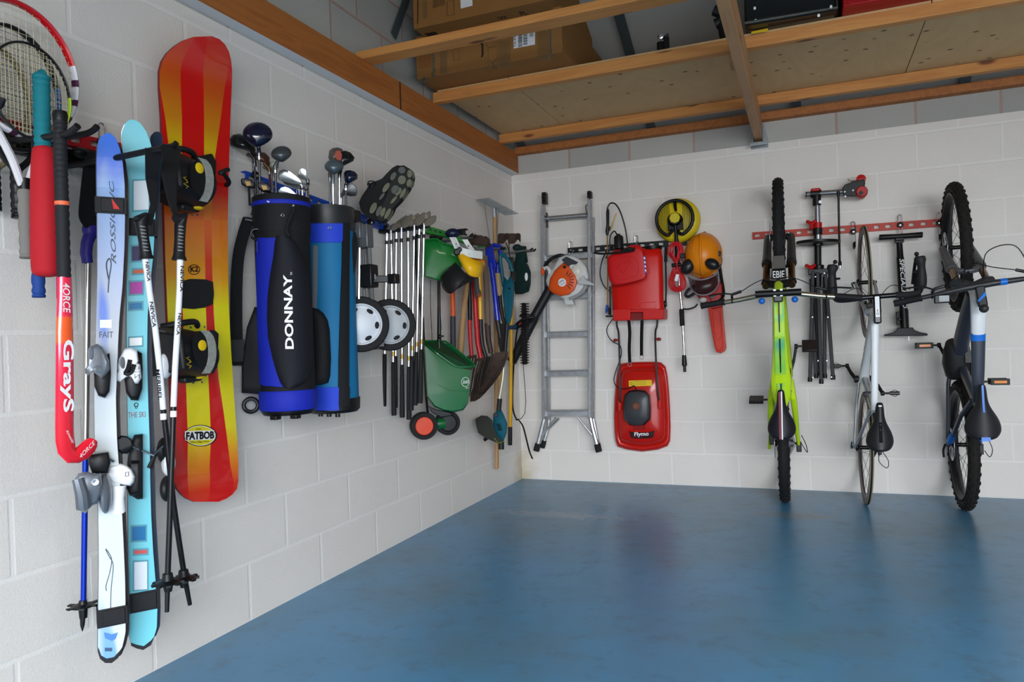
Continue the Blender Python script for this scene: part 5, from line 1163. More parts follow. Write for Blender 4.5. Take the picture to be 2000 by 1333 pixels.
# ---------------------------------------------------------------- padded bat with teal grip
t = thing('padded_bat', 'red foam-covered bat with a teal wrapped grip hanging handle-up', 'bat', L(90,541,.20))
w = .20
grip_wrap([L(81,150,w), L(81,160,w), L(82,230,w), L(84,292,w)], [0.0200, 0.0195], mat('teal_grip', (14,112,122), 0.75), t, 13, lip=0.0011)
part('grip_cap', MB().lathe(L(81,152,w)-Z*0.004, Z, [(0.0215,0),(0.0222,0.006),(0.018,0.010),(0,.010)], 20), mat('teal_grip', (0,0,0)), t)
bp_ = [L(86,288,w), L(86,294,w), L(87,320,w), L(88,400,w), L(90,505,w)]
part('foam_cover', MB().tube(bp_+[L(90,507,w), L(90.5,530,w), L(90.5,538,w), L(90.5,541,w)], [.022,.027,.031,.0345,.036,.0345,.0335,.028,.012], 28), mat('red_foam', (176,20,32), 0.75, bump=0.2, bscale=400), t, sharp=70)

# ---------------------------------------------------------------- hockey stick
t = thing('hockey_stick', 'neon pink and orange hockey stick with black wrapped grip and hooked end', 'hockey stick', L(150,905,.27))
w = .27
grip_wrap([L(117.5,222,w), L(118,300,w), L(121,400,w), L(125,543,w)], [0.0158, 0.0158], mat('black_grip_tape', (26,27,30), 0.7), t, 26, lip=0.0008)
part('grip_cap', MB().tube([L(117.3,218,w), L(117.5,226,w), L(117.6,238,w)], [.016,.0185,.0165], 18), black, t)
part('orange_band', MB().tube([L(121,394,w), L(121.5,402,w)], 0.0172, 18), mat('neon_orange', (240,110,70), 0.5), t)
m, nt, N, LK, b = nodes('neon_pink_orange_gloss')
tc = N('TexCoord'); sx = N('SeparateXYZ'); LK(tc.outputs['Object'], sx.inputs[0])
zb = L(150,905,.27).z; z1, z0 = L(125,617,.27).z-zb, L(125,668,.27).z-zb
mr = N('MapRange'); mr.inputs[1].default_value = 0.0; mr.inputs[2].default_value = 0.6; LK(sx.outputs[2], mr.inputs[0])
pk, ok_ = rgb(232,34,74), rgb(246,92,30)
r = ramp(nt, [(0.0, rgb(222,26,40)), (0.12, rgb(230,30,50)), (max(0, z0/0.6-.015), pk), (z0/0.6, ok_), (z1/0.6-.01, ok_), (z1/0.6, pk)]); LK(mr.outputs[0], r.inputs[0]); LK(r.outputs[0], b.inputs['Base Color'])
b.inputs['Roughness'].default_value = 0.22; b.inputs['Coat Weight'].default_value = 0.5
hk = [(125,541,13,.015),(126,580,14,.014),(126,650,16,.013),(126,760,17.5,.012),(126,840,18,.012),(127,862,18.5,.012),(130,880,18,.012),(139,892,15,.012),(150,891,15,.0125),(162,884,15.5,.0125),(172,874,15,.0125),(178,866,13,.012),(182,860,8,.010)]
lo = []
for i, (x, y, hw_, th) in enumerate(hk):
    a = hk[max(0, i-1)]; c_ = hk[min(len(hk)-1, i+1)]; dx, dy = c_[0]-a[0], c_[1]-a[1]; l_ = math.hypot(dx, dy); nx, ny = -dy/l_, dx/l_
    lp = []
    for j in range(12):
        an = 2*math.pi*j/12; q = L(x+nx*hw_*math.cos(an), y+ny*hw_*math.cos(an), w); lp.append(q+X*th*math.sin(an))
    lo.append(lp)
sh = part('shaft', MB().loft(lo), MATS['neon_pink_orange_gloss'], t)
def vtext(txt, x0, y0, x1, y1, hgt_px, w, m, parent, nm='lettering', bold=0.0, d=0.001, shear=0.0):
    """lettering reading down the wall plane from (x0,y0) to (x1,y1); letter tops point to +x"""
    a = L(x0, y0, w); e = L(x1, y1, w); u = L(x0+hgt_px, y0, w)
    return part(nm, text_mb(txt, a, e-a, u-a, depth=d, bold=bold, shear=shear), m, parent, smooth=False)
vtext('GrayS', 117, 664, 117, 807, 27, w+.0135, whitep, sh, bold=0.03)
vtext('4ORCE', 122, 553, 123, 612, 14, w+.0150, whitep, sh, bold=0.01, shear=0.2)
a = L(157,897,w+.0135); part('lettering', text_mb('4ORCE', a, L(185,868,w+.0135)-a, L(163,905,w+.0135)*0+ (L(153,884,w+.0135)-a)*0.6, bold=0.0), whitep, sh, smooth=False)
vtext('kinetic', 128, 842, 140, 866, 6, w+.0135, whitep, sh)

# ---------------------------------------------------------------- blue ski pole
t = thing('ski_pole', 'blue and silver ski pole with black strap beside the hockey stick', 'ski pole', L(161,1232,.12), 'ski poles on the left wall')
w = .12
part('grip', MB().tube([L(181,443,w), L(176,458,w), L(170,475,w), L(168,495,w), L(171,514,w)], [.012,.017,.016,.0155,.014], 14), mat('pole_grip_blue', (40,32,120), 0.5), t)
part('grip_head', MB().ell(L(178,450,w), X*0.02, Y*0.026, Z*0.028), MATS['pole_grip_blue'], t)
part('upper_shaft', MB().tube([L(172,514,w), L(170,650,w), L(167,900,w)], [.0085,.0085,.008], 12), mat('silver_pole', (172,168,164), 0.25, 0.9), t)
part('lower_shaft', MB().tube([L(167,898,w), L(163,1175,w)], [.0082,.0075], 12), mat('pole_blue_metal', (24,54,176), 0.25, 0.6), t)
bk_ = L(162,1187,w); bm_ = MB().lathe(bk_, Z, [(0.010,-.03),(0.012,0),(0.030,.002),(0.030,.006),(0.012,.010),(0.009,.02)], 18)
for k in range(6):
    a = math.pi*k/3+.3; bm_.bar(bk_+V((0,0,.004)), bk_+V((math.cos(a)*.042, math.sin(a)*.042, .006)), 0.014, 0.004)
part('basket', bm_, black, t); part('tip', MB().tube([L(162,1190,w), L(161,1222,w), L(161,1234,w)], [.009,.006,.001], 10), satin, t)
part('wrist_strap', MB().strip(ease([L(180,446,w+.01), L(170,425,w+.02), L(173,380,w+.02), L(180,320,w), L(188,300,.06)], 5), [DL*0.045]*0 or DL*0.05, 0.004), cloth_k, t)
part('wrist_strap', MB().strip(ease([L(181,446,w), L(187,420,w), L(187,370,w), L(184,310,w-.02)], 5), DL*0.03, 0.004), cloth_k, t)

# ---------------------------------------------------------------- skis
class Face:      # vertical plane through c whose normal points out into the garage
    def __init__(s, c, n=None):
        s.c = V(c); d = n or V((CAMP.x-s.c.x, CAMP.y-s.c.y, 0)); s.n = V(d).normalized(); s.t = Z.cross(s.n).normalized()
    def __call__(s, px, py, k=0.0):
        r = ray(px, py); p0 = s.c+s.n*k; return CAMP + r*((p0-CAMP).dot(s.n)/r.dot(s.n))
WALL_L = L; SKN = V((.80,-.60,0)); SKF = None
def L(px, py, w=0.0):
    return SKF[0](px, py, w-SKF[1]) if SKF else WALL_L(px, py, w)
FB1 = Face(WALL_L(217, 780, .22), SKN); FB2 = Face(WALL_L(272, 780, .19), SKN)
NX = SKN.normalized()
def ski(lab, outline_px, w, th, m, grp, sole=None, edge=None, curl=None):
    """ski outlined on the wall plane; curl(z) moves it off the plane"""
    SF, w0 = SKF; kk = w-w0; tt_ = SF.t
    P3 = [L(x, y, w) for x, y in outline_px]; o0 = SF.c+SF.n*kk
    lp = [V((0, (p-o0).dot(tt_), p.z)) for p in P3]; zc = min(p.z for p in lp); w3 = lambda x, y, z: V((o0.x, o0.y, 0))+SF.n*x+tt_*y+Z*z
    t = thing('ski', lab, 'ski', w3(0, sum(p.y for p in lp)/len(lp), zc), grp)
    # rows along the length keep the tip curved
    zs = sorted(set([min(p.z for p in lp), max(p.z for p in lp)]+[p.z for p in lp])); rows = []
    n = len(lp)
    def span(z):
        ys = []
        for i in range(n):
            a, b_ = lp[i], lp[(i+1) % n]
            if (a.z-z)*(b_.z-z) <= 0 and abs(a.z-b_.z) > 1e-9: ys.append(a.y+(b_.y-a.y)*(z-a.z)/(b_.z-a.z))
        return min(ys), max(ys)
    zl, zh = zs[0], zs[-1]; K = 84; L_ = []
    for i in range(K+1):
        tt = (1-math.cos(math.pi*i/K))/2; z = zl+0.0012+(zh-zl-0.0024)*tt
        y0, y1 = span(z); dx = curl(z, zl, zh) if curl else 0
        L_.append((y0, y1, z, dx))
    lo = [[w3(dx-th/2, y0, z), w3(dx-th/2, y1, z), w3(dx+th/2, y1, z), w3(dx+th/2, y0, z)] for y0, y1, z, dx in L_]
    mb = MB().loft(lo); body = part('top_sheet', mb, m, t, smooth=False, bevel=0.0015)
    if edge:
        for k in (0, 1): part('metal_edge', MB().tube([w3(dx-th/2, (y0, y1)[k], z) for y0, y1, z, dx in L_], 0.0018, 5), steel, body)
    return t, body
tealm = mat('ski_teal', (112,196,208), 0.32, coat=0.2); ktop = mat('ski_black_base', (28,28,32), 0.45)
# blue-silver ski graphics by height
m, nt, N, LK, b = nodes('ski_blue_silver_graphics')
tc = N('TexCoord'); sx = N('SeparateXYZ'); LK(tc.outputs['Object'], sx.inputs[0])
wv = N('TexNoise'); wv.inputs['Scale'].default_value = 1.0; mp = N('Mapping'); mp.inputs['Scale'].default_value = (1, 16, 2.4); LK(tc.outputs['Object'], mp.inputs[0]); LK(mp.outputs[0], wv.inputs['Vector']); wv.inputs['Detail'].default_value = 1
ad = N('Math', operation='MULTIPLY_ADD'); LK(wv.outputs['Fac'], ad.inputs[0]); ad.inputs[1].default_value = 0.55
mr = N('MapRange'); mr.inputs[1].default_value = 0; mr.inputs[2].default_value = 1.48; LK(sx.outputs[2], mr.inputs[0]); LK(mr.outputs[0], ad.inputs[2])
pale, mid, blue_ = rgb(206,214,214), rgb(110,160,226), rgb(40,92,200)
r = ramp(nt, [(0.0, pale), (0.38, pale), (0.52, rgb(190,200,208)), (0.62, rgb(176,180,186)), (0.78, rgb(150,168,204)), (0.90, rgb(130,164,208)), (1.0, rgb(150,160,170))]); LK(mr.outputs[0], r.inputs[0])
r2 = ramp(nt, [(0.53, (0,0,0,1)), (0.63, (1,1,1,1))]); LK(wv.outputs['Fac'], r2.inputs[0])
r3 = ramp(nt, [(0.30, rgb(120,170,232)), (0.6, rgb(80,120,206)), (0.8, rgb(60,104,206)), (1.0, rgb(50,100,200))]); LK(mr.outputs[0], r3.inputs[0])
mx = N('Mix', data_type='RGBA'); LK(r2.outputs[0], mx.inputs[0]); LK(r.outputs[0], mx.inputs[6]); LK(r3.outputs[0], mx.inputs[7]); LK(mx.outputs[2], b.inputs['Base Color'])
b.inputs['Roughness'].default_value = 0.25; b.inputs['Coat Weight'].default_value = 0.3
skib = MATS['ski_blue_silver_graphics']
b_out = [(189,292),(194,276),(204,269),(213,268),(224,276),(233,295),(239,320),(243,360),(244,410),(243,480),(239,560),(233,620),(229,700),(226,780),(228,850),(233,930),(238,1000),(241,1060),(244,1130),(245,1190),(245,1235),(239,1262),(230,1282),(218,1291),(205,1291),(196,1283),(191,1268),(192,1190),(193,1100),(192,1000),(188,930),(185,860),(184,780),(186,700),(188,620),(190,540),(190,460),(189,380),(188,320)]
W1 = .245; SKF = (FB1, W1)
t1, sb = ski('blue and silver ski facing out, strapped in front of its twin', b_out, W1, 0.014, skib, 'blue silver skis on the left wall', edge=True, curl=lambda z, a, b_: 0.04*max(0, (z-(b_-0.16))/0.16)**2)
t2, _ = ski('second blue silver ski of the strapped pair, base-to-base behind the front one', [(x+7, y-4) for x, y in b_out], W1-.035, 0.014, mat('ski_maroon_base', (44,30,32), 0.5), 'blue silver skis on the left wall', edge=True, curl=lambda z, a, b_: -0.045*max(0, (z-(b_-0.16))/0.16)**2)
vtext('ROSSIGNOL', 217, 507, 219, 334, -13, W1+.008, mat('ski_dark_grey_print', (66,76,92), 0.4), sb) if False else None
a = L(227,516,W1+.008); part('lettering', text_mb('ROSSIGNOL', a, L(222,336,W1+.008)-a+V((.0,0,0)), L(217,516,W1+.008)-a, shear=0.4, bold=0.005), mat('ski_dark_grey_print', (66,76,92), 0.4), sb, smooth=False)
part('loop_graphic', MB().tube(ease([L(211,572,W1+.008), L(213,545,W1+.008), L(217,518,W1+.008), L(214,505,W1+.008), L(208,515,W1+.008), L(210,535,W1+.008), L(213,548,W1+.008)], 5), 0.0016, 5), MATS['ski_dark_grey_print'], sb)
part('white_sticker', MB().prism([L(195,625,W1+.0075), L(218,625,W1+.0075), L(218,641,W1+.0075), L(195,641,W1+.0075)], NX*0.0008), whitep, sb, smooth=False)
a = L(194,660,W1+.008); part('lettering', text_mb('FAIT', a, L(221,660,W1+.008)-a, L(194,648,W1+.008)-a), MATS['ski_dark_grey_print'], sb, smooth=False)
part('swirl_graphic', MB().tube(ease([L(208,1155,W1+.008), L(207,1145,W1+.008), L(214,1120,W1+.008), L(218,1095,W1+.008), L(212,1080,W1+.008), L(206,1073,W1+.008), L(213,1088,W1+.008), L(221,1105,W1+.008), L(217,1150,W1+.008), L(216,1190,W1+.008)], 5), 0.0010, 5), MATS['ski_dark_grey_print'], sb)
part('blue_crest', MB().prism([L(x, y, W1+.0075) for x, y in [(203,1236),(218,1240),(230,1236),(226,1248),(219,1253),(212,1250),(205,1247)]], NX*0.0008), mat('crest_blue', (80,130,210), 0.4), sb, smooth=False)
for k in range(9): part('barcode_bar', MB().prism([L(205+1.6*k, 1266, W1+.0075), L(205.9+1.6*k, 1266, W1+.0075), L(205.9+1.6*k, 1273, W1+.0075), L(205+1.6*k, 1273, W1+.0075)], NX*0.0006), black, sb, smooth=False)
part('tail_guard', MB().prism([L(x, y, W1-.006) for x, y in [(191.5,1262),(197,1278),(208,1284),(222,1281),(234,1268),(238,1262),(230,1282.5),(218,1292),(205,1292),(195,1284),(190.5,1270)]], NX*0.0155), ktop, sb, smooth=False)
t_out = [(237,262),(242,248),(250,241),(260,240),(272,246),(284,261),(293,282),(300,315),(303,370),(303,430),(299,500),(292,560),(288,620),(287,700),(289,780),(292,860),(293,940),(295,1010),(299,1080),(304,1140),(307,1190),(306,1226),(300,1245),(293,1257),(279,1266),(266,1263),(256,1258),(252,1243),(251,1180),(251,1100),(250,1000),(250,900),(249,800),(247,720),(247,640),(247,560),(247,480),(247,410),(243,340),(238,290)]
W2 = .205; SKF = (FB2, W2)
t3, st_ = ski('light turquoise ski facing out with coloured rectangles and white binding', t_out, W2, 0.014, tealm, 'turquoise skis on the left wall', edge=True, curl=lambda z, a, b_: 0.03*max(0, (z-(b_-0.18))/0.18)**2)
t_back = [(296,262),(303,254),(312,253),(319,262),(319,280),(315,320),(312,380),(309,430),(306,500),(301,560),(297,620),(296,700),(298,780),(301,860),(302,940),(304,1010),(308,1080),(312,1140),(313,1190),(312,1222),(305,1240),(297,1248),(289,1248),(284,1238),(282,1150),(280,1000),(279,800),(278,600),(281,480),(286,380),(291,310)]
t4, sk4 = ski('turquoise ski behind the outer one, showing its black base at the tip', t_back, W2-.035, 0.014, mat('ski_blue_black_edge', (30,44,66), 0.4), 'turquoise skis on the left wall', edge=True, curl=lambda z, a, b_: -0.03*max(0, (z-(b_-0.25))/0.25)**2)
def decal(x0, y0, x1, y1, m, parent, w, nm='coloured_rectangle', dx=0.0, e=0.0):
    return part(nm, MB().prism([L(x0+dx, y0, w), L(x1+dx, y0-1.5, w), L(x1, y1-1.5, w), L(x0, y1, w)], X*(0.0007+e)), m, parent, smooth=False)
bgm = mat('ski_grey_teal_print', (84,150,166), 0.4)
for (x0, y0, x1, y1, c) in [(261,354,290,411,(214,222,226)), (258,482,280,510,(50,34,84)), (260,528,280,535,(200,84,48)), (254,552,278,575,(170,50,150)), (253,593,277,605,(10,110,160)), (253,661,277,676,(230,232,232)), (258,1030,284,1057,(14,106,160)), (262,1076,287,1083,(206,84,84)), (262,1099,287,1153,(214,222,230))]:
    rb_ = decal(x0-3, y0-3.5, x1+3, y1+3.5, bgm, st_, W2+.0072); decal(x0, y0, x1, y1, mat('ski_print_%d_%d_%d' % c, c, 0.4), rb_, W2+.0079)
a = L(250,817,W2+.008); part('lettering', text_mb('THE SKI', a, L(284,815,W2+.008)-a, L(250,806,W2+.008)-a), mat('print_rose', (150,80,92), 0.4), st_, smooth=False)
part('ring_logo', MB().torus(L(266,791,W2+.008), NX, 0.005, 0.0013, 16, 5).torus(L(266,796,W2+.008), NX, 0.003, 0.0010, 12, 5), black, st_)
part('tail_guard', MB().prism([L(x, y, W2-.006) for x, y in [(254.5,1253),(266,1257),(280,1260),(294,1249),(301,1241),(294,1257.5),(279,1267),(266,1264),(255.5,1259)]], NX*0.0155), ktop, st_, smooth=False)
def strap(lab, x0, y0, x1, y1, w0, w1, px_shift=0, logo=False, grp='ski straps'):
    lo = []; th = 0.004
    c = [L(x0, y0, w1), L(x1, y0, w1), L(x1, y1, w1), L(x0, y1, w1)]
    o = thing('ski_strap', lab, 'strap', c[3], grp); dn = NX*(w0-w1-th); up = Z*(c[0].z-c[3].z)
    e = (c[2]-c[3]); e.z = 0; e.normalize(); q0, q1 = c[3]-e*th, V((c[2].x, c[2].y, c[3].z))+e*th
    b_ = part('band', MB().prism([q0+NX*th, q1+NX*th, q1+dn, q0+dn], up), mat('strap_black', (14,14,18), 0.6), o, smooth=False)
    q = q0+NX*(th+.0015)+e*.015+Z*.004; part('flap', MB().hexa(q, e*((q1-q0).length*.72), Z*(up.z-.008), NX*.003), MATS['strap_black'], o, smooth=False, bevel=0.003)
    if logo: 
        q = q+e*.03+NX*.0035+Z*.008; part('red_mark', MB().prism([q, q+e*0.016, q+Z*0.03-e*0.004], NX*0.001), mat('logo_red', (200,30,30), 0.5), o, smooth=False)
    return o
SKF = (FB1, W1)
strap('black velcro strap with red mark around the upper blue silver skis', 189, 384, 244, 416, W1-.045, W1+.009, logo=True)
strap('black velcro strap around the lower blue silver skis', 193, 1193, 247, 1228, W1-.045, W1+.009)
SKF = (FB2, W2)
strap('black velcro strap around the upper turquoise skis behind pole grip', 246, 426, 305, 460, W2-.045, W2+.009, logo=True)
strap('black velcro strap around the lower turquoise skis', 250, 1162, 311, 1200, W2-.045, W2+.009)
# bindings
def blob(poly, w0, w1, m, parent, nm, bevel=0.004, k0=1.0, k1=0.92, sub=0, lab=None):
    cx = sum(p[0] for p in poly)/len(poly); cy = sum(p[1] for p in poly)/len(poly); lo = []
    for k, w in [(k0*.97, w0), (k0, w0+(w1-w0)*.15), (k0, w0+(w1-w0)*.65), (k1, w1-(w1-w0)*.08), (k1*.86, w1)]:
        lo.append([L(cx+(x-cx)*k, cy+(y-cy)*k, w) for x, y in poly])
    return part(nm, MB().loft(lo), m, parent, bevel=0, sharp=50, label=lab)
silv = mat('binding_silver', (128,134,142), 0.3, 0.5)
w = W1+.007; SKF = (FB1, W1)
blob([(190,700),(214,690),(217,730),(214,765),(205,778),(192,774),(184,755),(183,720)], w, w+.03, black, t1, 'toe_plate')
tb_ = blob([(170,716),(172,690),(178,676),(190,672),(200,678),(207,690),(213,706),(214,722),(204,736),(200,741),(190,733),(180,726),(172,734),(166,730),(165,722)], w+.01, w+.075, silv, t1, 'toe_binding')
part('toe_window', MB().ell(L(178,690,w+.078), NX*0.004, Y*0.010, Z*0.018), grey, tb_)
part('din_window', MB().ell(L(193,722,w+.078), NX*0.004, Y*0.014, Z*0.010), mat('steel_window', (160,166,170), 0.2, 0.6), tb_)
blob([(172,889),(212,883),(216,905),(212,925),(180,925),(172,905)], w, w+.04, black, t1, 'brake_mechanism')
hb_ = blob([(146,935),(153,925),(170,922),(184,926),(197,924),(200,945),(197,966),(190,984),(176,992),(168,1003),(158,1000),(155,975),(149,955)], w+.02, w+.085, silv, t1, 'heel_binding')
part('heel_lever', MB().tube([L(152,936,w+.095), L(160,965,w+.10), L(163,992,w+.09)], [.014,.017,.018], 10), mat('binding_dark_silver', (104,110,118), 0.35, 0.5), hb_)
part('heel_screw', MB().lathe(L(186,942,w+.088), NX, [(0.009,0),(0.009,.003),(0.006,.003),(0,.001)], 14), steel, hb_)
part('rear_heel_cheek', MB().ell(L(206,965,w+.03), NX*0.03, Y*0.022, Z*0.055), silv, t1)
part('brake_arm', MB().tube([L(180,892,w+.02), L(199,888,w+.03), L(222,902,w+.02)], 0.004, 6), steel, t1)
w = W2+.007; SKF = (FB2, W2)
blob([(243,700),(262,682),(277,690),(279,720),(278,760),(270,783),(256,782),(246,768),(243,745)], w, w+.035, black, t3, 'toe_plate')
tw = blob([(228,717),(231,700),(243,681),(256,679),(268,684),(271,706),(265,707),(274,712),(277,738),(270,750),(264,750),(259,740),(252,735),(245,739),(234,748),(226,745),(225,733),(229,726)], w+.01, w+.07, white, t3, 'toe_binding', lab='white toe binding')
part('toe_window', MB().ell(L(240,709,w+.072), NX*0.004, Y*0.010, Z*0.017), grey, tw)
part('black_swoosh', MB().tube(ease([L(254,703,w+.072), L(250,720,w+.072), L(245,730,w+.072), L(256,728,w+.072), L(262,712,w+.072)], 4), 0.006, 8), black, tw)
vtext('Z10', 263, 740, 262, 716, 10, w+.071, black, tw)
blob([(262,850),(279,848),(279,975),(268,976),(258,970),(250,950),(248,905),(254,870)], w, w+.035, satin, t3, 'heel_track')
kc = blob([(228,858),(236,851),(248,852),(257,858),(260,868),(258,880),(248,887),(238,887),(230,880)], w+.03, w+.08, black, t3, 'brake_pad')
part('brake_arm', MB().tube([L(257,872,w+.04), L(275,880,w+.03), L(300,890,w+.03), L(318,872,w+.02)], 0.0035, 6), steel, t3)
part('brake_arm', MB().tube([L(292,915,w+.02), L(302,892,w+.02), L(316,868,w-.02)], [.008,.006,.004], 8), black, t3)
part('brake_arm', MB().tube([L(230,905,w+.04), L(222,912,w+.05), L(212,916,w+.05)], [.009,.007,.006], 8), black, t3)
hw_ = blob([(203,916),(212,910),(226,908),(233,905),(246,908),(258,918),(264,932),(262,942),(255,950),(240,948),(222,945),(212,938),(206,926)], w+.04, w+.10, white, t3, 'heel_binding', lab='white heel binding')
part('heel_lever', MB().tube([L(231,950,w+.09), L(230,975,w+.095), L(232,1000,w+.085)], [.020,.017,.018], 12), white, hw_)
part('square_mark', MB().tube([L(245,924,w+.101), L(251,922,w+.101), L(251,930,w+.101), L(245,931,w+.101)], 0.001, 5, closed=True), black, hw_)
blob([(256,900),(272,900),(272,965),(254,970),(246,955)], w+.01, w+.05, black, t3, 'heel_housing')
for (x, y, m_) in [(325,715,white), (331,905,white), (328,955,satin), (322,880,satin)]:
    part('rear_binding_piece', MB().ell(L(x-2, y, w-.08), NX*0.035, Y*0.028, Z*0.04), m_, t4)
SKF = None
# ski hook arms
t = thing('ski_hook', 'long black prong hook whose arms hold the skis near their tips', 'hook', V((0,-3.62,1.63)))
part('prong', MB().tube([V((0.02,-3.66,1.61)), B(186,317,3.66), B(300,293,3.66), B(318,290,3.66)], 0.0085, 10), satin, t)
part('prong', MB().tube(ease([V((0.02,-3.47,1.66)), B(300,292,3.47), B(335,286,3.47), B(345,279,3.47)], 4), 0.0085, 10), satin, t)
part('hook_plate', MB().box((0.014,-3.56,1.65), 0.026, 0.24, 0.045), black, t, bevel=0.004)

# ---------------------------------------------------------------- pair of black and white ski poles
pw = mat('pole_white_print', (222,224,228), 0.3); pk_ = mat('pole_black', (24,24,26), 0.3, 0.3)
def npole(lab, pts, gp, w, bx, by, txt, t0, t1):
    t = thing('ski_pole', lab, 'ski pole', L(*pts[-1], w), 'ski poles on the left wall')
    grip = MB().tube([L(x, y, w) for x, y, r in gp], [r for x, y, r in gp], 14)
    go = part('grip', grip, satin, t)
    for k in range(8):
        a = gp[2]; b_ = gp[-2]; y = a[1]+(b_[1]-a[1])*(0.05+0.115*k); x = a[0]+(b_[0]-a[0])*(0.05+0.115*k)
        part('grip_rib', MB().ell(L(x+2, y, w+.0165), X*0.003, Y*0.010, Z*0.0022), mat('rib_grey', (150,150,150), 0.4), go)
    k = next(i for i, p in enumerate(pts) if p[1] > 790)
    part('white_upper_shaft', MB().tube([L(x, y, w) for x, y in pts[:k+1]], [0.0095, 0.0085]+[0.0085]*(k-1), 12), pw, t)
    part('black_lower_shaft', MB().tube([L(x, y, w) for x, y in pts[k:]], [0.008]*(len(pts)-k-1)+[0.006], 12), pk_, t)
    a, b_ = pts[k], pts[k+1]; q0 = L(a[0], a[1]+8, w); q1 = L(a[0]+(b_[0]-a[0])*.1, a[1]+20, w)
    part('silver_band', MB().tube([q0, q1], 0.0088, 12), whitep, t)
    c = L(bx, by, w); bm_ = MB().lathe(c, Z, [(0.010,-.02),(0.014,0),(0.030,.002),(0.032,.007),(0.016,.012),(0.013,.03)], 18)
    for i in range(9): a = 2*math.pi*i/9; bm_.box(c+V((math.cos(a)*.036, math.sin(a)*.036, .004)), .012, .012, .006, R=Matrix.Rotation(a, 3, 'Z'))
    part('basket', bm_, black, t)
    a = L(t0[0]-2.5, t0[1], w+.0095); e = L(t1[0]-2.5, t1[1], w+.0095); u = L(t0[0]+4.5, t0[1], w+.0095)
    part('lettering', text_mb(txt, a, e-a, u-a, bold=0.02), black, t, smooth=False)
    return t
w = .34
pa = npole('black and white ski pole over turquoise ski, left grip of the pair', [(284,505),(292,570),(303,640),(312,720),(319,800),(325,850),(331,910),(339,985),(350,1060),(360,1125),(371,1182)], [(268,430,.012),(275,424,.022),(276,440,.016),(281,470,.0145),(285,498,.016),(286,506,.021)], .33, 359, 1134, 'NEVICA', (294,590), (300,640))
pb = npole('black and white ski pole over the snowboard, right grip of the pair', [(352,508),(351,560),(347,640),(342,720),(339,795),(337,860),(334,940),(331,1030),(328,1110),(326,1196)], [(343,428,.014),(354,424,.022),(352,440,.016),(351,470,.0145),(350,498,.016),(350,508,.021)], .37, 328, 1142, 'NEVICA', (350,612), (346,655))
for pp, txt, t0, t1, w_ in [(pa, 'NEVICA', (285,512), (289,550), .33), (pa, 'MERIBEL', (306,722), (311,782), .33), (pb, 'NEVICA', (354,520), (353,570), .37)]:
    a = L(t0[0]-2, t0[1], w_+.0095); part('lettering', text_mb(txt, a, L(t1[0]-2, t1[1], w_+.0095)-a, L(t0[0]+5, t0[1], w_+.0095)-a, bold=0.02), black, pp, smooth=False)
part('wrist_strap', MB().strip([B(300,294,3.66), L(296,350,.32), L(300,400,.33), L(290,440,.33)], [DL*0.055, DL*0.04, DL*0.02, DL*0.02], 0.004), mat('black_webbing', (22,22,24), 0.8), pa)
part('wrist_strap', MB().strip([B(336,287,3.47), L(330,340,.34), L(337,400,.35), L(348,432,.36)], [DL*0.07, DL*0.055, DL*0.025, DL*0.02], 0.004), MATS['black_webbing'], pb)

# ---------------------------------------------------------------- snowboard
t = thing('snowboard', 'red and yellow striped snowboard with black bindings standing on a wall hook', 'snowboard', L(400,985,.09))
SBW = .105
def bcurl(z): return 0.05*max(0, (z-1.95)/0.2)**2 + 0.03*max(0, (0.68-z)/0.15)**2
left = [(76,362),(82,346),(92,333),(105,322),(120,315),(140,311.5),(170,312),(232,316),(300,318),(370,320),(430,321),(508,323),(560,325),(612,327),(680,330),(740,333),(800,335),(860,337),(910,337),(940,339),(955,343),(966,350),(974,358),(980,370)]
right = [(76,392),(82,407),(92,419),(105,430),(120,438),(140,445),(170,450),(232,450),(300,448),(370,446),(430,445),(508,445),(560,446),(612,447.5),(680,451),(740,455),(800,459),(860,463.5),(910,464.5),(940,460),(955,454),(966,443),(974,430),(980,414)]
cols = {76:(362,368,384,388), 82:(346,364,386,405), 92:(333,360,388.5,419), 105:(322,356,390,429), 120:(315,352,391,436), 140:(311.5,351,393,438), 170:(312,353,397,437), 232:(323,355.5,398.6,431), 300:(331,355.5,398.6,421), 370:(337,356,398.6,415), 430:(341,347,398.8,413), 508:(350,353,400.6,414), 560:(352,355,401.5,415.5), 612:(351,357,402.5,417.5), 680:(333,360,405,422), 740:(333,363,407,427), 800:(335,365,410,436), 860:(337,367,412,444), 910:(337,366,409,449), 940:(339,365,407,451), 955:(343,364,404,449), 966:(350,362,401,441), 974:(358,361,398,429), 980:(370,372,394,413)}
# colours per column: far-left, then between boundaries
rows = []
for (y, xl), (_, xr) in zip(left, right):
    a, b_, c, d = cols[y]; rows.append((y, [xl, max(a, xl+.2), max(b_, a+.4), c, max(d, c+.2), max(xr, d+.4)]))
m, nt, N, LK, b = nodes('board_yellow_fade'); tc = N('TexCoord'); sx = N('SeparateXYZ'); LK(tc.outputs['Object'], sx.inputs[0])
mr = N('MapRange'); mr.inputs[1].default_value = 0; mr.inputs[2].default_value = 1.62; LK(sx.outputs[2], mr.inputs[0])
zz = lambda y: (L(400,y,.105).z - L(400,985,.09).z)/1.62
r = ramp(nt, [(0.0, rgb(206,20,16)), (zz(955), rgb(212,50,16)), (zz(900), rgb(228,140,16)), (zz(840), rgb(226,210,20)), (zz(600), rgb(228,216,20)), (zz(540), rgb(226,150,16)), (zz(440), rgb(212,104,20)), (zz(340), rgb(206,130,16)), (zz(290), rgb(214,176,16)), (zz(250), rgb(204,130,18)), (zz(180), rgb(200,84,18)), (zz(110), rgb(200,44,20)), (1.0, rgb(200,30,20))])
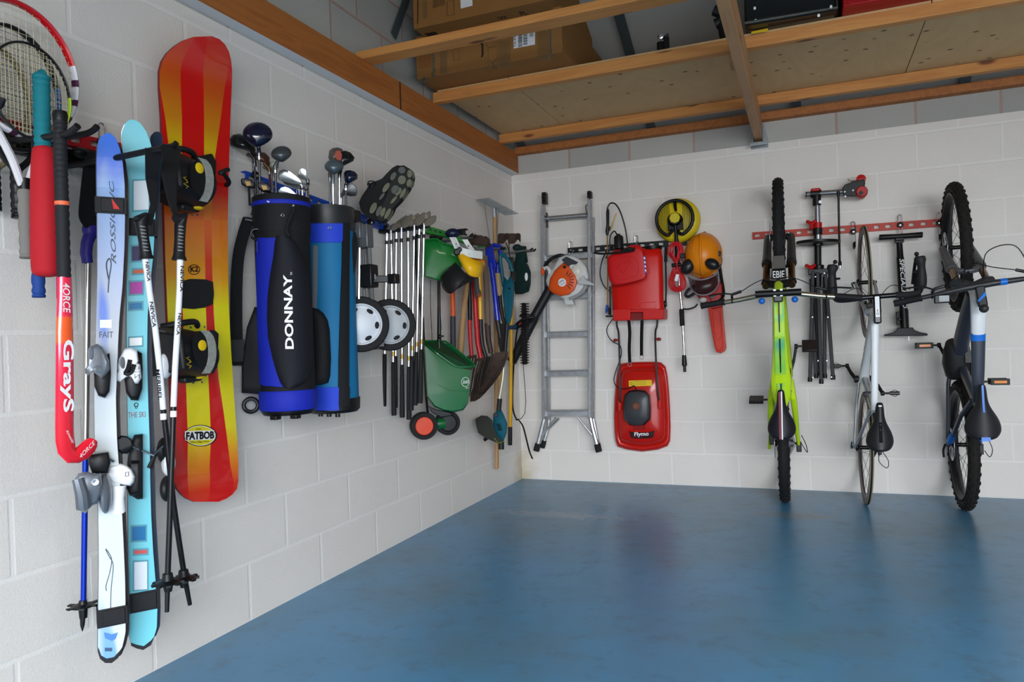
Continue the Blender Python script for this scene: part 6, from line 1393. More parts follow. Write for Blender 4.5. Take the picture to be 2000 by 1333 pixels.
LK(mr.outputs[0], r.inputs[0]); LK(r.outputs[0], b.inputs['Base Color']); b.inputs['Roughness'].default_value = 0.25; b.inputs['Coat Weight'].default_value = 0.4
m, nt, N, LK, b = nodes('board_red_fade'); tc = N('TexCoord'); sx = N('SeparateXYZ'); LK(tc.outputs['Object'], sx.inputs[0])
mr = N('MapRange'); mr.inputs[1].default_value = 0; mr.inputs[2].default_value = 1.62; LK(sx.outputs[2], mr.inputs[0])
rd = rgb(204,10,14); og = rgb(212,92,20)
r = ramp(nt, [(0.0, rd), (zz(560), rd), (zz(500), rgb(214,60,18)), (zz(450), og), (zz(410), og), (zz(370), rd), (1.0, rd)])
LK(mr.outputs[0], r.inputs[0]); LK(r.outputs[0], b.inputs['Base Color']); b.inputs['Roughness'].default_value = 0.25; b.inputs['Coat Weight'].default_value = 0.4
BY, BR = MATS['board_yellow_fade'], MATS['board_red_fade']
mb = MB(); vs = []; fs = []; mi = []
for y, xs in rows:
    for x in xs:
        p = L(x, y, SBW); p.x += bcurl(p.z); vs.append(p)
nb = len(vs)
back = [p - X*0.010 for p in vs]; nc = 6; nr = len(rows)
for i in range(nr-1):
    yy = rows[i][0]
    top_half = yy < 370
    cm = [0, 1, 0, 1, 0] if True else None     # 0 red 1 yellow
    if yy >= 430 and yy < 680: cm = [1, 0, 1, 0, 1]
    if yy >= 680: cm = [0, 0, 1, 0, 1]
    for j in range(nc-1):
        fs.append((i*nc+j, i*nc+j+1, (i+1)*nc+j+1, (i+1)*nc+j)); mi.append(1 if cm[j] else 0)
        fs.append((nb+i*nc+j, nb+(i+1)*nc+j, nb+(i+1)*nc+j+1, nb+i*nc+j+1)); mi.append(2)
    for j in (0, nc-1): fs.append((i*nc+j, (i+1)*nc+j, nb+(i+1)*nc+j, nb+i*nc+j)); mi.append(2)
for i in (0, nr-1):
    for j in range(nc-1): fs.append((i*nc+j, i*nc+j+1, nb+i*nc+j+1, nb+i*nc+j)); mi.append(2)
mb.add(vs+back, fs); mb.m = mi
bo = part('deck', mb, [BR, BY, mat('board_purple_edge', (110,24,30), 0.4)], t, sharp=40)
w = SBW+.001
oc = L(391,851,w+.001)
def oval(cx, cy, rx, ry, w, m, par, nm, e): return part(nm, MB().prism([L(cx+rx*math.cos(2*math.pi*i/48), cy+ry*math.sin(2*math.pi*i/48), w) for i in range(48)], X*e), m, par, smooth=False)
ov = oval(390.5,851.5,32,21,SBW-.001,black,bo,'oval_badge',0.003); o2 = oval(390.5,851.5,30,19.5,SBW+.0015,whitep,ov,'badge_white',0.0015); o3 = oval(390.5,851.5,29,18.5,SBW+.003,mat('badge_yellow', (222,206,30), 0.4),ov,'badge_yellow',0.0006); 
part('badge_band', MB().prism([L(361,843,w+.0028), L(418,841,w+.0028), L(419,859,w+.0028), L(362,861,w+.0028)], X*0.0005), whitep, ov, smooth=False)
a = L(363,860.5,w+.0045); part('lettering', text_mb('FATBOB', a, L(418,857.5,w+.0045)-a, L(363,844.5,w+.0045)-a, bold=0.045), black, ov, smooth=False)
a = L(382,840.5,w+.0045); part('small_lettering', text_mb('THE', a, L(392,840,w+.0045)-a, L(382,837.5,w+.0045)-a), black, ov, smooth=False)
a = L(372,867,w+.0045); part('small_lettering', text_mb('One Big One', a, L(408,865,w+.0045)-a, L(372,862.5,w+.0045)-a), black, ov, smooth=False)
part('ring_logo', MB().tube([L(379+11*math.cos(2*math.pi*i/24), 527+9.5*math.sin(2*math.pi*i/24), w) for i in range(24)], 0.0014, 6, closed=True), black, bo)
a = L(371.5,532,w+.001); part('lettering', text_mb('K2', a, L(387,531,w+.001)-a, L(371.5,521,w+.001)-a, bold=0.03), black, bo, smooth=False)
part('traction_pad', MB().loft([[L(379.5+(x-379.5)*k, 574+(y-574)*k, ww) for x, y in [(352,550),(372,545),(402,546),(416,551),(418,575),(416,594),(400,601),(378,604),(354,602),(349,580)]] for k, ww in [(1,w-.001),(1,w+.004),(.95,w+.006)]]), mat('pad_black', (26,25,24), 0.8, bump=0.8, bscale=900), bo, smooth=False)
for (x, y) in [(377,737),(394,736),(377,748),(394,747),(375,420),(385,420),(372,640),(399,639)]: part('insert_hole', MB().cyl(L(x,y,SBW-.001), L(x,y,SBW+.0012), 0.004, 10), greydk, bo)
dkb = mat('binding_black', (22,22,24), 0.45); bandm_ = mat('binding_grey_band', (140,142,136), 0.6, noise=0.45, nscale=120)
ybtn = mat('binding_yellow', (222,186,24), 0.4)
for (cx, cy, sl, nm_) in [(372,352,-6,'upper'), (377,688,3,'lower')]:
    bs_ = thing if False else None
    wb0 = SBW+.004
    base = part('binding', MB().loft([[L(x, y, ww) for x, y in [(cx-48,cy+40),(cx-40,cy+52),(cx+40,cy+40+sl*.5),(cx+48,cy+28),(cx+50,cy-36),(cx+42,cy-46+sl),(cx-30,cy-38),(cx-44,cy-30)]] for ww in (wb0, wb0+.012, wb0+.016)]), dkb, t, bevel=0.003)
    y0_ = L(cx-57, cy, .18).y; y1_ = L(cx+20, cy, .18).y; zc = L(cx, cy, .18).z
    lo = []
    for k in range(7):
        f = k/6; yc = y0_+(y1_-y0_)*f; hh = 0.070+0.012*math.sin(f*2.5); dd_ = 0.150-0.01*f; tl = -0.012*(f-.5)*2
        ring = []
        for j in range(21):
            a = math.pi*j/20; ring.append(V((wb0+dd_*max(0, math.sin(a))**0.7, yc, zc+tl+hh*math.cos(a))))
        inner = [V((wb0+(p.x-wb0)*0.90, p.y, zc+tl+(p.z-zc-tl)*0.90)) for p in ring[::-1]]
        lo.append(ring+inner)
    tun = part('strap_shell', MB().loft(lo), dkb, base, sharp=60)
    fN = lo[-1]; f0 = lo[-2]
    ex = wb0+.150
    part('opening_shade_patch', MB().prism([L(cx+14+15*math.cos(a)+4*math.sin(a), cy-4+34*math.sin(a), ex) for a in [2*math.pi*i/28 for i in range(28)]], X*0.006), mat('opening_shade_black', (8,8,9), 0.9), tun)
    pth = [L(x, y, ex+.008) for x, y in [(cx+22,cy-42),(cx+32,cy-30),(cx+37,cy-10),(cx+37,cy+10),(cx+33,cy+28),(cx+25,cy+42)]]
    part('grey_band', MB().strip(ease(pth, 5), DL*0.030, 0.006), bandm_, tun)
    hb2 = part('highback', MB().loft([[V((wb0, y0_-.005, zc-.075)), V((wb0, y0_-.005, zc+.075)), V((wb0+.15, y0_-.010, zc+.055)), V((wb0+.16, y0_-.010, zc-.055))], [V((wb0, y0_+.012, zc-.075)), V((wb0, y0_+.012, zc+.075)), V((wb0+.15, y0_+.008, zc+.055)), V((wb0+.16, y0_+.008, zc-.055))]]), dkb, base, bevel=0.01)
    q = V((wb0+.153, (y0_*0.55+y1_*0.45), zc+.02)); part('yellow_button', MB().lathe(q-X*0.004, X, [(0.017,0),(0.017,.008),(0.013,.010),(0,.010)], 24), ybtn, tun)
    part('buckle', MB().box(V((wb0+.03, y1_-.02, zc-.085)), 0.05, 0.06, 0.025).box(V((wb0+.05, y1_-.05, zc-.090)), 0.03, 0.05, 0.02), dkb, base, bevel=0.006)
    part('yellow_lever', MB().ell(V((wb0+.055, y1_-.005, zc-.082)), X*0.02, Y*0.025, Z*0.009), ybtn, base)
    part('ankle_strap', MB().tube(ease([V((wb0+.02, y0_+.04, zc+.085)), V((wb0+.07, (y0_+y1_)/2, zc+.095)), V((wb0+.05, y1_-.01, zc+.10)), V((wb0+.03, y1_+.02, zc+.085))], 4), [.010]*12+[.008], 10), dkb, base)
    a = V((wb0+.12, y0_+.03, zc-.05)); part('yellow_scribble', MB().tube([a+V((.022, .012*math.sin(k*2.3), .014*k*.45)) for k in range(9)], 0.0016, 5), ybtn, tun)
t = thing('snowboard_hook', 'black prong hook poking out right of the snowboard behind upper binding', 'hook', L(430,338,0.0))
part('prong', MB().tube(ease([V((.02,-3.085,1.66)), V((.12,-3.085,1.655)), L(438,341,.15), L(430,338,.17), L(446,331,.175)], 4), 0.008, 10), satin, t)
# ================================================================== LEFT WALL: golf things and garden tools
def cyl_hit(c, r, px, py):      # point on the upright cylinder round c
    d = ray(px, py); ox, oy = CAMP.x-c.x, CAMP.y-c.y
    a = d.x*d.x+d.y*d.y; b_ = ox*d.x+oy*d.y; q = b_*b_-a*(ox*ox+oy*oy-r*r)
    t = (-b_-math.sqrt(max(q, 0)))/a; return CAMP+d*t
def patch(c, r, rows, th, m, parent, nm, nx=10, label=None, bulge=0.0, world=None):
    lo = []
    for (y, xl, xr) in rows:
        out, inn = [], []
        for i in range(nx+1):
            f = i/nx; x = xl+(xr-xl)*f; k = bulge*math.sin(math.pi*f)**0.6
            p = cyl_hit(c, r, x, y); rad = V((p.x-c.x, p.y-c.y, 0)).normalized()
            out.append(p+rad*(th+k)); inn.append(p-rad*0.004)
        lo.append(out+inn[::-1])
    return part(nm, MB().loft(lo), m, parent, sharp=50, label=label)
fab_k = mat('golf_black_nylon', (11,12,15), 0.75, bump=0.25, bscale=500); fab_b = mat('golf_royal_blue', (14,34,160), 0.7, bump=0.2, bscale=400)
fab_c = mat('golf_cyan_blue', (4,104,150), 0.65, bump=0.2, bscale=400)
o = rail('hook_rail', 'blue slotted steel rail on left wall behind the golf bags', L(470,345,0), L(752,446,0), NL, 0.040, mat('blue_powder_coat', (22,72,180), 0.4))
for (x, y, lab) in [(486,345,'chrome wire hook left of the black golf bag on blue rail'), (571,392,'chrome wire hook between the two golf bags on blue rail'), (712,436,'chrome wire hook behind shoe heel on blue rail'), (744,447,'chrome wire hook at right end of blue rail beside the irons')]:
    hook(lab, L(x, y, 0), NL, DL, 0.10 if x < 600 else 0.0, 0.03)
# ---------------------------------------------------------------- black golf bag
C1 = L(556.5, 600, .165); C1.z = 0; R1 = 0.104
zb1, zt1 = 0.80, 1.635
t = thing('golf_bag', 'large black and royal blue golf bag with white vertical lettering', 'golf bag', (C1.x, C1.y, zb1))
def cyl(mb, c, r, z0, z1, n=36, r2=None): return mb.lathe((c.x, c.y, 0), Z, [(0.001,z0),(r*.97,z0),(r,z0+.006),(r2 or r,z1-.006),((r2 or r)*.98,z1),(0.001,z1)], n)
part('body', MB().lathe((C1.x,C1.y,0), Z, [(.001,zb1+.04),(R1*.99,zb1+.05),(R1*.99,zb1+.3),(R1*1.0,zt1-.1),(R1*1.02,zt1-.03)], 40), fab_k, t)
part('base', MB().lathe((C1.x,C1.y,0), Z, [(.001,zb1),(R1*.9,zb1+.0),(R1*.98,zb1+.012),(R1*1.0,zb1+.05),(.001,zb1+.05)], 40), black, t)
cl_ = part('collar', MB().lathe((C1.x,C1.y,0), Z, [(R1*1.02,zt1-.14),(R1*1.04,zt1-.13),(R1*1.05,zt1-.01),(R1*1.05,zt1+.0),(R1*.95,zt1+.005),(R1*.93,zt1-.10),(R1*.2,zt1-.11),(.001,zt1-.11)], 40), fab_k, t)
part('blue_rim', MB().lathe((C1.x,C1.y,0), Z, [(R1*1.055,zt1-.036),(R1*1.065,zt1-.034),(R1*1.065,zt1-.022),(R1*1.055,zt1-.020)], 40, closed=True), fab_b, cl_)
for (x, y) in [(524,394), (572,402), (552,421)]:
    p = cyl_hit(C1, R1*1.06, x, y); rd_ = V((p.x-C1.x, p.y-C1.y, 0)).normalized(); part('grommet', MB().torus(p+rd_*0.001, rd_, 0.0055 if y > 410 else 0.003, 0.002, 16, 6), chrome, cl_)
patch(C1, R1, [(465,503,540),(500,502.5,536),(540,503,529),(580,504,525),(620,505,524),(660,506,526),(700,508,534),(730,509,542),(750,510,549),(754,517,553),(758,540,554)][:10]+[(756,540,553)], .006, fab_b, t, 'blue_side_panel', label='royal blue curved side panel')
pk1 = patch(C1, R1, [(462,541,562),(475,538,575),(500,536,585),(540,530,597),(580,526,602),(620,525,603),(660,527,604),(700,535,605),(730,543,601),(745,549,594),(756,554,578),(758,558,570)], .012, mat('golf_navy_pocket', (12,14,24), 0.75, bump=0.25, bscale=500), t, 'ball_pocket', bulge=0.022)
part('white_piping', MB().tube([cyl_hit(C1, R1+.017, x, y) for x, y in [(566,467),(578,485),(585,505),(593,530),(598,550),(601,590),(600,640),(601,680),(602,710),(598,732),(590,745),(576,754),(562,757)]], 0.0013, 6), mat('pale_piping', (170,180,170), 0.6), pk1)
# lettering reads upward
def fn_up(cx_l, cx_r, yb, yt, r):
    def f(u, v): return cyl_hit(C1, r, cx_l+(cx_r-cx_l)*(1-v)*-1+ (cx_r-cx_l)*0 if False else cx_l+(cx_r-cx_l)*(1-(1-v)*1.0)*0+ (cx_r-cx_l)*0, 0)
    return f
def up_text(txt, xl, xr, yb, yt, dxt, r, par, bold=.03):
    def f(u, v):      # u along word: bottom->top, v letter height: right->left
        y = yb+(yt-yb)*u; x = xr-(xr-xl)*v + dxt*u
        return cyl_hit(C1, r, x, y)
    part('lettering', text_mb(txt, V((0,0,0)), X, Y, fn=f, bold=bold), whitep, par, smooth=False)
up_text('DONNAY', 557, 574, 682, 537, -4, R1+.0365, pk1)
up_text('TM', 567, 571, 538, 532, 0, R1+.0365, pk1, bold=0)
part('bottom_band', MB().lathe((C1.x,C1.y,0), Z, [(R1*1.01,zb1+.018),(R1*1.045,zb1+.024),(R1*1.045,zb1+.088),(R1*1.01,zb1+.094)], 40, closed=True), fab_b, t)
part('base_foot', MB().box((C1.x+.08,C1.y-.06,zb1-.004), .03,.03,.016), black, t, bevel=.003); part('base_foot', MB().box((C1.x+.02,C1.y-.10,zb1-.004), .03,.03,.016), black, t, bevel=.003)
F = Face(C1)
sp = blobf = None
def fblob(F, poly, k0, k1, m, parent, nm, label=None, taper=.9):
    cx = sum(p[0] for p in poly)/len(poly); cy = sum(p[1] for p in poly)/len(poly); lo = []
    for s_, k in [(.97*taper, k0), (1, k0+(k1-k0)*.15), (1, k0+(k1-k0)*.7), (taper+.04, k1-(k1-k0)*.08), (taper*.9, k1)]:
        lo.append([F(cx+(x-cx)*s_, cy+(y-cy)*s_, k) for x, y in poly])
    return part(nm, MB().loft(lo), m, parent, sharp=50, label=label)
fblob(F, [(497,600),(510,600),(515,770),(500,770),(472,768),(472,720),(482,640)], -.06, .03, fab_k, t, 'side_pocket')
part('shoulder_strap', MB().strip(ease([F(486,425,-.03), F(476,455,-.02), F(466,500,0), F(462,560,.01), F(462,640,.01), F(464,700,.0), F(466,712,-.01)], 5), F.t*0.042, 0.014), cloth_k, t)
part('strap_pad', MB().strip([F(464,664,.012), F(464,690,.012), F(467,706,.004)], F.t*0.046, 0.018), mat('strap_patch', (36,37,38), 0.8), t)
part('strap_buckle', MB().tube([F(479,424,-.01), F(494,426,0), F(494,432,0), F(479,429,-.01)], 0.0035, 6, closed=True), chrome, t)
part('strap_clip', MB().tube([F(493,420,0), F(494,402,0)], [.010,.004], 8), chrome, t)
part('carry_handle', MB().tube(ease([cyl_hit(C1,R1+.03,575,405), cyl_hit(C1,R1+.03,560,445), cyl_hit(C1,R1+.03,565,462)], 4), 0.006, 8), fab_k, t)
part('strap_ring', MB().torus(F(501,458,.06), F.n, .020, .005, 20, 8), black, t)
part('zip_pull', MB().box(F(500.5,483,.10), .007,.007,.04), chrome, t)
part('trolley_bracket', MB().torus(F(490,792,-.03), F.n, 0.026, 0.008, 22, 8), black, t)
# ---------------------------------------------------------------- second golf bag
C2 = L(646, 600, .155); C2.z = 0; R2 = 0.108; zb2, zt2 = 0.775, 1.645
t = thing('golf_bag', 'narrower blue golf bag with cyan panels and black pocket, right of the black one', 'golf bag', (C2.x, C2.y, zb2))
part('body', MB().lathe((C2.x,C2.y,0), Z, [(.001,zb2+.04),(R2*.97,zb2+.05),(R2*.98,zb2+.3),(R2*1.0,zt2-.1),(R2*1.0,zt2-.05)], 40), fab_c, t)
part('base', MB().lathe((C2.x,C2.y,0), Z, [(.001,zb2),(R2*.9,zb2),(R2*1.0,zb2+.012),(R2*1.02,zb2+.06),(.001,zb2+.06)], 40), black, t)
cl_ = part('collar', MB().lathe((C2.x,C2.y,0), Z, [(R2*1.0,zt2-.10),(R2*1.06,zt2-.09),(R2*1.06,zt2-.0),(R2*.96,zt2+.003),(R2*.94,zt2-.07),(.001,zt2-.08)], 40), mat('collar_vinyl', (34,35,36), 0.4), t)
patch(C2, R2, [(437,608,668),(455,608,668),(470,608,667.5),(474,610,666)], .007, mat('golf_mid_blue', (26,60,190), 0.65, bump=0.2, bscale=300), t, 'blue_top_band')
patch(C2, R2, [(480,612,621),(560,612,620),(605,611,618),(612,610,615)], .004, mat('grey_panel_fabric', (112,114,118), 0.7), t, 'grey_panel', nx=3)
patch(C2, R2, [(436,668,681),(520,667,680),(600,664,680),(700,661,680),(790,660,680)], .008, fab_k, t, 'black_spine', nx=4)
patch(C2, R2, [(601,611,612),(604,611,622),(612,610,632),(625,609,640),(645,608.5,644),(700,607,646.5),(735,606,645),(748,606,641),(752,606,630),(753,606,612)], .006, fab_k, t, 'black_pocket', bulge=.03)
patch(C2, R2, [(757,606,661),(775,606,661),(800,606,661),(802,606,661)], .008, mat('golf_mid_blue', (0,0,0)), t, 'blue_bottom_band')
patch(C2, R2, [(757,661,681),(795,661,680)], .010, fab_k, t, 'lower_spine', nx=4)
p = cyl_hit(C2, R2*1.09, 644, 445); rd_ = V((p.x-C2.x, p.y-C2.y, 0)).normalized(); part('grommet', MB().torus(p, rd_, 0.0055, 0.002, 16, 6), chrome, t)
F2 = Face(C2)
part('side_pocket', MB().loft([[F2(x, y, k) for x, y in [(674,616),(681,614),(684,620),(683,750),(680,755),(672,754)]] for k in (-.05,-.04,.03,.04)]), fab_c, t, bevel=.004)
part('shoulder_strap', MB().strip(ease([F2(686,455,.02), F2(690,475,.04), F2(688,510,.04), F2(682,545,.03), F2(678,575,.0)], 5), F2.t*0.034, 0.008), cloth_k, t)
part('strap_buckle', MB().box(F2(676,565,.02), .05,.05,.05), black, t, bevel=.006); part('side_clip', MB().box(F2(686,425,-.02), .06,.07,.06), black, t, bevel=.006)
for k in range(3): part('base_foot', MB().cyl((C2.x+.05-.05*k+.03,C2.y-.09+.01*k,zb2-.012), (C2.x+.05-.05*k+.03,C2.y-.09+.01*k,zb2+.005), .010, 10), black, t)
# ---------------------------------------------------------------- clubs in the bags
shaft_m = mat('club_chrome_shaft', (200,200,204), 0.15, 1.0); graph = mat('graphite_shaft', (40,38,42), 0.3, 0.2)
def club(lab, F, base, neck, head, k, hk, headm, shaftm, rs=.005, grp='golf clubs in the black golf bag', hosel=None, kind='wood', extra=None):
    t = thing('golf_club', lab, 'golf club', F(base[0], base[1], k), grp)
    b0 = F(base[0], base[1], k); b0 = b0 - Z*0.10; n_ = F(neck[0], neck[1], hk)
    part('shaft', MB().tube([b0, n_], [rs, rs*.85], 10), shaftm, t)
    part('ferrule', MB().tube([b0+(n_-b0)*.90, b0+(n_-b0)*.955], rs*1.35, 10), hosel or steel, t)
    cx = sum(p[0] for p in head)/len(head); cy = sum(p[1] for p in head)/len(head)
    if kind == 'wood': prof = [(.25,-.030),(.72,-.026),(.95,-.014),(1,0),(.93,.014),(.70,.025),(.35,.031),(.08,.033)]
    else: prof = [(.9,-.007),(1,-.004),(1,.004),(.93,.008),(.60,.006),(.2,.005)]
    lo = [[F(cx+(x-cx)*s_, cy+(y-cy)*s_, hk+kk) for x, y in head] for s_, kk in prof]
    h = part('head', MB().loft(lo), headm, t, sharp=60)
    part('hosel', MB().tube([b0+(n_-b0)*.93, n_, (n_+F(cx, cy, hk))/2*1.0], [rs*1.3, rs*1.6, rs*1.2], 10), headm, h)
    return t
dkblue = mat('club_dark_blue', (14,18,40), 0.15, coat=0.6); bkg = mat('club_black_gloss', (18,18,20), 0.25, coat=0.3); gry = mat('club_grey', (70,74,76), 0.3, 0.4)
def ovalpts(cx, cy, rx, ry, rot=0, n=22, sharp=None):
    o_ = []
    for i in range(n):
        a = 2*math.pi*i/n; x, y = math.cos(a)*rx, math.sin(a)*ry
        if sharp and y > 0: x *= 1-(y/ry)**2*sharp
        o_.append((cx+x*math.cos(rot)-y*math.sin(rot), cy+x*math.sin(rot)+y*math.cos(rot)))
    return o_
club('largest glossy navy driver head, topmost of the clubs in the black bag', F, (508,395), (506,297), ovalpts(503,263,30,25,0.1,22,.45), .03, .06, dkblue, graph)
club('matt black wood leaning left behind the big navy driver', F, (501,395), (497,312), [(448,272),(455,263),(468,261),(480,266),(492,276),(500,292),(499,306),(492,300),(478,294),(462,290),(450,283)], -.02, -.02, bkg, graph, hosel=chrome)
club('bronze and maroon wood with ridged sole, behind the two dark drivers', F, (528,395), (526,330), [(480,300),(492,298),(506,296),(518,298),(527,308),(527,324),(519,320),(505,314),(490,309),(481,305)], -.05, -.06, mat('club_bronze', (96,66,48), 0.25, 0.6), mat('maroon_shaft', (70,18,24), 0.3))
club('dark grey wood with rounded triangular head, right part of black bag', F, (540,400), (537.5,325), ovalpts(549.5,301,20.5,16,-.1,22,.5), .02, .05, gry, graph)
club('olive grey iron head low behind the grey wood', F, (533,392), (530,335), [(512,328),(520,318),(535,315),(544,320),(544,328),(535,333),(522,334)], -.08, -.09, mat('club_olive', (108,110,96), 0.4, 0.5), shaft_m, kind='iron')
im = mat('iron_head_steel', (166,170,172), 0.22, 0.95)
def iron(lab, F, base, neck, poly, k, hk, grp): 
    t = club(lab, F, base, neck, poly, k, hk, im, shaft_m, kind='iron', grp=grp, hosel=black); return t
iron('large silver iron with dished face, uppermost iron in the black bag', F, (591,398), (590,362), [(543,345),(546,334),(554,331),(566,334),(578,343),(587,352),(592,359),(586,362),(570,360),(553,355),(545,351)], .02, .06, 'golf clubs in the black golf bag')
iron('silver iron whose head sits just below the largest iron', F, (598,402), (598,364), [(552,352),(560,354),(575,360),(588,361),(596,358),(598,364),(590,370),(575,368),(560,362),(553,357)], .0, .0, 'golf clubs in the black golf bag')
iron('silver iron head seen edge-on at right end of the black bag', F, (602,402), (601,352), [(581,338),(585,330),(591,328),(597,331),(600,342),(602,352),(597,352),(588,350),(582,345)], -.03, -.05, 'golf clubs in the black golf bag')
iron('dull grey iron with its head resting on the black bag rim', F, (583,397), (576,386), [(542,374),(548,366),(557,364),(567,368),(576,376),(585,386),(576,386),(560,383),(546,379)], .05, .07, 'golf clubs in the black golf bag')
for (x0, y0, lab) in [(474,352,'black putter with tan insert hanging left of the bag mouth'), (506,360,'black putter with tan insert lying over the bag mouth')]:
    tp_ = thing('putter', lab, 'golf club', F(x0+10, y0+20, .0), 'putters beside the black golf bag')
    kk = .04 if x0 > 490 else -.02
    part('head', MB().prism([F(x0-3,y0,kk), F(x0+8,y0-1,kk), F(x0+18,y0+2,kk), F(x0+25,y0+11,kk), F(x0+22,y0+18,kk), F(x0+8,y0+16,kk), F(x0-2,y0+10,kk)], F.n*.03), black, tp_, bevel=.004)
    part('tan_insert', MB().prism([F(x0+4,y0+2,kk+.031), F(x0+14,y0+3,kk+.031), F(x0+17,y0+10,kk+.031), F(x0+8,y0+12,kk+.031)], F.n*.002), mat('putter_tan', (150,116,66), 0.4, 0.4), tp_, smooth=False)
    part('shaft', MB().tube([F(x0+12,y0+14,kk+.01), F(x0+14,y0+50,kk)], .0048, 8), graph, tp_)
G2 = 'golf clubs in the blue golf bag'
club('grey-blue wood in front, lowest and leftmost head of the blue bag', F2, (651,432), (650,352), ovalpts(652.5,326,19,15,0,22,.55), .03, .06, mat('club_slate', (82,94,98), 0.3, 0.4), shaft_m, grp=G2)
club('taupe wood head at the top rear of the blue bag', F2, (644,430), (644,340), [(641,308),(643,294),(650,289),(660,288),(668,291),(674,300),(668,312),(655,320),(645,318)], -.02, -.02, mat('club_taupe', (92,84,76), 0.35, 0.3), shaft_m, grp=G2)
t_ = club('black persimmon wood with a red face, right of the taupe head', F2, (661,432), (663,340), [(655,300),(662,295),(675,294),(685,298),(693,308),(690,315),(680,320),(668,326),(664,334),(660,320),(656,310)], .0, .02, bkg, shaft_m, grp=G2)
part('red_face', MB().prism([F2(656,296,.045), F2(664,295,.045), F2(668,303,.045), F2(666,315,.045), F2(658,314,.045), F2(654,304,.045)], F2.n*.008), mat('red_wood_face', (150,52,26), 0.4), t_)
club('navy utility wood, small head right in the blue bag', F2, (675,415), (675.5,362), [(671,338),(675,333),(684,332),(693,335),(699,342),(698,350),(688,356),(680,360),(674,357),(671,347)], .02, .04, dkblue, graph, grp=G2, hosel=chrome)
club('dark wedge with bright rim below the navy utility wood', F2, (664,436), (666,382), [(666,380),(670,370),(680,360),(688,358),(695,364),(698,374),(696,383),(685,384),(674,381),(668,386)], -.01, .0, mat('wedge_dark', (62,64,66), 0.3, 0.8), shaft_m, kind='iron', grp=G2)
# ---------------------------------------------------------------- golf shoes
SC_ = L(755, 385, .20); FS = Face(SC_)
def shoe(lab, dx, dy, k):
    t = thing('trainer_shoe', lab, 'shoe', FS(740+dx, 434+dy, k), 'pair of trainers hung by the blue rail')
    sole_ = [(744,434),(735,430),(738,415),(748,398),(757,378),(762,358),(772,342),(776,330),(781,324),(789,323),(797,328),(803,333),(806,345),(804,358),(797,371),(788,384),(780,394),(769,405),(764,417),(756,427),(750,432)]
    sole_ = [(x+dx, y+dy) for x, y in sole_]
    lo = []
    for s_, kk in [(.98,-.02),(1,-.015),(1,-.002),(.97,.003)]:
        lo.append([FS(770+dx+(x-770-dx)*s_, 380+dy+(y-380-dy)*s_, k+kk) for x, y in sole_])
    so = part('sole', MB().loft(lo), mat('shoe_black_sole', (28,28,27), 0.8), t)
    up_ = [(744,434),(733,430),(716,424),(705,412),(701,396),(706,384),(717,368),(722,358),(737,353),(746,349),(756,338),(766,328),(775,323),(784,324),(790,330),(795,350),(780,385),(765,405),(752,428)]
    lo = []
    for s_, kk in [(.55,-.10),(.85,-.085),(.98,-.055),(1.0,-.02)]:
        lo.append([FS(762+dx+(x+dx-762-dx)*s_, 378+dy+(y+dy-378-dy)*s_, k+kk) for x, y in up_])
    uo = part('upper', MB().loft(lo), mat('shoe_black_fabric', (30,29,29), 0.9, bump=0.6, bscale=500), t)
    pads = [(785,333,7,7,0),(800,340,5,8,0),(785,352,8,9,.2),(768,345,5,9,.5),(799,358,5,8,.2),(754,367,5,11,.6),(772,371,8,9,.5),(778,375,5,9,.6),(787,378,4,11,.5),(746,384,3,9,.6),(769,391,3,10,.7),(729+0,407,6,12,.45),(740,413,5,11,.4),(748,415,4,10,.35),(757,418,4,12,.5)]
    for i, (x, y, rx, ry, rot) in enumerate(pads):
        part('tread_pad', MB().prism([FS(x+dx+a, y+dy+b_, k+.0025) for a, b_ in ovalpts(0,0,rx,ry,rot,12)], FS.n*.006), mat('shoe_pad_olive', (104,102,84), 0.8, noise=0.3, nscale=150) if i % 3 else mat('shoe_pad_grey', (84,86,80), 0.8, noise=0.3, nscale=150), so, bevel=.0015)
    part('lace', MB().tube(ease([FS(718+dx,362+dy,k-.01), FS(720+dx,355+dy,k), FS(728+dx,354+dy,k+.01), FS(733+dx,358+dy,k), FS(724+dx,366+dy,k-.01), FS(720+dx,358+dy,k+.01)], 4, True), .003, 6, closed=True), black, uo)
shoe('black trainer showing its whole studded olive sole, hung over the blue rail', 0, 0, .03)
shoe('second black trainer mostly hidden behind the studded one', 5, 3, -.09)
# ---------------------------------------------------------------- trolley
WC1 = L(706, 634, .24); FW = Face(WC1); nn_ = FW.n
t = thing('golf_trolley', 'folded black golf trolley with two white-hubbed wheels, behind blue golf bag', 'golf trolley', (WC1.x, WC1.y, 1.02))
tm_ = mat('trolley_black', (24,24,25), 0.35, 0.3); gbk = mat('trolley_grey_block', (96,98,100), 0.35, 0.4)
def twheel(px, py, k, r, hubm, lab, flip=False):
    c = FW(px, py, k); ax = (nn_*1.0 + FW.t*(0.10)).normalized()
    ty = part('tyre', MB().lathe(c, ax, [(r*.74,-.022),(r*.95,-.022),(r,-.012),(r,.012),(r*.95,.022),(r*.74,.022)], 44, closed=True), tyre_k, t, label=lab)
    hb_ = part('wheel_hub', MB().lathe(c, ax, [(r*.76,-.012),(r*.76,.018),(r*.70,.020),(r*.66,.006),(r*.40,.024),(r*.20,.030),(.001,.030)], 40), hubm, ty)
    for i in range(6):
        a = math.pi/3*i+.3; e = ax.orthogonal().normalized(); g = ax.cross(e); d = e*math.cos(a)+g*math.sin(a); s_ = ax.cross(d)
        q = c+d*r*.55+ax*(.019); part('hub_slot', MB().ell(q, d*r*.075, s_*r*.13, ax*.004, 12, 6), mat('slot_black', (14,14,15), 0.7), hb_)
    return c
c1 = twheel(705, 634, .0, .122, mat('hub_white', (206,210,214), 0.4), 'white-hubbed near wheel')
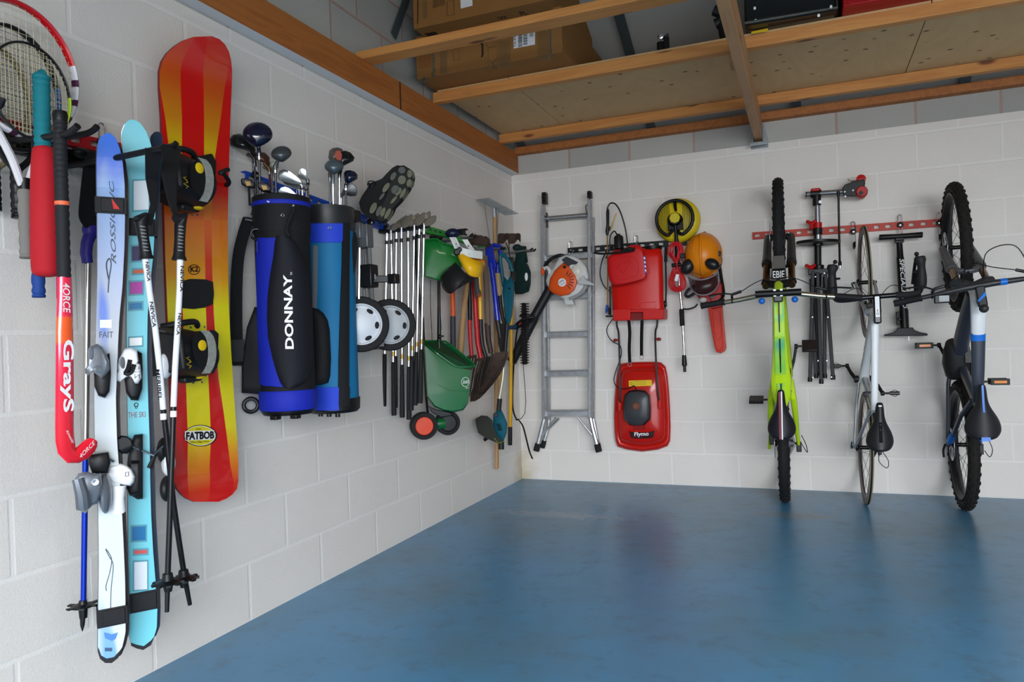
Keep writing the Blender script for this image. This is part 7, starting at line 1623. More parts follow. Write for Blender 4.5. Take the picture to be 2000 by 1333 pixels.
c2 = twheel(761, 635, -.10, .118, mat('hub_pale_grey', (176,180,182), 0.45), 'grey-hubbed far wheel')
part('axle_bracket', MB().bar(FW(742,610,-.03), FW(744,678,-.03), .03, .02, up=nn_).tube([FW(700,684,-.04), FW(740,680,-.04), FW(741,612,-.05)], .008, 8), tm_, t, bevel=.003)
for (xa, ya, xb, yb, k, wd) in [(697,470,695,590,.0,.016), (709,480,712,590,-.02,.014), (716,470,724,595,-.02,.016), (703,440,701,585,.02,.010)]:
    part('frame_bar', MB().bar(FW(xa,ya,k), FW(xb,yb,k), wd, .02, up=nn_), tm_ if wd > .011 else steel, t, bevel=.002)
part('frame_bar', MB().bar(FW(720,470,.02), FW(727,590,.0), .018, .02, up=nn_), tm_, t, bevel=.002)
part('clamp_block', MB().box(FW(700,452,.02), .05,.05,.07), gbk, t, bevel=.004); part('clamp_block', MB().box(FW(712,462,.02), .06,.05,.10), gbk, t, bevel=.004); part('clamp_block', MB().box(FW(692,446,.0), .05,.04,.05), gbk, t, bevel=.004)
part('arm_hinge', MB().box(FW(721,540,.02), .06,.06,.10), tm_, t, bevel=.006)
part('bag_bracket', MB().bar(FW(722,546,.03), FW(774,545,.06), .022, .03, up=Z).cyl(FW(732,535,.04), FW(733,548,.04), .010, 10), mat('bracket_black', (20,20,21), 0.3), t, bevel=.003)
part('bracket_end', MB().box(FW(769,545,.06), .04,.04,.042), tm_, t, bevel=.004)
part('handle_grip', MB().tube([FW(690,432,.02), FW(700,436,.02), FW(712,442,.02)], .014, 10), rubber, t)
# ---------------------------------------------------------------- irons on a prong
t = thing('club_hook', 'long black padded prong sticking out of the wall, carrying the row of irons', 'hook', V((0,-1.9,1.64)))
part('prong', MB().tube([B(741,452,1.9), B(752,453,1.9), B(800,447,1.9), B(838,441,1.9)], [.010,.012,.012,.012], 12), satin, t)
part('wire_clip', MB().tube([B(738,428,1.9), B(738,452,1.9)], .003, 6).tube([B(744,428,1.9), B(744,452,1.9)], .003, 6).bar(B(738,452,1.9), B(744,452,1.9), .006, .006), chrome, t)
S_ = [(756,455,749.5,794,693),(763.6,453,769.5,812,709),(774,451,772,797,697),(784,449,785.6,816,714),(796.6,447,799,820,718),(809,445,803,802,697),(819,443,811,792,689),(828,442,820.5,788,684)]
hd_ = mat('iron_bronze_steel', (168,158,142), 0.35, 0.7)
labs = ['closest to the wall, leftmost of the row','second from the wall','third from the wall','fourth from the wall','fifth from the wall, its grip hanging lowest','sixth from the wall, behind the green hopper edge','second from the free end of the prong','at the free end, its whole head showing']
for i, (xt, yt, xb, yb, yg) in enumerate(S_):
    t = thing('golf_iron', 'steel golf iron '+labs[i]+' on the padded prong', 'golf club', B(xb, yb, 1.9), 'irons hanging in a row on the prong')
    yy = 1.9+(.010 if i % 2 else 0)
    a, b_ = B(xt, yt-6, yy), B(xb, yb, yy); g0 = a+(b_-a)*((yg-yt)/(yb-yt))
    part('shaft', MB().tube([a, g0], [.0058,.0072], 10), shaft_m, t)
    part('ferrule', MB().tube([a+(b_-a)*(.062), a+(b_-a)*.082], .0085, 10), black, t)
    part('hosel', MB().tube([a+(b_-a)*-.0, a+(b_-a)*.06], .0078, 10), chrome, t)
    part('band', MB().tube([g0-(b_-a)*.055, g0-(b_-a)*.045], .0082, 10).tube([g0-(b_-a)*.025, g0-(b_-a)*.018], .0085, 10) if False else MB().tube([g0-(b_-a)*.055, g0-(b_-a)*.03], .0080, 10), mat('band_gold', (150,120,60), 0.3, 0.8), t)
    part('grip', MB().tube([g0, g0+(b_-g0)*.1, b_-(b_-g0)*.04, b_], [.0095,.0105,.0135,.0125], 12), rubber, t)
    # head: a blade running back along the wall direction
    L0 = 24 if i < 7 else 25
    hp = [(xt-1,yt-4),(xt-2,yt-15),(xt+3,yt-20),(xt+13,yt-27),(xt+20,yt-31),(xt+23,yt-27),(xt+22,yt-18),(xt+16,yt-8),(xt+8,yt-3)]
    if i == 7: hp = [(827,438),(828,432),(832,428),(841,423),(850,420.5),(853,424),(852,431),(848,437),(840,441),(830,443)]
    if i < 2: hp = [(xt+(x-xt)*.7, yt+(y-yt)*.62) for x, y in hp]
    lo = []
    for s_, k in [(.9,-.010),(1,-.007),(1,.004),(.92,.008),(.6,.008)]:
        cx = sum(p[0] for p in hp)/len(hp); cy = sum(p[1] for p in hp)/len(hp)
        lo.append([B(cx+(x-cx)*s_, cy+(y-cy)*s_, yy-.01*0+k) for x, y in hp])
    part('head', MB().loft(lo), hd_, t, sharp=50)
# ================================================================== green spreaders and garden tools in the corner
gr_ = mat('spreader_green', (10,92,44), 0.3, coat=0.3); gr2 = mat('spreader_bright_green', (8,110,38), 0.3, coat=0.3)
o = rail('hook_rail', 'green slotted steel rail on left wall behind the hanging garden tools', L(828,449,0), L(984,492,0), NL, 0.040, mat('green_powder_coat', (40,150,50), 0.4))
def prongs(lab, y, px0, px1, py0, py1, dy=.045, end=black):
    t = thing('double_prong_hook', lab, 'hook', V((0, -y, B(px0, py0, y).z)), 'double prong hooks for the garden tools')
    for k, (s_, e_) in enumerate([(0, 0), (dy, 0)]):
        a = B(px0, py0, y); b_ = B(px1, py1, y); a = V((0.03, -y+s_, a.z)); b_ = V((b_.x, -y+s_, b_.z))
        part('prong', MB().tube([a, b_], .0065, 10), steel, t); part('rubber_tip', MB().tube([b_, b_+(b_-a).normalized()*.02+Z*.012], [.008,.007], 10), black, t)
    part('hook_plate', MB().box(V((.015, -y+dy/2, B(px0, py0, y).z)), .03, .10, .05), steel, t, bevel=.003)
    return t
prongs('chrome double prong hook nearest the camera above the green hopper', 1.25, 855, 918, 472, 462)
prongs('chrome double prong hook behind the blue tool handles', .80, 930, 977, 485, 486)
prongs('chrome double prong hook through the dark green bottle-shaped trimmer', .30, 985, 1036, 495, 489, .06)
# ---- upper spreader hopper
def hopper(t, F, top, bot, k0, k1, m, nm='hopper', rim=.008, open_=True):
    """open box: top and bottom outlines in face pixels, from depth k0 to k1"""
    pass
Cu = V((.20, -1.42, 1.5)); FU = Face(Cu, n=V((.62,-.78,0)))
t = thing('seed_spreader', 'bright green spreader hopper above, partly behind the yellow face guard', 'spreader', FU(860,545,0))
def ring(F, pts, k): return [F(x, y, k) for x, y in pts]
lo = [ring(FU, [(832,500),(868,497),(889,512),(889,520)], .0)]
fr_ = [(829,470),(852,468),(864,476),(905,487),(906,505),(896,545),(885,551),(858,549),(829,541)]
lo = []
for s_, k in [(.97,-.10),(1,-.08),(1,.045),(.985,.06),(.93,.066),(.5,.068)]:
    lo.append([FU(866+(x-866)*s_, 510+(y-510)*s_, k) for x, y in fr_])
hp_ = part('hopper', MB().loft(lo), gr2, t, sharp=40)
part('rim', MB().tube(ease([FU(829,470,.07), FU(852,467,.07), FU(864,475,.07), FU(906,487,.07)], 3), .006, 8), gr2, hp_)
part('back_rim', MB().tube([FU(829,452,-.06), FU(862,459,-.08), FU(905,470,-.08)], .008, 8), mat('green_powder_coat', (0,0,0)), hp_)
for x in (846, 858): part('hopper_slot', MB().ell(FU(x, 463+(x-846)*.2, .02), FU.t*.022, Z*.012, FU.n*.02), black, hp_)
part('push_rod', MB().tube(ease([FU(857,549,0), FU(857.5,600,0), FU(859,668,-.02)], 3), .009, 10), black, t)
part('cable', MB().tube(ease([FU(841,548,0), FU(841,600,0), FU(844,668,0)], 3), .002, 6), black, t)
part('handle_rod', MB().tube(ease([FU(824,455,-.02), FU(815,460,-.02), FU(812,475,-.02), FU(815,540,-.03), FU(823,610,-.04), FU(828,668,-.05)], 4), .008, 10), blackm, t)
# ---- lower spreader
Cl = V((.20, -1.58, .9)); FL = Face(Cl, n=V((.62,-.78,0)))
t = thing('lawn_spreader', 'dark green lawn spreader with orange-hubbed wheel hanging below the upper hopper', 'spreader', FL(860,858,0))
# body: front panel + slanting open top
outer = [(826,668),(833,775),(848,795),(866,803),(885,806),(905,802),(916,788),(919,760),(922,722),(926,716),(896,714),(880,708),(848,684)]
lo = []
for s_, k in [(.90,-.10),(.95,-.09),(1,.03),(.99,.05),(.95,.06),(.5,.064)]:
    lo.append([FL(876+(x-876)*s_, 745+(y-745)*s_, k) for x, y in [(827,672),(833,775),(848,795),(866,803),(885,806),(905,802),(915,788),(918,760),(921,722),(897,717),(880,711),(848,688)]])
hb2 = part('hopper', MB().loft(lo), gr_, t, sharp=45)
# open top shown as a recessed sheet with raised walls
part('hopper_inside', MB().prism([FL(830,670,.03), FL(850,687,.062), FL(881,711,.066), FL(898,717,.066), FL(922,718,.066), FL(905,700,-.05), FL(876,678,-.08), FL(864,669,-.08)], V((0,0,-.004))), mat('spreader_inside_green', (6,60,30), 0.5), hb2, smooth=False)
part('back_wall', MB().loft([[FL(830,668,-.06), FL(862,668,-.09), FL(878,674,-.09), FL(925,712,-.06)], [FL(831,690,-.06), FL(862,692,-.09), FL(878,700,-.09), FL(922,722,-.06)]], cap=False, closed=False), gr_, hb2).modifiers.new('s','SOLIDIFY').thickness = .004
part('rim', MB().tube(ease([FL(827,669,.0), FL(848,686,.06), FL(880,710,.07), FL(897,717,.072), FL(924,716,.07), FL(926,712,.0), FL(878,673,-.09), FL(864,667,-.09), FL(828,667,-.05)], 3, True), .0055, 8, closed=True), gr_, hb2)
part('waist_line', MB().tube([FL(856,752,.064), FL(880,764,.067), FL(918,765,.064)], .002, 6), gr_, hb2)
part('agitator_rod', MB().tube([FL(856,655,-.0), FL(859,692,-.0)], .003, 6), chrome, t)
part('badge', MB().tube([FL(909+7.5*math.cos(2*math.pi*i/28), 746.5+9*math.sin(2*math.pi*i/28), .066) for i in range(28)], .0012, 6, closed=True), whitep, hb2)
a = FL(904,750,.067); part('lettering', text_mb('Scotts', a, FL(915,749,.067)-a, FL(904.5,742,.067)-a, shear=.2), whitep, hb2, smooth=False)
a = FL(909,760,.067); part('small_lettering', text_mb('EasyGreen', a, FL(916,759.5,.067)-a, FL(909,757,.067)-a), whitep, hb2, smooth=False)
part('handle_rod', MB().tube(ease([FL(826,620,-.08), FL(829,700,-.09), FL(833,780,-.05), FL(836,812,-.02)], 4), .007, 8), blackm, t)
part('handle_post', MB().tube([FL(857,600,.0), FL(858,640,.0), FL(857,668,.0)], [.008,.012,.010], 10), blackm, t)
part('wing_nut', MB().lathe(FL(858,658,.01), FL.n, [(.012,0),(.012,.012),(.004,.02)], 12).tube([FL(860,657,.02), FL(867,657,.02)], .004, 8), black, t)
part('chassis', MB().loft([[FL(x, y, k) for x, y in [(836,793),(852,800),(880,806),(884,812),(862,816),(843,806)]] for k in (-.06,.05)]), black, t, bevel=.004)
part('gearbox', MB().lathe(FL(856,828,-.04), FL.t, [(.03,-.03),(.035,0),(.03,.035)], 20), gr_, t)
def swheel(x, y, k, r, hubm, lab):
    c = FL(x, y, k); ax = FL.n
    ty = part('tyre', MB().lathe(c, ax, [(r*.66,-.03),(r*.95,-.03),(r,-.02),(r,.02),(r*.95,.03),(r*.70,.032),(r*.66,.024)], 40, closed=True), tyre_k, t, label=lab)
    part('wheel_hub', MB().lathe(c, ax, [(r*.68,-.02),(r*.68,.022),(r*.62,.027),(.001,.028)], 32), hubm, ty)
swheel(827.5, 832, .03, .074, mat('hub_orange', (204,62,30), 0.45), 'orange-hubbed wheel'); swheel(874, 826, -.05, .068, black, 'black wheel')
# ---------------------------------------------------------------- face guard
CV = V((.27, -1.52, 1.5)); FV = Face(CV, n=V((.55,-.84,0)))
t = thing('face_guard', 'yellow brow guard with black mesh visor and white headband hanging on the tools', 'face guard', FV(905,572,.0))
wh = mat('headband_white', (214,214,208), 0.5); yv = mat('guard_yellow', (232,176,20), 0.35)
g = MB(); la = ease([FV(892,489,.05), FV(905,497,.09), FV(925,507,.10), FV(941,512,.06), FV(946,517,.0)], 4); lb = ease([FV(895,505,.06), FV(908,528,.10), FV(922,540,.11), FV(940,540,.07), FV(946,524,.0)], 4)
go = part('brow_guard', MB().loft([la, lb], cap=False, closed=False), yv, t); go.modifiers.new('s','SOLIDIFY').thickness = .003
part('inner_brow', MB().loft([ease([FV(912,508,-.01), FV(928,503,-.03), FV(943,507,-.02), FV(947,517,0)], 4), ease([FV(915,512,.0), FV(928,514,-.02), FV(942,518,-.01), FV(946,520,0)], 4)], cap=False, closed=False), mat('guard_amber', (206,120,24), 0.4), go).modifiers.new('s','SOLIDIFY').thickness = .003
part('headband', MB().strip(ease([FV(886,470,.05), FV(891,480,.06), FV(900,490,.08), FV(920,496,.08), FV(942,499,.04)], 4), [Z*.050]*2+[Z*.042]*3 if False else Z*.042, .003), wh, t)
part('top_strap', MB().strip(ease([FV(884,464,.04), FV(889,474,.05), FV(894,486,.06)], 4), FV.t*.036, .003), wh, t); part('top_strap', MB().strip(ease([FV(908,468,.0), FV(914,478,.0), FV(922,489,.02)], 4), FV.t*.030, .003), wh, t)
for (x, y) in [(889,477), (913,481)]: part('strap_hole', MB().lathe(FV(x+2, y, .062 if x < 900 else .012), FV.n, [(.004,-.004),(.004,.002)], 10), black, t)
for k in range(4): part('strap_hole', MB().lathe(FV(916+3.6*k, 496.5+.6*k, .083-.008*k), FV.n, [(.0025,-.004),(.0025,.003)], 8), grey, t)
for (x, y, r) in [(892,493,.018), (897,488,.014)]: part('ratchet_knob', MB().lathe(FV(x, y, .08), FV.n, [(r,0),(r,.012),(r*.7,.016),(0,.016)], 16), black, t)
m, nt, N, LK, b = nodes('mesh_visor_black'); b.inputs['Base Color'].default_value = rgb(14,14,15); b.inputs['Alpha'].default_value = .84; b.inputs['Roughness'].default_value = .6
ta = ease([FV(889,512,.07), FV(898,522,.10), FV(912,536,.12), FV(928,545,.11), FV(934,543,.08)], 4); tb = ease([FV(862,540,.03), FV(866,560,.06), FV(878,572,.10), FV(890,566,.12), FV(905,552,.10)], 4)
vo_ = part('mesh_visor', MB().loft([ta, tb], cap=False, closed=False), MATS['mesh_visor_black'], t); vo_.modifiers.new('s','SOLIDIFY').thickness = .0015
part('visor_rim', MB().tube(ease([FV(880,520,.05), FV(862,538,.03), FV(862,552,.04), FV(868,566,.07), FV(880,573,.10), FV(892,564,.12), FV(908,546,.12)], 4), .003, 8), black, vo_)
# ear defenders lying on top
t = thing('ear_defenders', 'navy blue cup and black adjuster lying on the hook above the green hopper', 'ear defenders', FV(884,466,-.1))
part('ear_cup', MB().ell(FV(884,456,-.08), FV.t*.042, FV.n*.03, Z*.028), mat('cup_navy', (20,28,58), 0.35), t); part('adjuster', MB().box(FV(903,454,-.08), .03,.03,.03).box(FV(903,449,-.08), .06,.03,.008), black, t, bevel=.003)
part('band', MB().tube([FV(892,456,-.08), FV(912,459,-.08)], .005, 8), black, t)
# ---------------------------------------------------------------- long tools; plane parallel to the back wall at distance y
woodh = wood_mat('ash_handle', (176,138,92), (136,98,62), 2, 20, False, .7); woodd = wood_mat('old_grey_handle', (112,92,76), (84,66,54), 2, 20, False, .8)
pine = wood_mat('pale_handle', (214,182,128), (186,150,98), 2, 20, False, .6); rust = mat('rusty_steel', (74,58,50), 0.6, 0.5, noise=.45, nscale=30); dkst = mat('dark_tool_steel', (52,50,50), 0.45, 0.6, noise=.3, nscale=30)
redt = mat('tool_red', (178,26,28), 0.4, noise=.15, nscale=30); blut = mat('tool_blue', (22,44,168), 0.3, coat=.3)
def seg(t, nm, pts, m, y, r, n=12): return part(nm, MB().tube([B(a[0], a[1], y if len(a) < 3 else a[2]) for a in pts], r, n), m, t)
GT = 'long garden tools hanging on the left wall'
y = 1.20
t = thing('garden_tool', 'long orange and dark grey tool handle, leftmost beyond the green hopper', 'garden tool', B(885,690,y), GT)
seg(t, 'orange_handle', [(882,520),(883.5,560),(885,620)], mat('tool_orange', (214,84,28), 0.4), y, .015); seg(t, 'grey_grip', [(884.5,618),(885,700)], greydk, y, .017)
t = thing('pickaxe', 'pickaxe with thick worn wooden handle and rusty head resting on the hook', 'pickaxe', B(895,700,1.15), GT)
seg(t, 'handle', [(921,485),(911,560),(903,640),(898,705)], woodh, 1.15, [.015,.0165,.0185,.020]); 
part('head', MB().loft([[B(x, yy, 1.1+k) for x, yy in [(914,462),(920,459),(940,460),(948,464),(952,474),(951,481),(940,480),(925,479),(915,477)]] for k in (-.04,-.03,.03,.04)]), rust, t, bevel=.006)
part('head_point', MB().tube(ease([B(945,468,1.1), B(951,473,1.08), B(954,482,1.06)], 4), [.024]*5+[.018]*3+[.014], 8), rust, t)
def fork(lab, hpts, hm, y, r, sock, sm, tines, tm):
    t = thing('garden_fork', lab, 'garden fork', B(sock[-1][0], sock[-1][1]+60, y), GT)
    seg(t, 'handle', hpts, hm, y, r); seg(t, 'socket', sock, sm, y, r*.95)
    cx, cy = sock[-1]
    part('fork_yoke', MB().tube([B(cx-7, cy+3, y+.02), B(cx+9, cy+1, y-.02)], .009, 8), tm, t)
    for k in range(4): part('tine', MB().tube(ease([B(cx-7+5.2*k, cy+2, y+.02-.01*k), B(cx-8+5.2*k-tines[0]*.4, cy+25, y+.03), B(cx-8+5.2*k-tines[0], cy+tines[1], y+.03)], 3), [.006]*5+[.005,.003], 6), tm, t)
    return t
fork('garden fork with black upper shaft and red lower shaft', [(916,545),(917.5,590),(918,626)], blackm, 1.12, .013, [(917,624),(918.5,660),(921,695)], redt, (8,60), rust)
fork('garden fork with thick all-red curved shaft', [(925,540),(928,590),(931,640)], redt, 1.08, .0165, [(931,640),(933,670),(939,700)], redt, (14,75), rust)
t = thing('pruning_saw', 'short dark grey curved hand grip with orange eyelet among the red shafts', 'hand saw', B(937,583,1.15))
part('grip', MB().tube(ease([B(929,540,1.2), B(931,560,1.2), B(935,580,1.2)], 4), [.016]*6+[.02]*3, 10), mat('grip_grey', (70,68,66), 0.6), t); part('cord_loop', MB().tube(ease([B(929,542,1.2), B(925,505,1.2), B(922,470,1.22), B(926,505,1.2), B(931,542,1.2)], 4), .002, 5), black, t); part('eyelet', MB().torus(B(937,578,1.22), Y, .007, .003, 16, 6), orange, t)
t = thing('spade', 'spade with yellow shaft and curved black socket between red and wooden shafts', 'spade', B(940,740,1.02), GT)
seg(t, 'yellow_shaft', [(935,520),(937,570),(938,624)], mat('tool_yellow', (224,164,18), 0.35, coat=.3), 1.02, .0165); seg(t, 'socket', [(938,622),(939,650),(942,675),(949,698)], dkst, 1.02, [.016,.016,.015,.013])
part('blade', MB().loft([[B(x, yy, 1.02+k) for x, yy in [(940,700),(958,696),(945,745),(930,770),(922,765)]] for k in (0,.004)]), dkst, t)
t = thing('shovel', 'shovel with old grey-brown wooden shaft and very large worn blade', 'shovel', B(925,785,.92), GT)
seg(t, 'handle', [(947,500),(950,560),(953,636)], woodd, .95, .018); seg(t, 'socket', [(952,632),(954,665),(959,690)], rust, .95, [.019,.018,.016])
bl_pts = [(968,689),(993,687),(991,700),(985,716),(975,734),(962,752),(948,768),(937,779),(928,784),(918,785),(920,768),(926,750),(936,728),(950,706)]
lo = [];
for k, d in [(1,.0),(1,.004)]: lo.append([B(x, yy, .90+d+.02*math.sin((x-918)/75*math.pi)) for x, yy in bl_pts])
bo_ = part('blade', MB().loft(lo), rust, t, smooth=False)
part('blade_rib', MB().tube([B(962,690,.93), B(950,730,.935), B(930,770,.93)], [.008,.006,.003], 8), rust, bo_)
part('blade_fold', MB().tube([B(921,772,.92), B(944,768,.93), B(972,728,.93), B(990,700,.92)], .003, 6), dkst, bo_)
def dgrip(t, pts_l, pts_r, top, m, y):
    part('d_grip', MB().tube(ease([B(*p, y) for p in pts_l], 4), .012, 10).tube(ease([B(*p, y) for p in pts_r], 4), .012, 10).tube([B(top[0], top[1], y), B(top[2], top[3], y)], .014, 10), m, t)
t = thing('spade', 'spade with bright blue forked handle and dark pointed blade', 'spade', B(980,695,.85), GT)
part('d_grip', MB().loft([[B(x, yy, .85+k) for x, yy in [(948,483),(957,478),(963,482),(966,500),(969,522),(962,530),(953,520),(948,500)]] for k in (-.015,-.01,.01,.015)]), blut, t, bevel=.006)
seg(t, 'blue_shaft', [(959,515),(965,560),(972,626)], blut, .85, .0175); seg(t, 'socket', [(971,622),(974,640),(977,660)], dkst, .85, [.017,.016,.012])
part('blade', MB().loft([[B(x, yy, .84+k) for x, yy in [(971,633),(992,631),(991,655),(985,680),(978,695),(973,672)]] for k in (0,.003,.006)]), dkst, t)
t = thing('garden_fork', 'tool with blue Y-shaped grip, pale wooden middle and black socket', 'garden fork', B(988,640,.78), GT)
part('d_grip', MB().tube(ease([B(956,484,.78), B(960,500,.78), B(968,516,.78), B(972,532,.78)], 4), .013, 10).tube(ease([B(976,482,.78), B(977,500,.78), B(975,518,.78), B(973,534,.78)], 4), .013, 10).tube([B(954,482,.78), B(966,479,.78), B(978,482,.78)], .014, 10), blut, t)
part('grip_socket', MB().tube([B(972,518,.78), B(972.5,534,.78)], .020, 12), blut, t)
seg(t, 'wooden_handle', [(972,532),(975,578)], pine, .78, .017); seg(t, 'socket', [(976,576),(978,600),(982,622),(986,634)], dkst, .78, [.014,.013,.012,.012])
# rake
t = thing('rake', 'long wooden rake with upturned steel head, tallest tool near the corner', 'rake', B(970,917,.62), GT)
seg(t, 'handle', [(966.5,424,.70),(968,560,.68),(970,760,.64),(970,912,.62),(970,917,.62)], woodh, .7, [.015,.0155,.0155,.0155,.011])
part('socket', MB().tube([B(965,407,.70), B(966.5,425,.70)], [.015,.0175], 12), alu, t)
hd = part('head_bar', MB().bar(B(931,391,.70), B(986,420,.70), .016, .006, up=Z), galv, t)
for k in range(14):
    f = k/13; a = B(931,391,.70).lerp(B(986,420,.70), f); part('tine', MB().tube([a, B(931+55*f+26, 391+29*f-3, .67)], [.0045,.0035], 6), galv, hd)
for a, b_ in [((946,400),(957,475)), ((973,412),(971,470))]: part('brace', MB().tube([B(*a,.72), B(*b_,.72)], .0035, 6), steel, t)
t = thing('thin_pole', 'thin yellow pole behind the silver grass trimmer shaft', 'pole', B(975,800,.66)); seg(t, 'pole', [(986,600),(980,700),(976,800)], MATS['tool_yellow'], .60, .010)
# hand cultivators
for i, (dx, lab) in enumerate([(0, 'rusty hand cultivator head, left of the two above the blue handles'), (21, 'rusty three-pronged hand cultivator head, right of the pair')]):
    t = thing('hand_cultivator', lab, 'hand tool', B(985+dx, 480, .45), 'hand cultivators')
    part('plate', MB().loft([[B(x+dx, yy, .45+k) for x, yy in [(969,462),(975,456),(984,456),(989,460),(989,470),(984,476),(972,477)]] for k in (0,.004)]), rust, t)
    for k in range(3): part('prong', MB().tube(ease([B(986+dx, 459+4*k, .45), B(993+dx, 458+4.5*k, .45), B(995+dx, 464+4.5*k, .43)], 3), [.009]*4+[.007,.005,.003], 6), rust, t)
    part('shank', MB().tube(ease([B(988+dx*.3, 474, .45), B(992+dx*.1, 485, .45), B(996, 505, .45)], 4), .004, 8), blackm, t)
    part('handle', MB().tube([B(996+i*3, 503, .45), B(998+i*3, 525, .45)], .014, 10), black, t)
# ---------------------------------------------------------------- grass trimmer (teal)
teal = mat('trimmer_teal', (14,84,100), 0.4); yt = .88
t = thing('grass_trimmer', 'teal electric grass trimmer with silver shaft and dark guard at its foot', 'grass trimmer', B(970,868,yt))
def bloft(poly, y0, y1, m, parent, nm, s0=.9, **kw):
    cx = sum(p[0] for p in poly)/len(poly); cy = sum(p[1] for p in poly)/len(poly)
    lo = [[B(cx+(x-cx)*s_, cy+(yy-cy)*s_, k) for x, yy in poly] for s_, k in [(s0*.9,y0),(1,y0+(y1-y0)*.25),(1,y0+(y1-y0)*.75),(s0*.92,y1)]]
    return part(nm, MB().loft(lo), m, parent, sharp=50, **kw)
part('loop_handle', MB().tube(ease([B(984,560,yt), B(980,530,yt), B(977,505,yt), B(981,497,yt), B(990,505,yt), B(998,520,yt), B(1002,540,yt)], 4), [.012]*25, 12), teal, t)
bd = bloft([(984,540),(992,548),(998,535),(1004,550),(1004,580),(1001,615),(997,630),(991,634),(986,625),(984,600),(981,570)], yt-.03, yt+.03, teal, t, 'motor_body')
part('screw_dot', MB().lathe(B(995,564,yt+.034), NB, [(.006,0),(.006,.003),(0,.003)], 10), black, bd); part('cable_entry', MB().box(B(1002,540,yt), .02,.04,.06), black, t, bevel=.004)
seg(t, 'upper_shaft', [(991,628),(987,680),(985,700)], mat('trimmer_black', (26,26,27), .5), yt, .013)
seg(t, 'silver_shaft', [(985,700),(982,740),(975,782)], mat('pole_cream_silver', (196,190,170), .3, .5), yt, .0115); seg(t, 'collar', [(976,779),(974,803)], MATS['trimmer_black'], yt, .016)
bh = bloft([(963,812),(970,803),(980,802),(985,812),(991,828),(990,845),(984,862),(975,868),(967,858),(964,840)], yt-.03, yt+.03, teal, t, 'trimmer_head')
part('pivot', MB().lathe(B(968,811,yt+.034), NB, [(.016,0),(.014,.008),(.006,.010),(0,.010)], 16), greydk, bh)
for k in range(4): part('vent', MB().bar(B(970+2*k, 828, yt+.033), B(974+2*k, 842, yt+.033), .002, .006, up=Y), black, bh)
gd = part('guard', MB().loft([[B(x, yy, yt+k) for x, yy in [(928,819),(940,812),(952,813),(962,822),(966,838),(972,852),(983,862),(978,868),(962,862),(948,856),(934,846),(930,832)]] for k in (-.07,-.05,.04,.05)]), mat('guard_olive_black', (38,40,32), .6, noise=.3, nscale=30), t, bevel=.006)
part('spool', MB().tube([B(946,860,yt), B(955,853,yt)], .012, 10), black, t); part('lower_spool', MB().cyl(B(979,862,yt-.02), B(979,878,yt-.02), .019, 14), black, t)
part('cutting_line', MB().tube(ease([B(965,856,yt+.05), B(975,866,yt+.06), B(985,862,yt+.05), B(984,868,yt+.05)], 4), .0012, 5), mat('line_green', (150,170,60), .4), t)
# yellow pole tool
t = thing('extension_pole', 'thick yellow tube pole with black end sleeve beside the corner', 'pole', B(997,870,.32), GT)
seg(t, 'yellow_tube', [(1000,590),(998.5,640),(997.5,760),(996.5,838)], mat('pole_yellow', (222,166,22), .35), .32, .0135); seg(t, 'black_sleeve', [(996.5,834),(996.3,868),(996.3,870)], MATS['trimmer_black'], .32, [.0155,.0155,.013])
part('pole_clamp', MB().box(B(1000,640,.32), .05,.04,.03).cyl(B(1004,635,.34), B(1009,641,.34), .012, 10), mat('clamp_blue', (18,60,90), .4), t, bevel=.004)
# ---------------------------------------------------------------- hedge trimmer: bottle-green body and toothed blade
yh = .22
t = thing('hedge_trimmer', 'dark bottle-green hand trimmer with white oval label, hooked in the corner', 'hedge trimmer', B(1018,576,yh))
gb = mat('bottle_green', (14,44,40), .35)
bloft([(1004,478),(1012,477),(1016,480),(1028,481),(1029,490),(1026,500),(1027,510),(1033,520),(1037,532),(1037,555),(1033,570),(1020,575),(1006,575),(1003,560),(1002,535),(1003,515),(1007,500),(1005,488)], yh-.05, yh+.05, gb, t, 'body')
part('handle_cap', MB().ell(B(1010,484,yh+.02), X*.034, Y*.03, Z*.026), gb, t); part('trigger', MB().tube([B(1026,495,yh+.02), B(1029,512,yh+.04)], .010, 8), gb, t)
for yy in (556, 564): part('body_groove', MB().tube([B(1006,yy,yh+.047), B(1032,yy-1,yh+.047)], .0022, 6), black, t)
part('oval_label', MB().prism([B(1028+3*math.cos(2*math.pi*i/20), 541+8*math.sin(2*math.pi*i/20), yh+.053) for i in range(20)], Y*-.001), whitep, t, smooth=False)
t = thing('toothed_guard', 'long black toothed blade guard hanging by a loop in front of blower tube', 'blade guard', B(1022,712,.30))  # blade guard of the hedge trimmer, hung on its own
bk2 = part('spine', MB().loft([[B(x, yy, .26+k) for x, yy in [(1019,592),(1028,592),(1030,650),(1030,712),(1020,713),(1018,650)]] for k in (0,.02)]), black, t, bevel=.003)
tm2 = MB()
for k in range(24):
    yy = 594+5.0*k
    for sd in (-1, 1):
        if 612 < yy < 640 and sd < 0: pass
        c = B(1024.5+sd*4, yy, .275); part('tooth', MB().prism([c+Z*.006, c-Z*.006, c+X*sd*.017-Z*.003, c+X*sd*.017+Z*.003], Y*.008), black, bk2, smooth=False)
seg(t, 'hanging_cord', [(1022,712,.27),(1023,730,.27),(1025,752,.27),(1027,785,.27),(1025,808,.27),(1018,818,.27),(1010,821,.27)], black, .27, .0025)
t = thing('shoulder_strap', 'thin black webbing strap dangling beside the yellow pole to below the ladder feet', 'strap', B(1040,897,.30))
part('strap', MB().strip(ease([B(1013,630,.30), B(1008,660,.30), B(1003,720,.30), B(1001,770,.30), B(1002,800,.30), B(1008,818,.30), B(1014,822,.30), B(1022,835,.30), B(1029,862,.30), B(1034,882,.30), B(1040,897,.30)], 4), X*.012, .002), cloth_k, t)
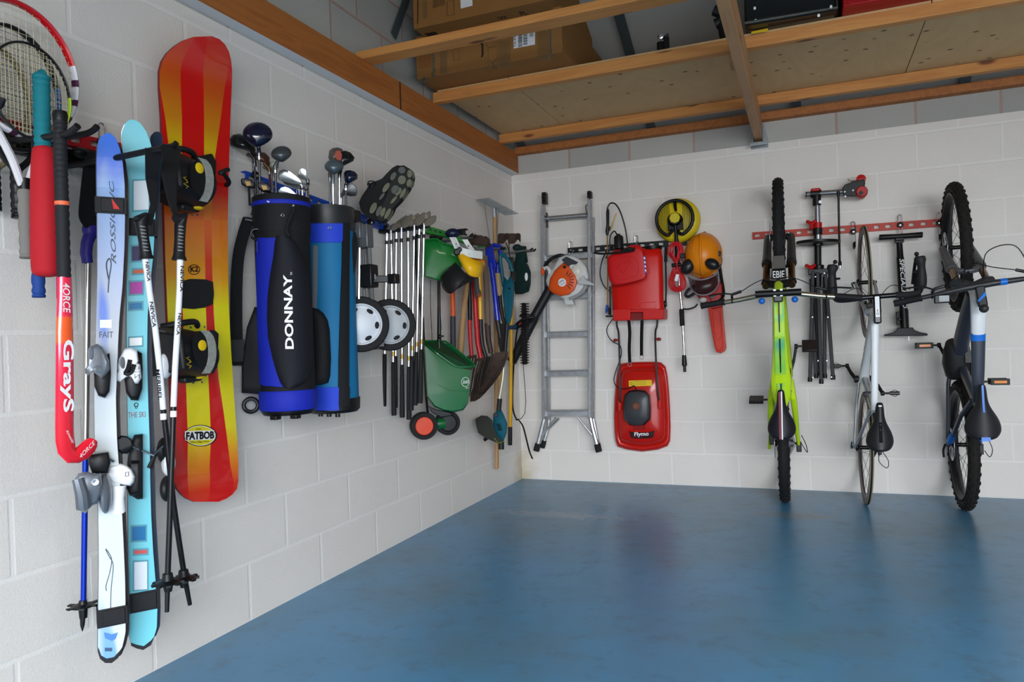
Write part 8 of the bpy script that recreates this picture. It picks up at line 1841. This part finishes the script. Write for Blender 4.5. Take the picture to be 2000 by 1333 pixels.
part('buckle', MB().box(B(1010,820,.305), .02,.008,.012), black, t)
part('label_sticker', MB().box(B(1016,632,.30), .02,.004,.01), red, t)
t = thing('cable_bundle', 'bunched black cable and clips where the blower tube crosses the corner tools', 'cable', B(1025,640,.32))
part('bundle', MB().tube(ease([B(1005,638,.33), B(1015,628,.35), B(1030,622,.35), B(1044,620,.34), B(1040,628,.35), B(1022,634,.36), B(1008,642,.34)], 4), .009, 8), black, t)
part('clip', MB().tube([B(1015,618,.33), B(1024,612,.34), B(1034,616,.34)], .006, 8), black, t)
t = thing('wall_sticker', 'small blue and white sticker on left wall above the toothed blade', 'sticker', L(1011,580,.001))
part('sheet', MB().prism([L(1009,573,.002), L(1014,573,.002), L(1013,587,.002), L(1008,588,.002)], X*.001), whitep, t, smooth=False); part('blue_mark', MB().prism([L(1010,575,.004), L(1013,575,.004), L(1012.4,580,.004), L(1009.6,580,.004)], X*.001).prism([L(1009.6,582,.004), L(1012.4,582,.004), L(1012,586,.004), L(1009,586,.004)], X*.001), mat('sticker_blue', (40,90,180), .5), t, smooth=False)

# ================================================================== loft storage
card = mat('brown_cardboard', (150,104,54), 0.85, noise=.08, nscale=12); inkg = mat('box_grey_ink', (104,92,66), .8); inkd = mat('box_dark_ink', (48,34,24), .8); inkt = mat('box_teal_ink', (58,90,92), .8)
def bbox(name, lab, c0, wv, dv, hv, m):
    """box from corner c0 (front bottom left), width, depth, height vectors"""
    t = thing(name, lab, 'cardboard box', c0+wv/2)
    part('carton', MB().hexa(c0, wv, dv, hv), m, t, bevel=.003, smooth=False); return t
# lower carton
y1 = 1.52
c0 = B(815,176,y1); e0 = B(1100,127,y1); tl = B(811,90,y1)
wv = e0-c0; wv.y = 0; wv.z = 0; c0.z = 2.545; hh = .24
hv = V((0,0,hh)); dv = V((0,1.0,0))
tb = bbox('cardboard_box', 'lower brown cardboard carton with white barcode label on the loft', c0, wv, dv, hv, card)
c0z = c0.z; y1_ = y1
# points on the front face of the lower carton
def FB(px, py, e=.002): return B(px, py, y1+e)
a = FB(851,149); part('lettering', text_mb('Panasonic', a, FB(847,80)-a, FB(843,150)-a, bold=.01), inkt, tb, smooth=False)
part('tape_patch', MB().prism([FB(816,108), FB(842,106), FB(842,132), FB(817,134)], Y*-.0006), mat('tape_brown', (140,88,44), .6), tb, smooth=False)
part('ring_mark', MB().torus(FB(829,156), Y, .012, .003, 20, 5), inkt, tb)
for x0, x1, ya, yb, dx in [(860,872,98,144,2.0),(974,997,80,132,2.4),(1051,1076,60,118,2.6)]:
    x = x0
    while x <= x1: part('text_line', MB().prism([FB(x,ya), FB(x+.7,ya), FB(x+.7,yb), FB(x,yb)], Y*-.0004), inkg, tb, smooth=False); x += dx
def boxout(pts, m, par, r=.0012): return part('printed_frame', MB().tube([FB(*p) for p in pts], r, 4, closed=True), m, par)
boxout([(885,97),(896,95),(897,116),(886,118)], inkg, tb); boxout([(953,94),(971,91),(971,133),(954,136)], inkg, tb); boxout([(951,75),(968,72),(968,90),(952,93)], inkg, tb)
part('printed_cross', MB().tube([FB(955,118), FB(969,133)], .0016, 4).tube([FB(969,116), FB(955,135)], .0016, 4), inkg, tb)
part('hand_hole', MB().prism([FB(937,84), FB(941,82), FB(944,86), FB(944.5,106), FB(942,112), FB(939,112), FB(941,106), FB(940.5,88)], Y*-.0008), inkd, tb, smooth=False)
lb = part('barcode_label', MB().prism([FB(1003,56), FB(1045,49), FB(1045,87), FB(1003,95)], Y*-.001), whitep, tb, smooth=False)
a = B(1008,92,y1+.004); part('label_lettering', text_mb('TX-P50U', a, B(1008,60,y1+.004)-a, B(1003.5,92.5,y1+.004)-a, bold=.01), black, lb, smooth=False)
rr_ = random.Random(5); yv_ = 62
for col in (1012, 1022, 1034):
    yv_ = 64 - (col-1012)*.17
    while yv_ < (90 if col < 1030 else 76)-(col-1012)*.17:
        hgt = rr_.choice([.6,1.0,1.6]); part('barcode_bar', MB().prism([B(col,yv_,y1+.004), B(col+8,yv_-1.2,y1+.004), B(col+8,yv_+hgt-1.2,y1+.004), B(col,yv_+hgt,y1+.004)], Y*-.0005), black, lb, smooth=False); yv_ += hgt+1.1
part('teal_line', MB().prism([FB(1074,54), FB(1075.3,54), FB(1078,114), FB(1076.6,114)], Y*-.0004), inkt, tb, smooth=False)
# upper carton, slightly forward
y2 = 1.66
c0 = B(808,57,y2); e0 = B(1063,7,y2); wv = e0-c0; wv.y = 0; wv.z = 0; c0.z = 2.80
c0.z = B(808,57,y2).z
tu = bbox('cardboard_box', 'upper brown cardboard carton stacked overhanging the lower one', c0, wv, V((0,.9,0)), V((0,0,.5)), card)
def FC(px, py, e=.002): return B(px, py, y2+e)
for x0, x1, ya, yb, dx in [(826,834,2,38,2.2),(846,868,0,16,2.4)]:
    x = x0
    while x <= x1: part('text_line', MB().prism([FC(x,ya), FC(x+.8,ya), FC(x+.8,yb-(x-x0)*.3), FC(x,yb-(x-x0)*.3)], Y*-.0004), inkd if x0 > 840 else inkg, tu, smooth=False); x += dx
part('edge_line', MB().prism([FC(815,0), FC(817,0), FC(816.5,47), FC(814.8,47)], Y*-.0004), inkd, tu, smooth=False)
part('printed_frame', MB().tube([FC(873,3), FC(886,1), FC(887,28), FC(873,31)], .0012, 4, closed=True), inkd, tu)
part('white_sticker', MB().prism([FC(899,-8), FC(922,-12), FC(923,11), FC(900,17)], Y*-.001), whitep, tu, smooth=False)
def FD(px, py): return H(px, py, c0.z-.0015)       # lettering on the underside
a = FD(974,38); part('underside_lettering', text_mb('VI', a, FD(990,36)-a, FD(970,33)-a, bold=.02), inkd, tu, smooth=False)
a = FD(1018,30); part('underside_lettering', text_mb('PL', a, FD(1032,28)-a, FD(1013,23)-a, bold=.02), inkd, tu, smooth=False)
part('underside_mark', MB().prism([FD(828,66), FD(850,62), FD(857,68), FD(838,72)], Z*-.0005), inkd, tu, smooth=False)
# dark strip leaning on the gable
t = thing('metal_strip', 'dark metal strip leaning against the bare gable blocks beside the cartons', 'metal strip', L(770,72,.03))
part('strip', MB().bar(L(769,70,.015), L(795,-5,.015), .05, .006, up=X), stripm, t, smooth=False)
# black trunk, red crate, folded tripod
y3 = 1.42
c0 = B(1455,64,y3); e0 = B(1636,32,y3); wv = V((e0.x-c0.x, .02, 0)); c0.z = 2.545
t = thing('storage_trunk', 'glossy black trunk with white paint specks on the loft right of the joist', 'trunk', c0+wv/2)
ko = part('body', MB().hexa(c0, wv, V((0,.5,0)), V((0,0,.32))), mat('trunk_black', (22,24,24), .25, noise=.4, nscale=25), t, bevel=.012)
part('metal_edge', MB().tube([c0+V((0,-.002,.010)), c0+wv+V((0,-.002,.010)), c0+wv+V((0,-.002,.31))], .008, 8), mat('trunk_edge_grey', (84,84,80), .5, .5, noise=.5, nscale=60), ko)
for (x, yy) in [(1474,16), (1623,13), (1476,40), (1599,30)]: part('paint_speck', MB().ell(B(x, yy, y3+.004), X*.006, Y*.001, Z*.008), whitep, ko)
c1 = B(1647,31,y3); e1 = B(1960,-20,y3); c1.z = 2.545
t = thing('plastic_crate', 'bright red storage crate on the loft right of the black trunk', 'crate', c1)
ro_ = part('body', MB().hexa(c1, V((e1.x-c1.x,.02,0)), V((0,.45,0)), V((0,0,.3))), mat('crate_red', (176,14,22), .4), t, bevel=.008)
for k in range(12): part('rib', MB().hexa(c1+V((.02+.055*k,-.003,.01)), X*.012, Y*.004, Z*.28), mat('crate_red', (0,0,0)), ro_, smooth=False)
t = thing('yellow_tape', 'short piece of yellow tape on the batten under the black trunk', 'tape', B(1485,60,1.345))
part('tape_strip', MB().prism([B(1467,62,1.345), B(1500,55,1.345), B(1500,61,1.345), B(1468,66,1.345)], Y*.002), yellow, t, smooth=False)
t = thing('camera_tripod', 'small black tripod head with a silver disc standing on the loft', 'tripod', B(1290,96,.9))
tc_ = B(1290,80,.9); zb_ = 2.545
part('head', MB().cyl(V((tc_.x, -.9, zb_)), V((tc_.x, -.9, tc_.z-.01)), .022, 10), black, t)
for dx in (-.08, .0, .07): part('leg', MB().tube([V((tc_.x, -.9, tc_.z-.02)), V((tc_.x+dx, -.9+.05*(dx == 0), zb_))], .009, 8), black, t)
part('silver_disc', MB().lathe(B(1290,71,.92), NB, [(.018,0),(.018,.006),(.010,.010),(0,.010)], 18), chrome, t); part('pan_handle', MB().tube([B(1293,76,.9), B(1306,66,.9)], .007, 8), black, t); part('grip_knob', MB().box(B(1302,84,.9), .03,.02,.07), black, t, bevel=.003)
t = thing('stand_head', 'black lighting stand head lying on the loft left of the joist top', 'stand', B(1400,60,1.2))
part('knuckle', MB().cyl(B(1395,20,1.2), B(1412,26,1.2), .028, 14).cyl(B(1397,48,1.2), B(1412,40,1.2), .028, 14), satin, t)
part('post', MB().tube([B(1410,28,1.2), B(1412,42,1.2), V((B(1412,42,1.2).x+.02,-1.2,zb_))], [.025,.03,.035], 12), satin, t)
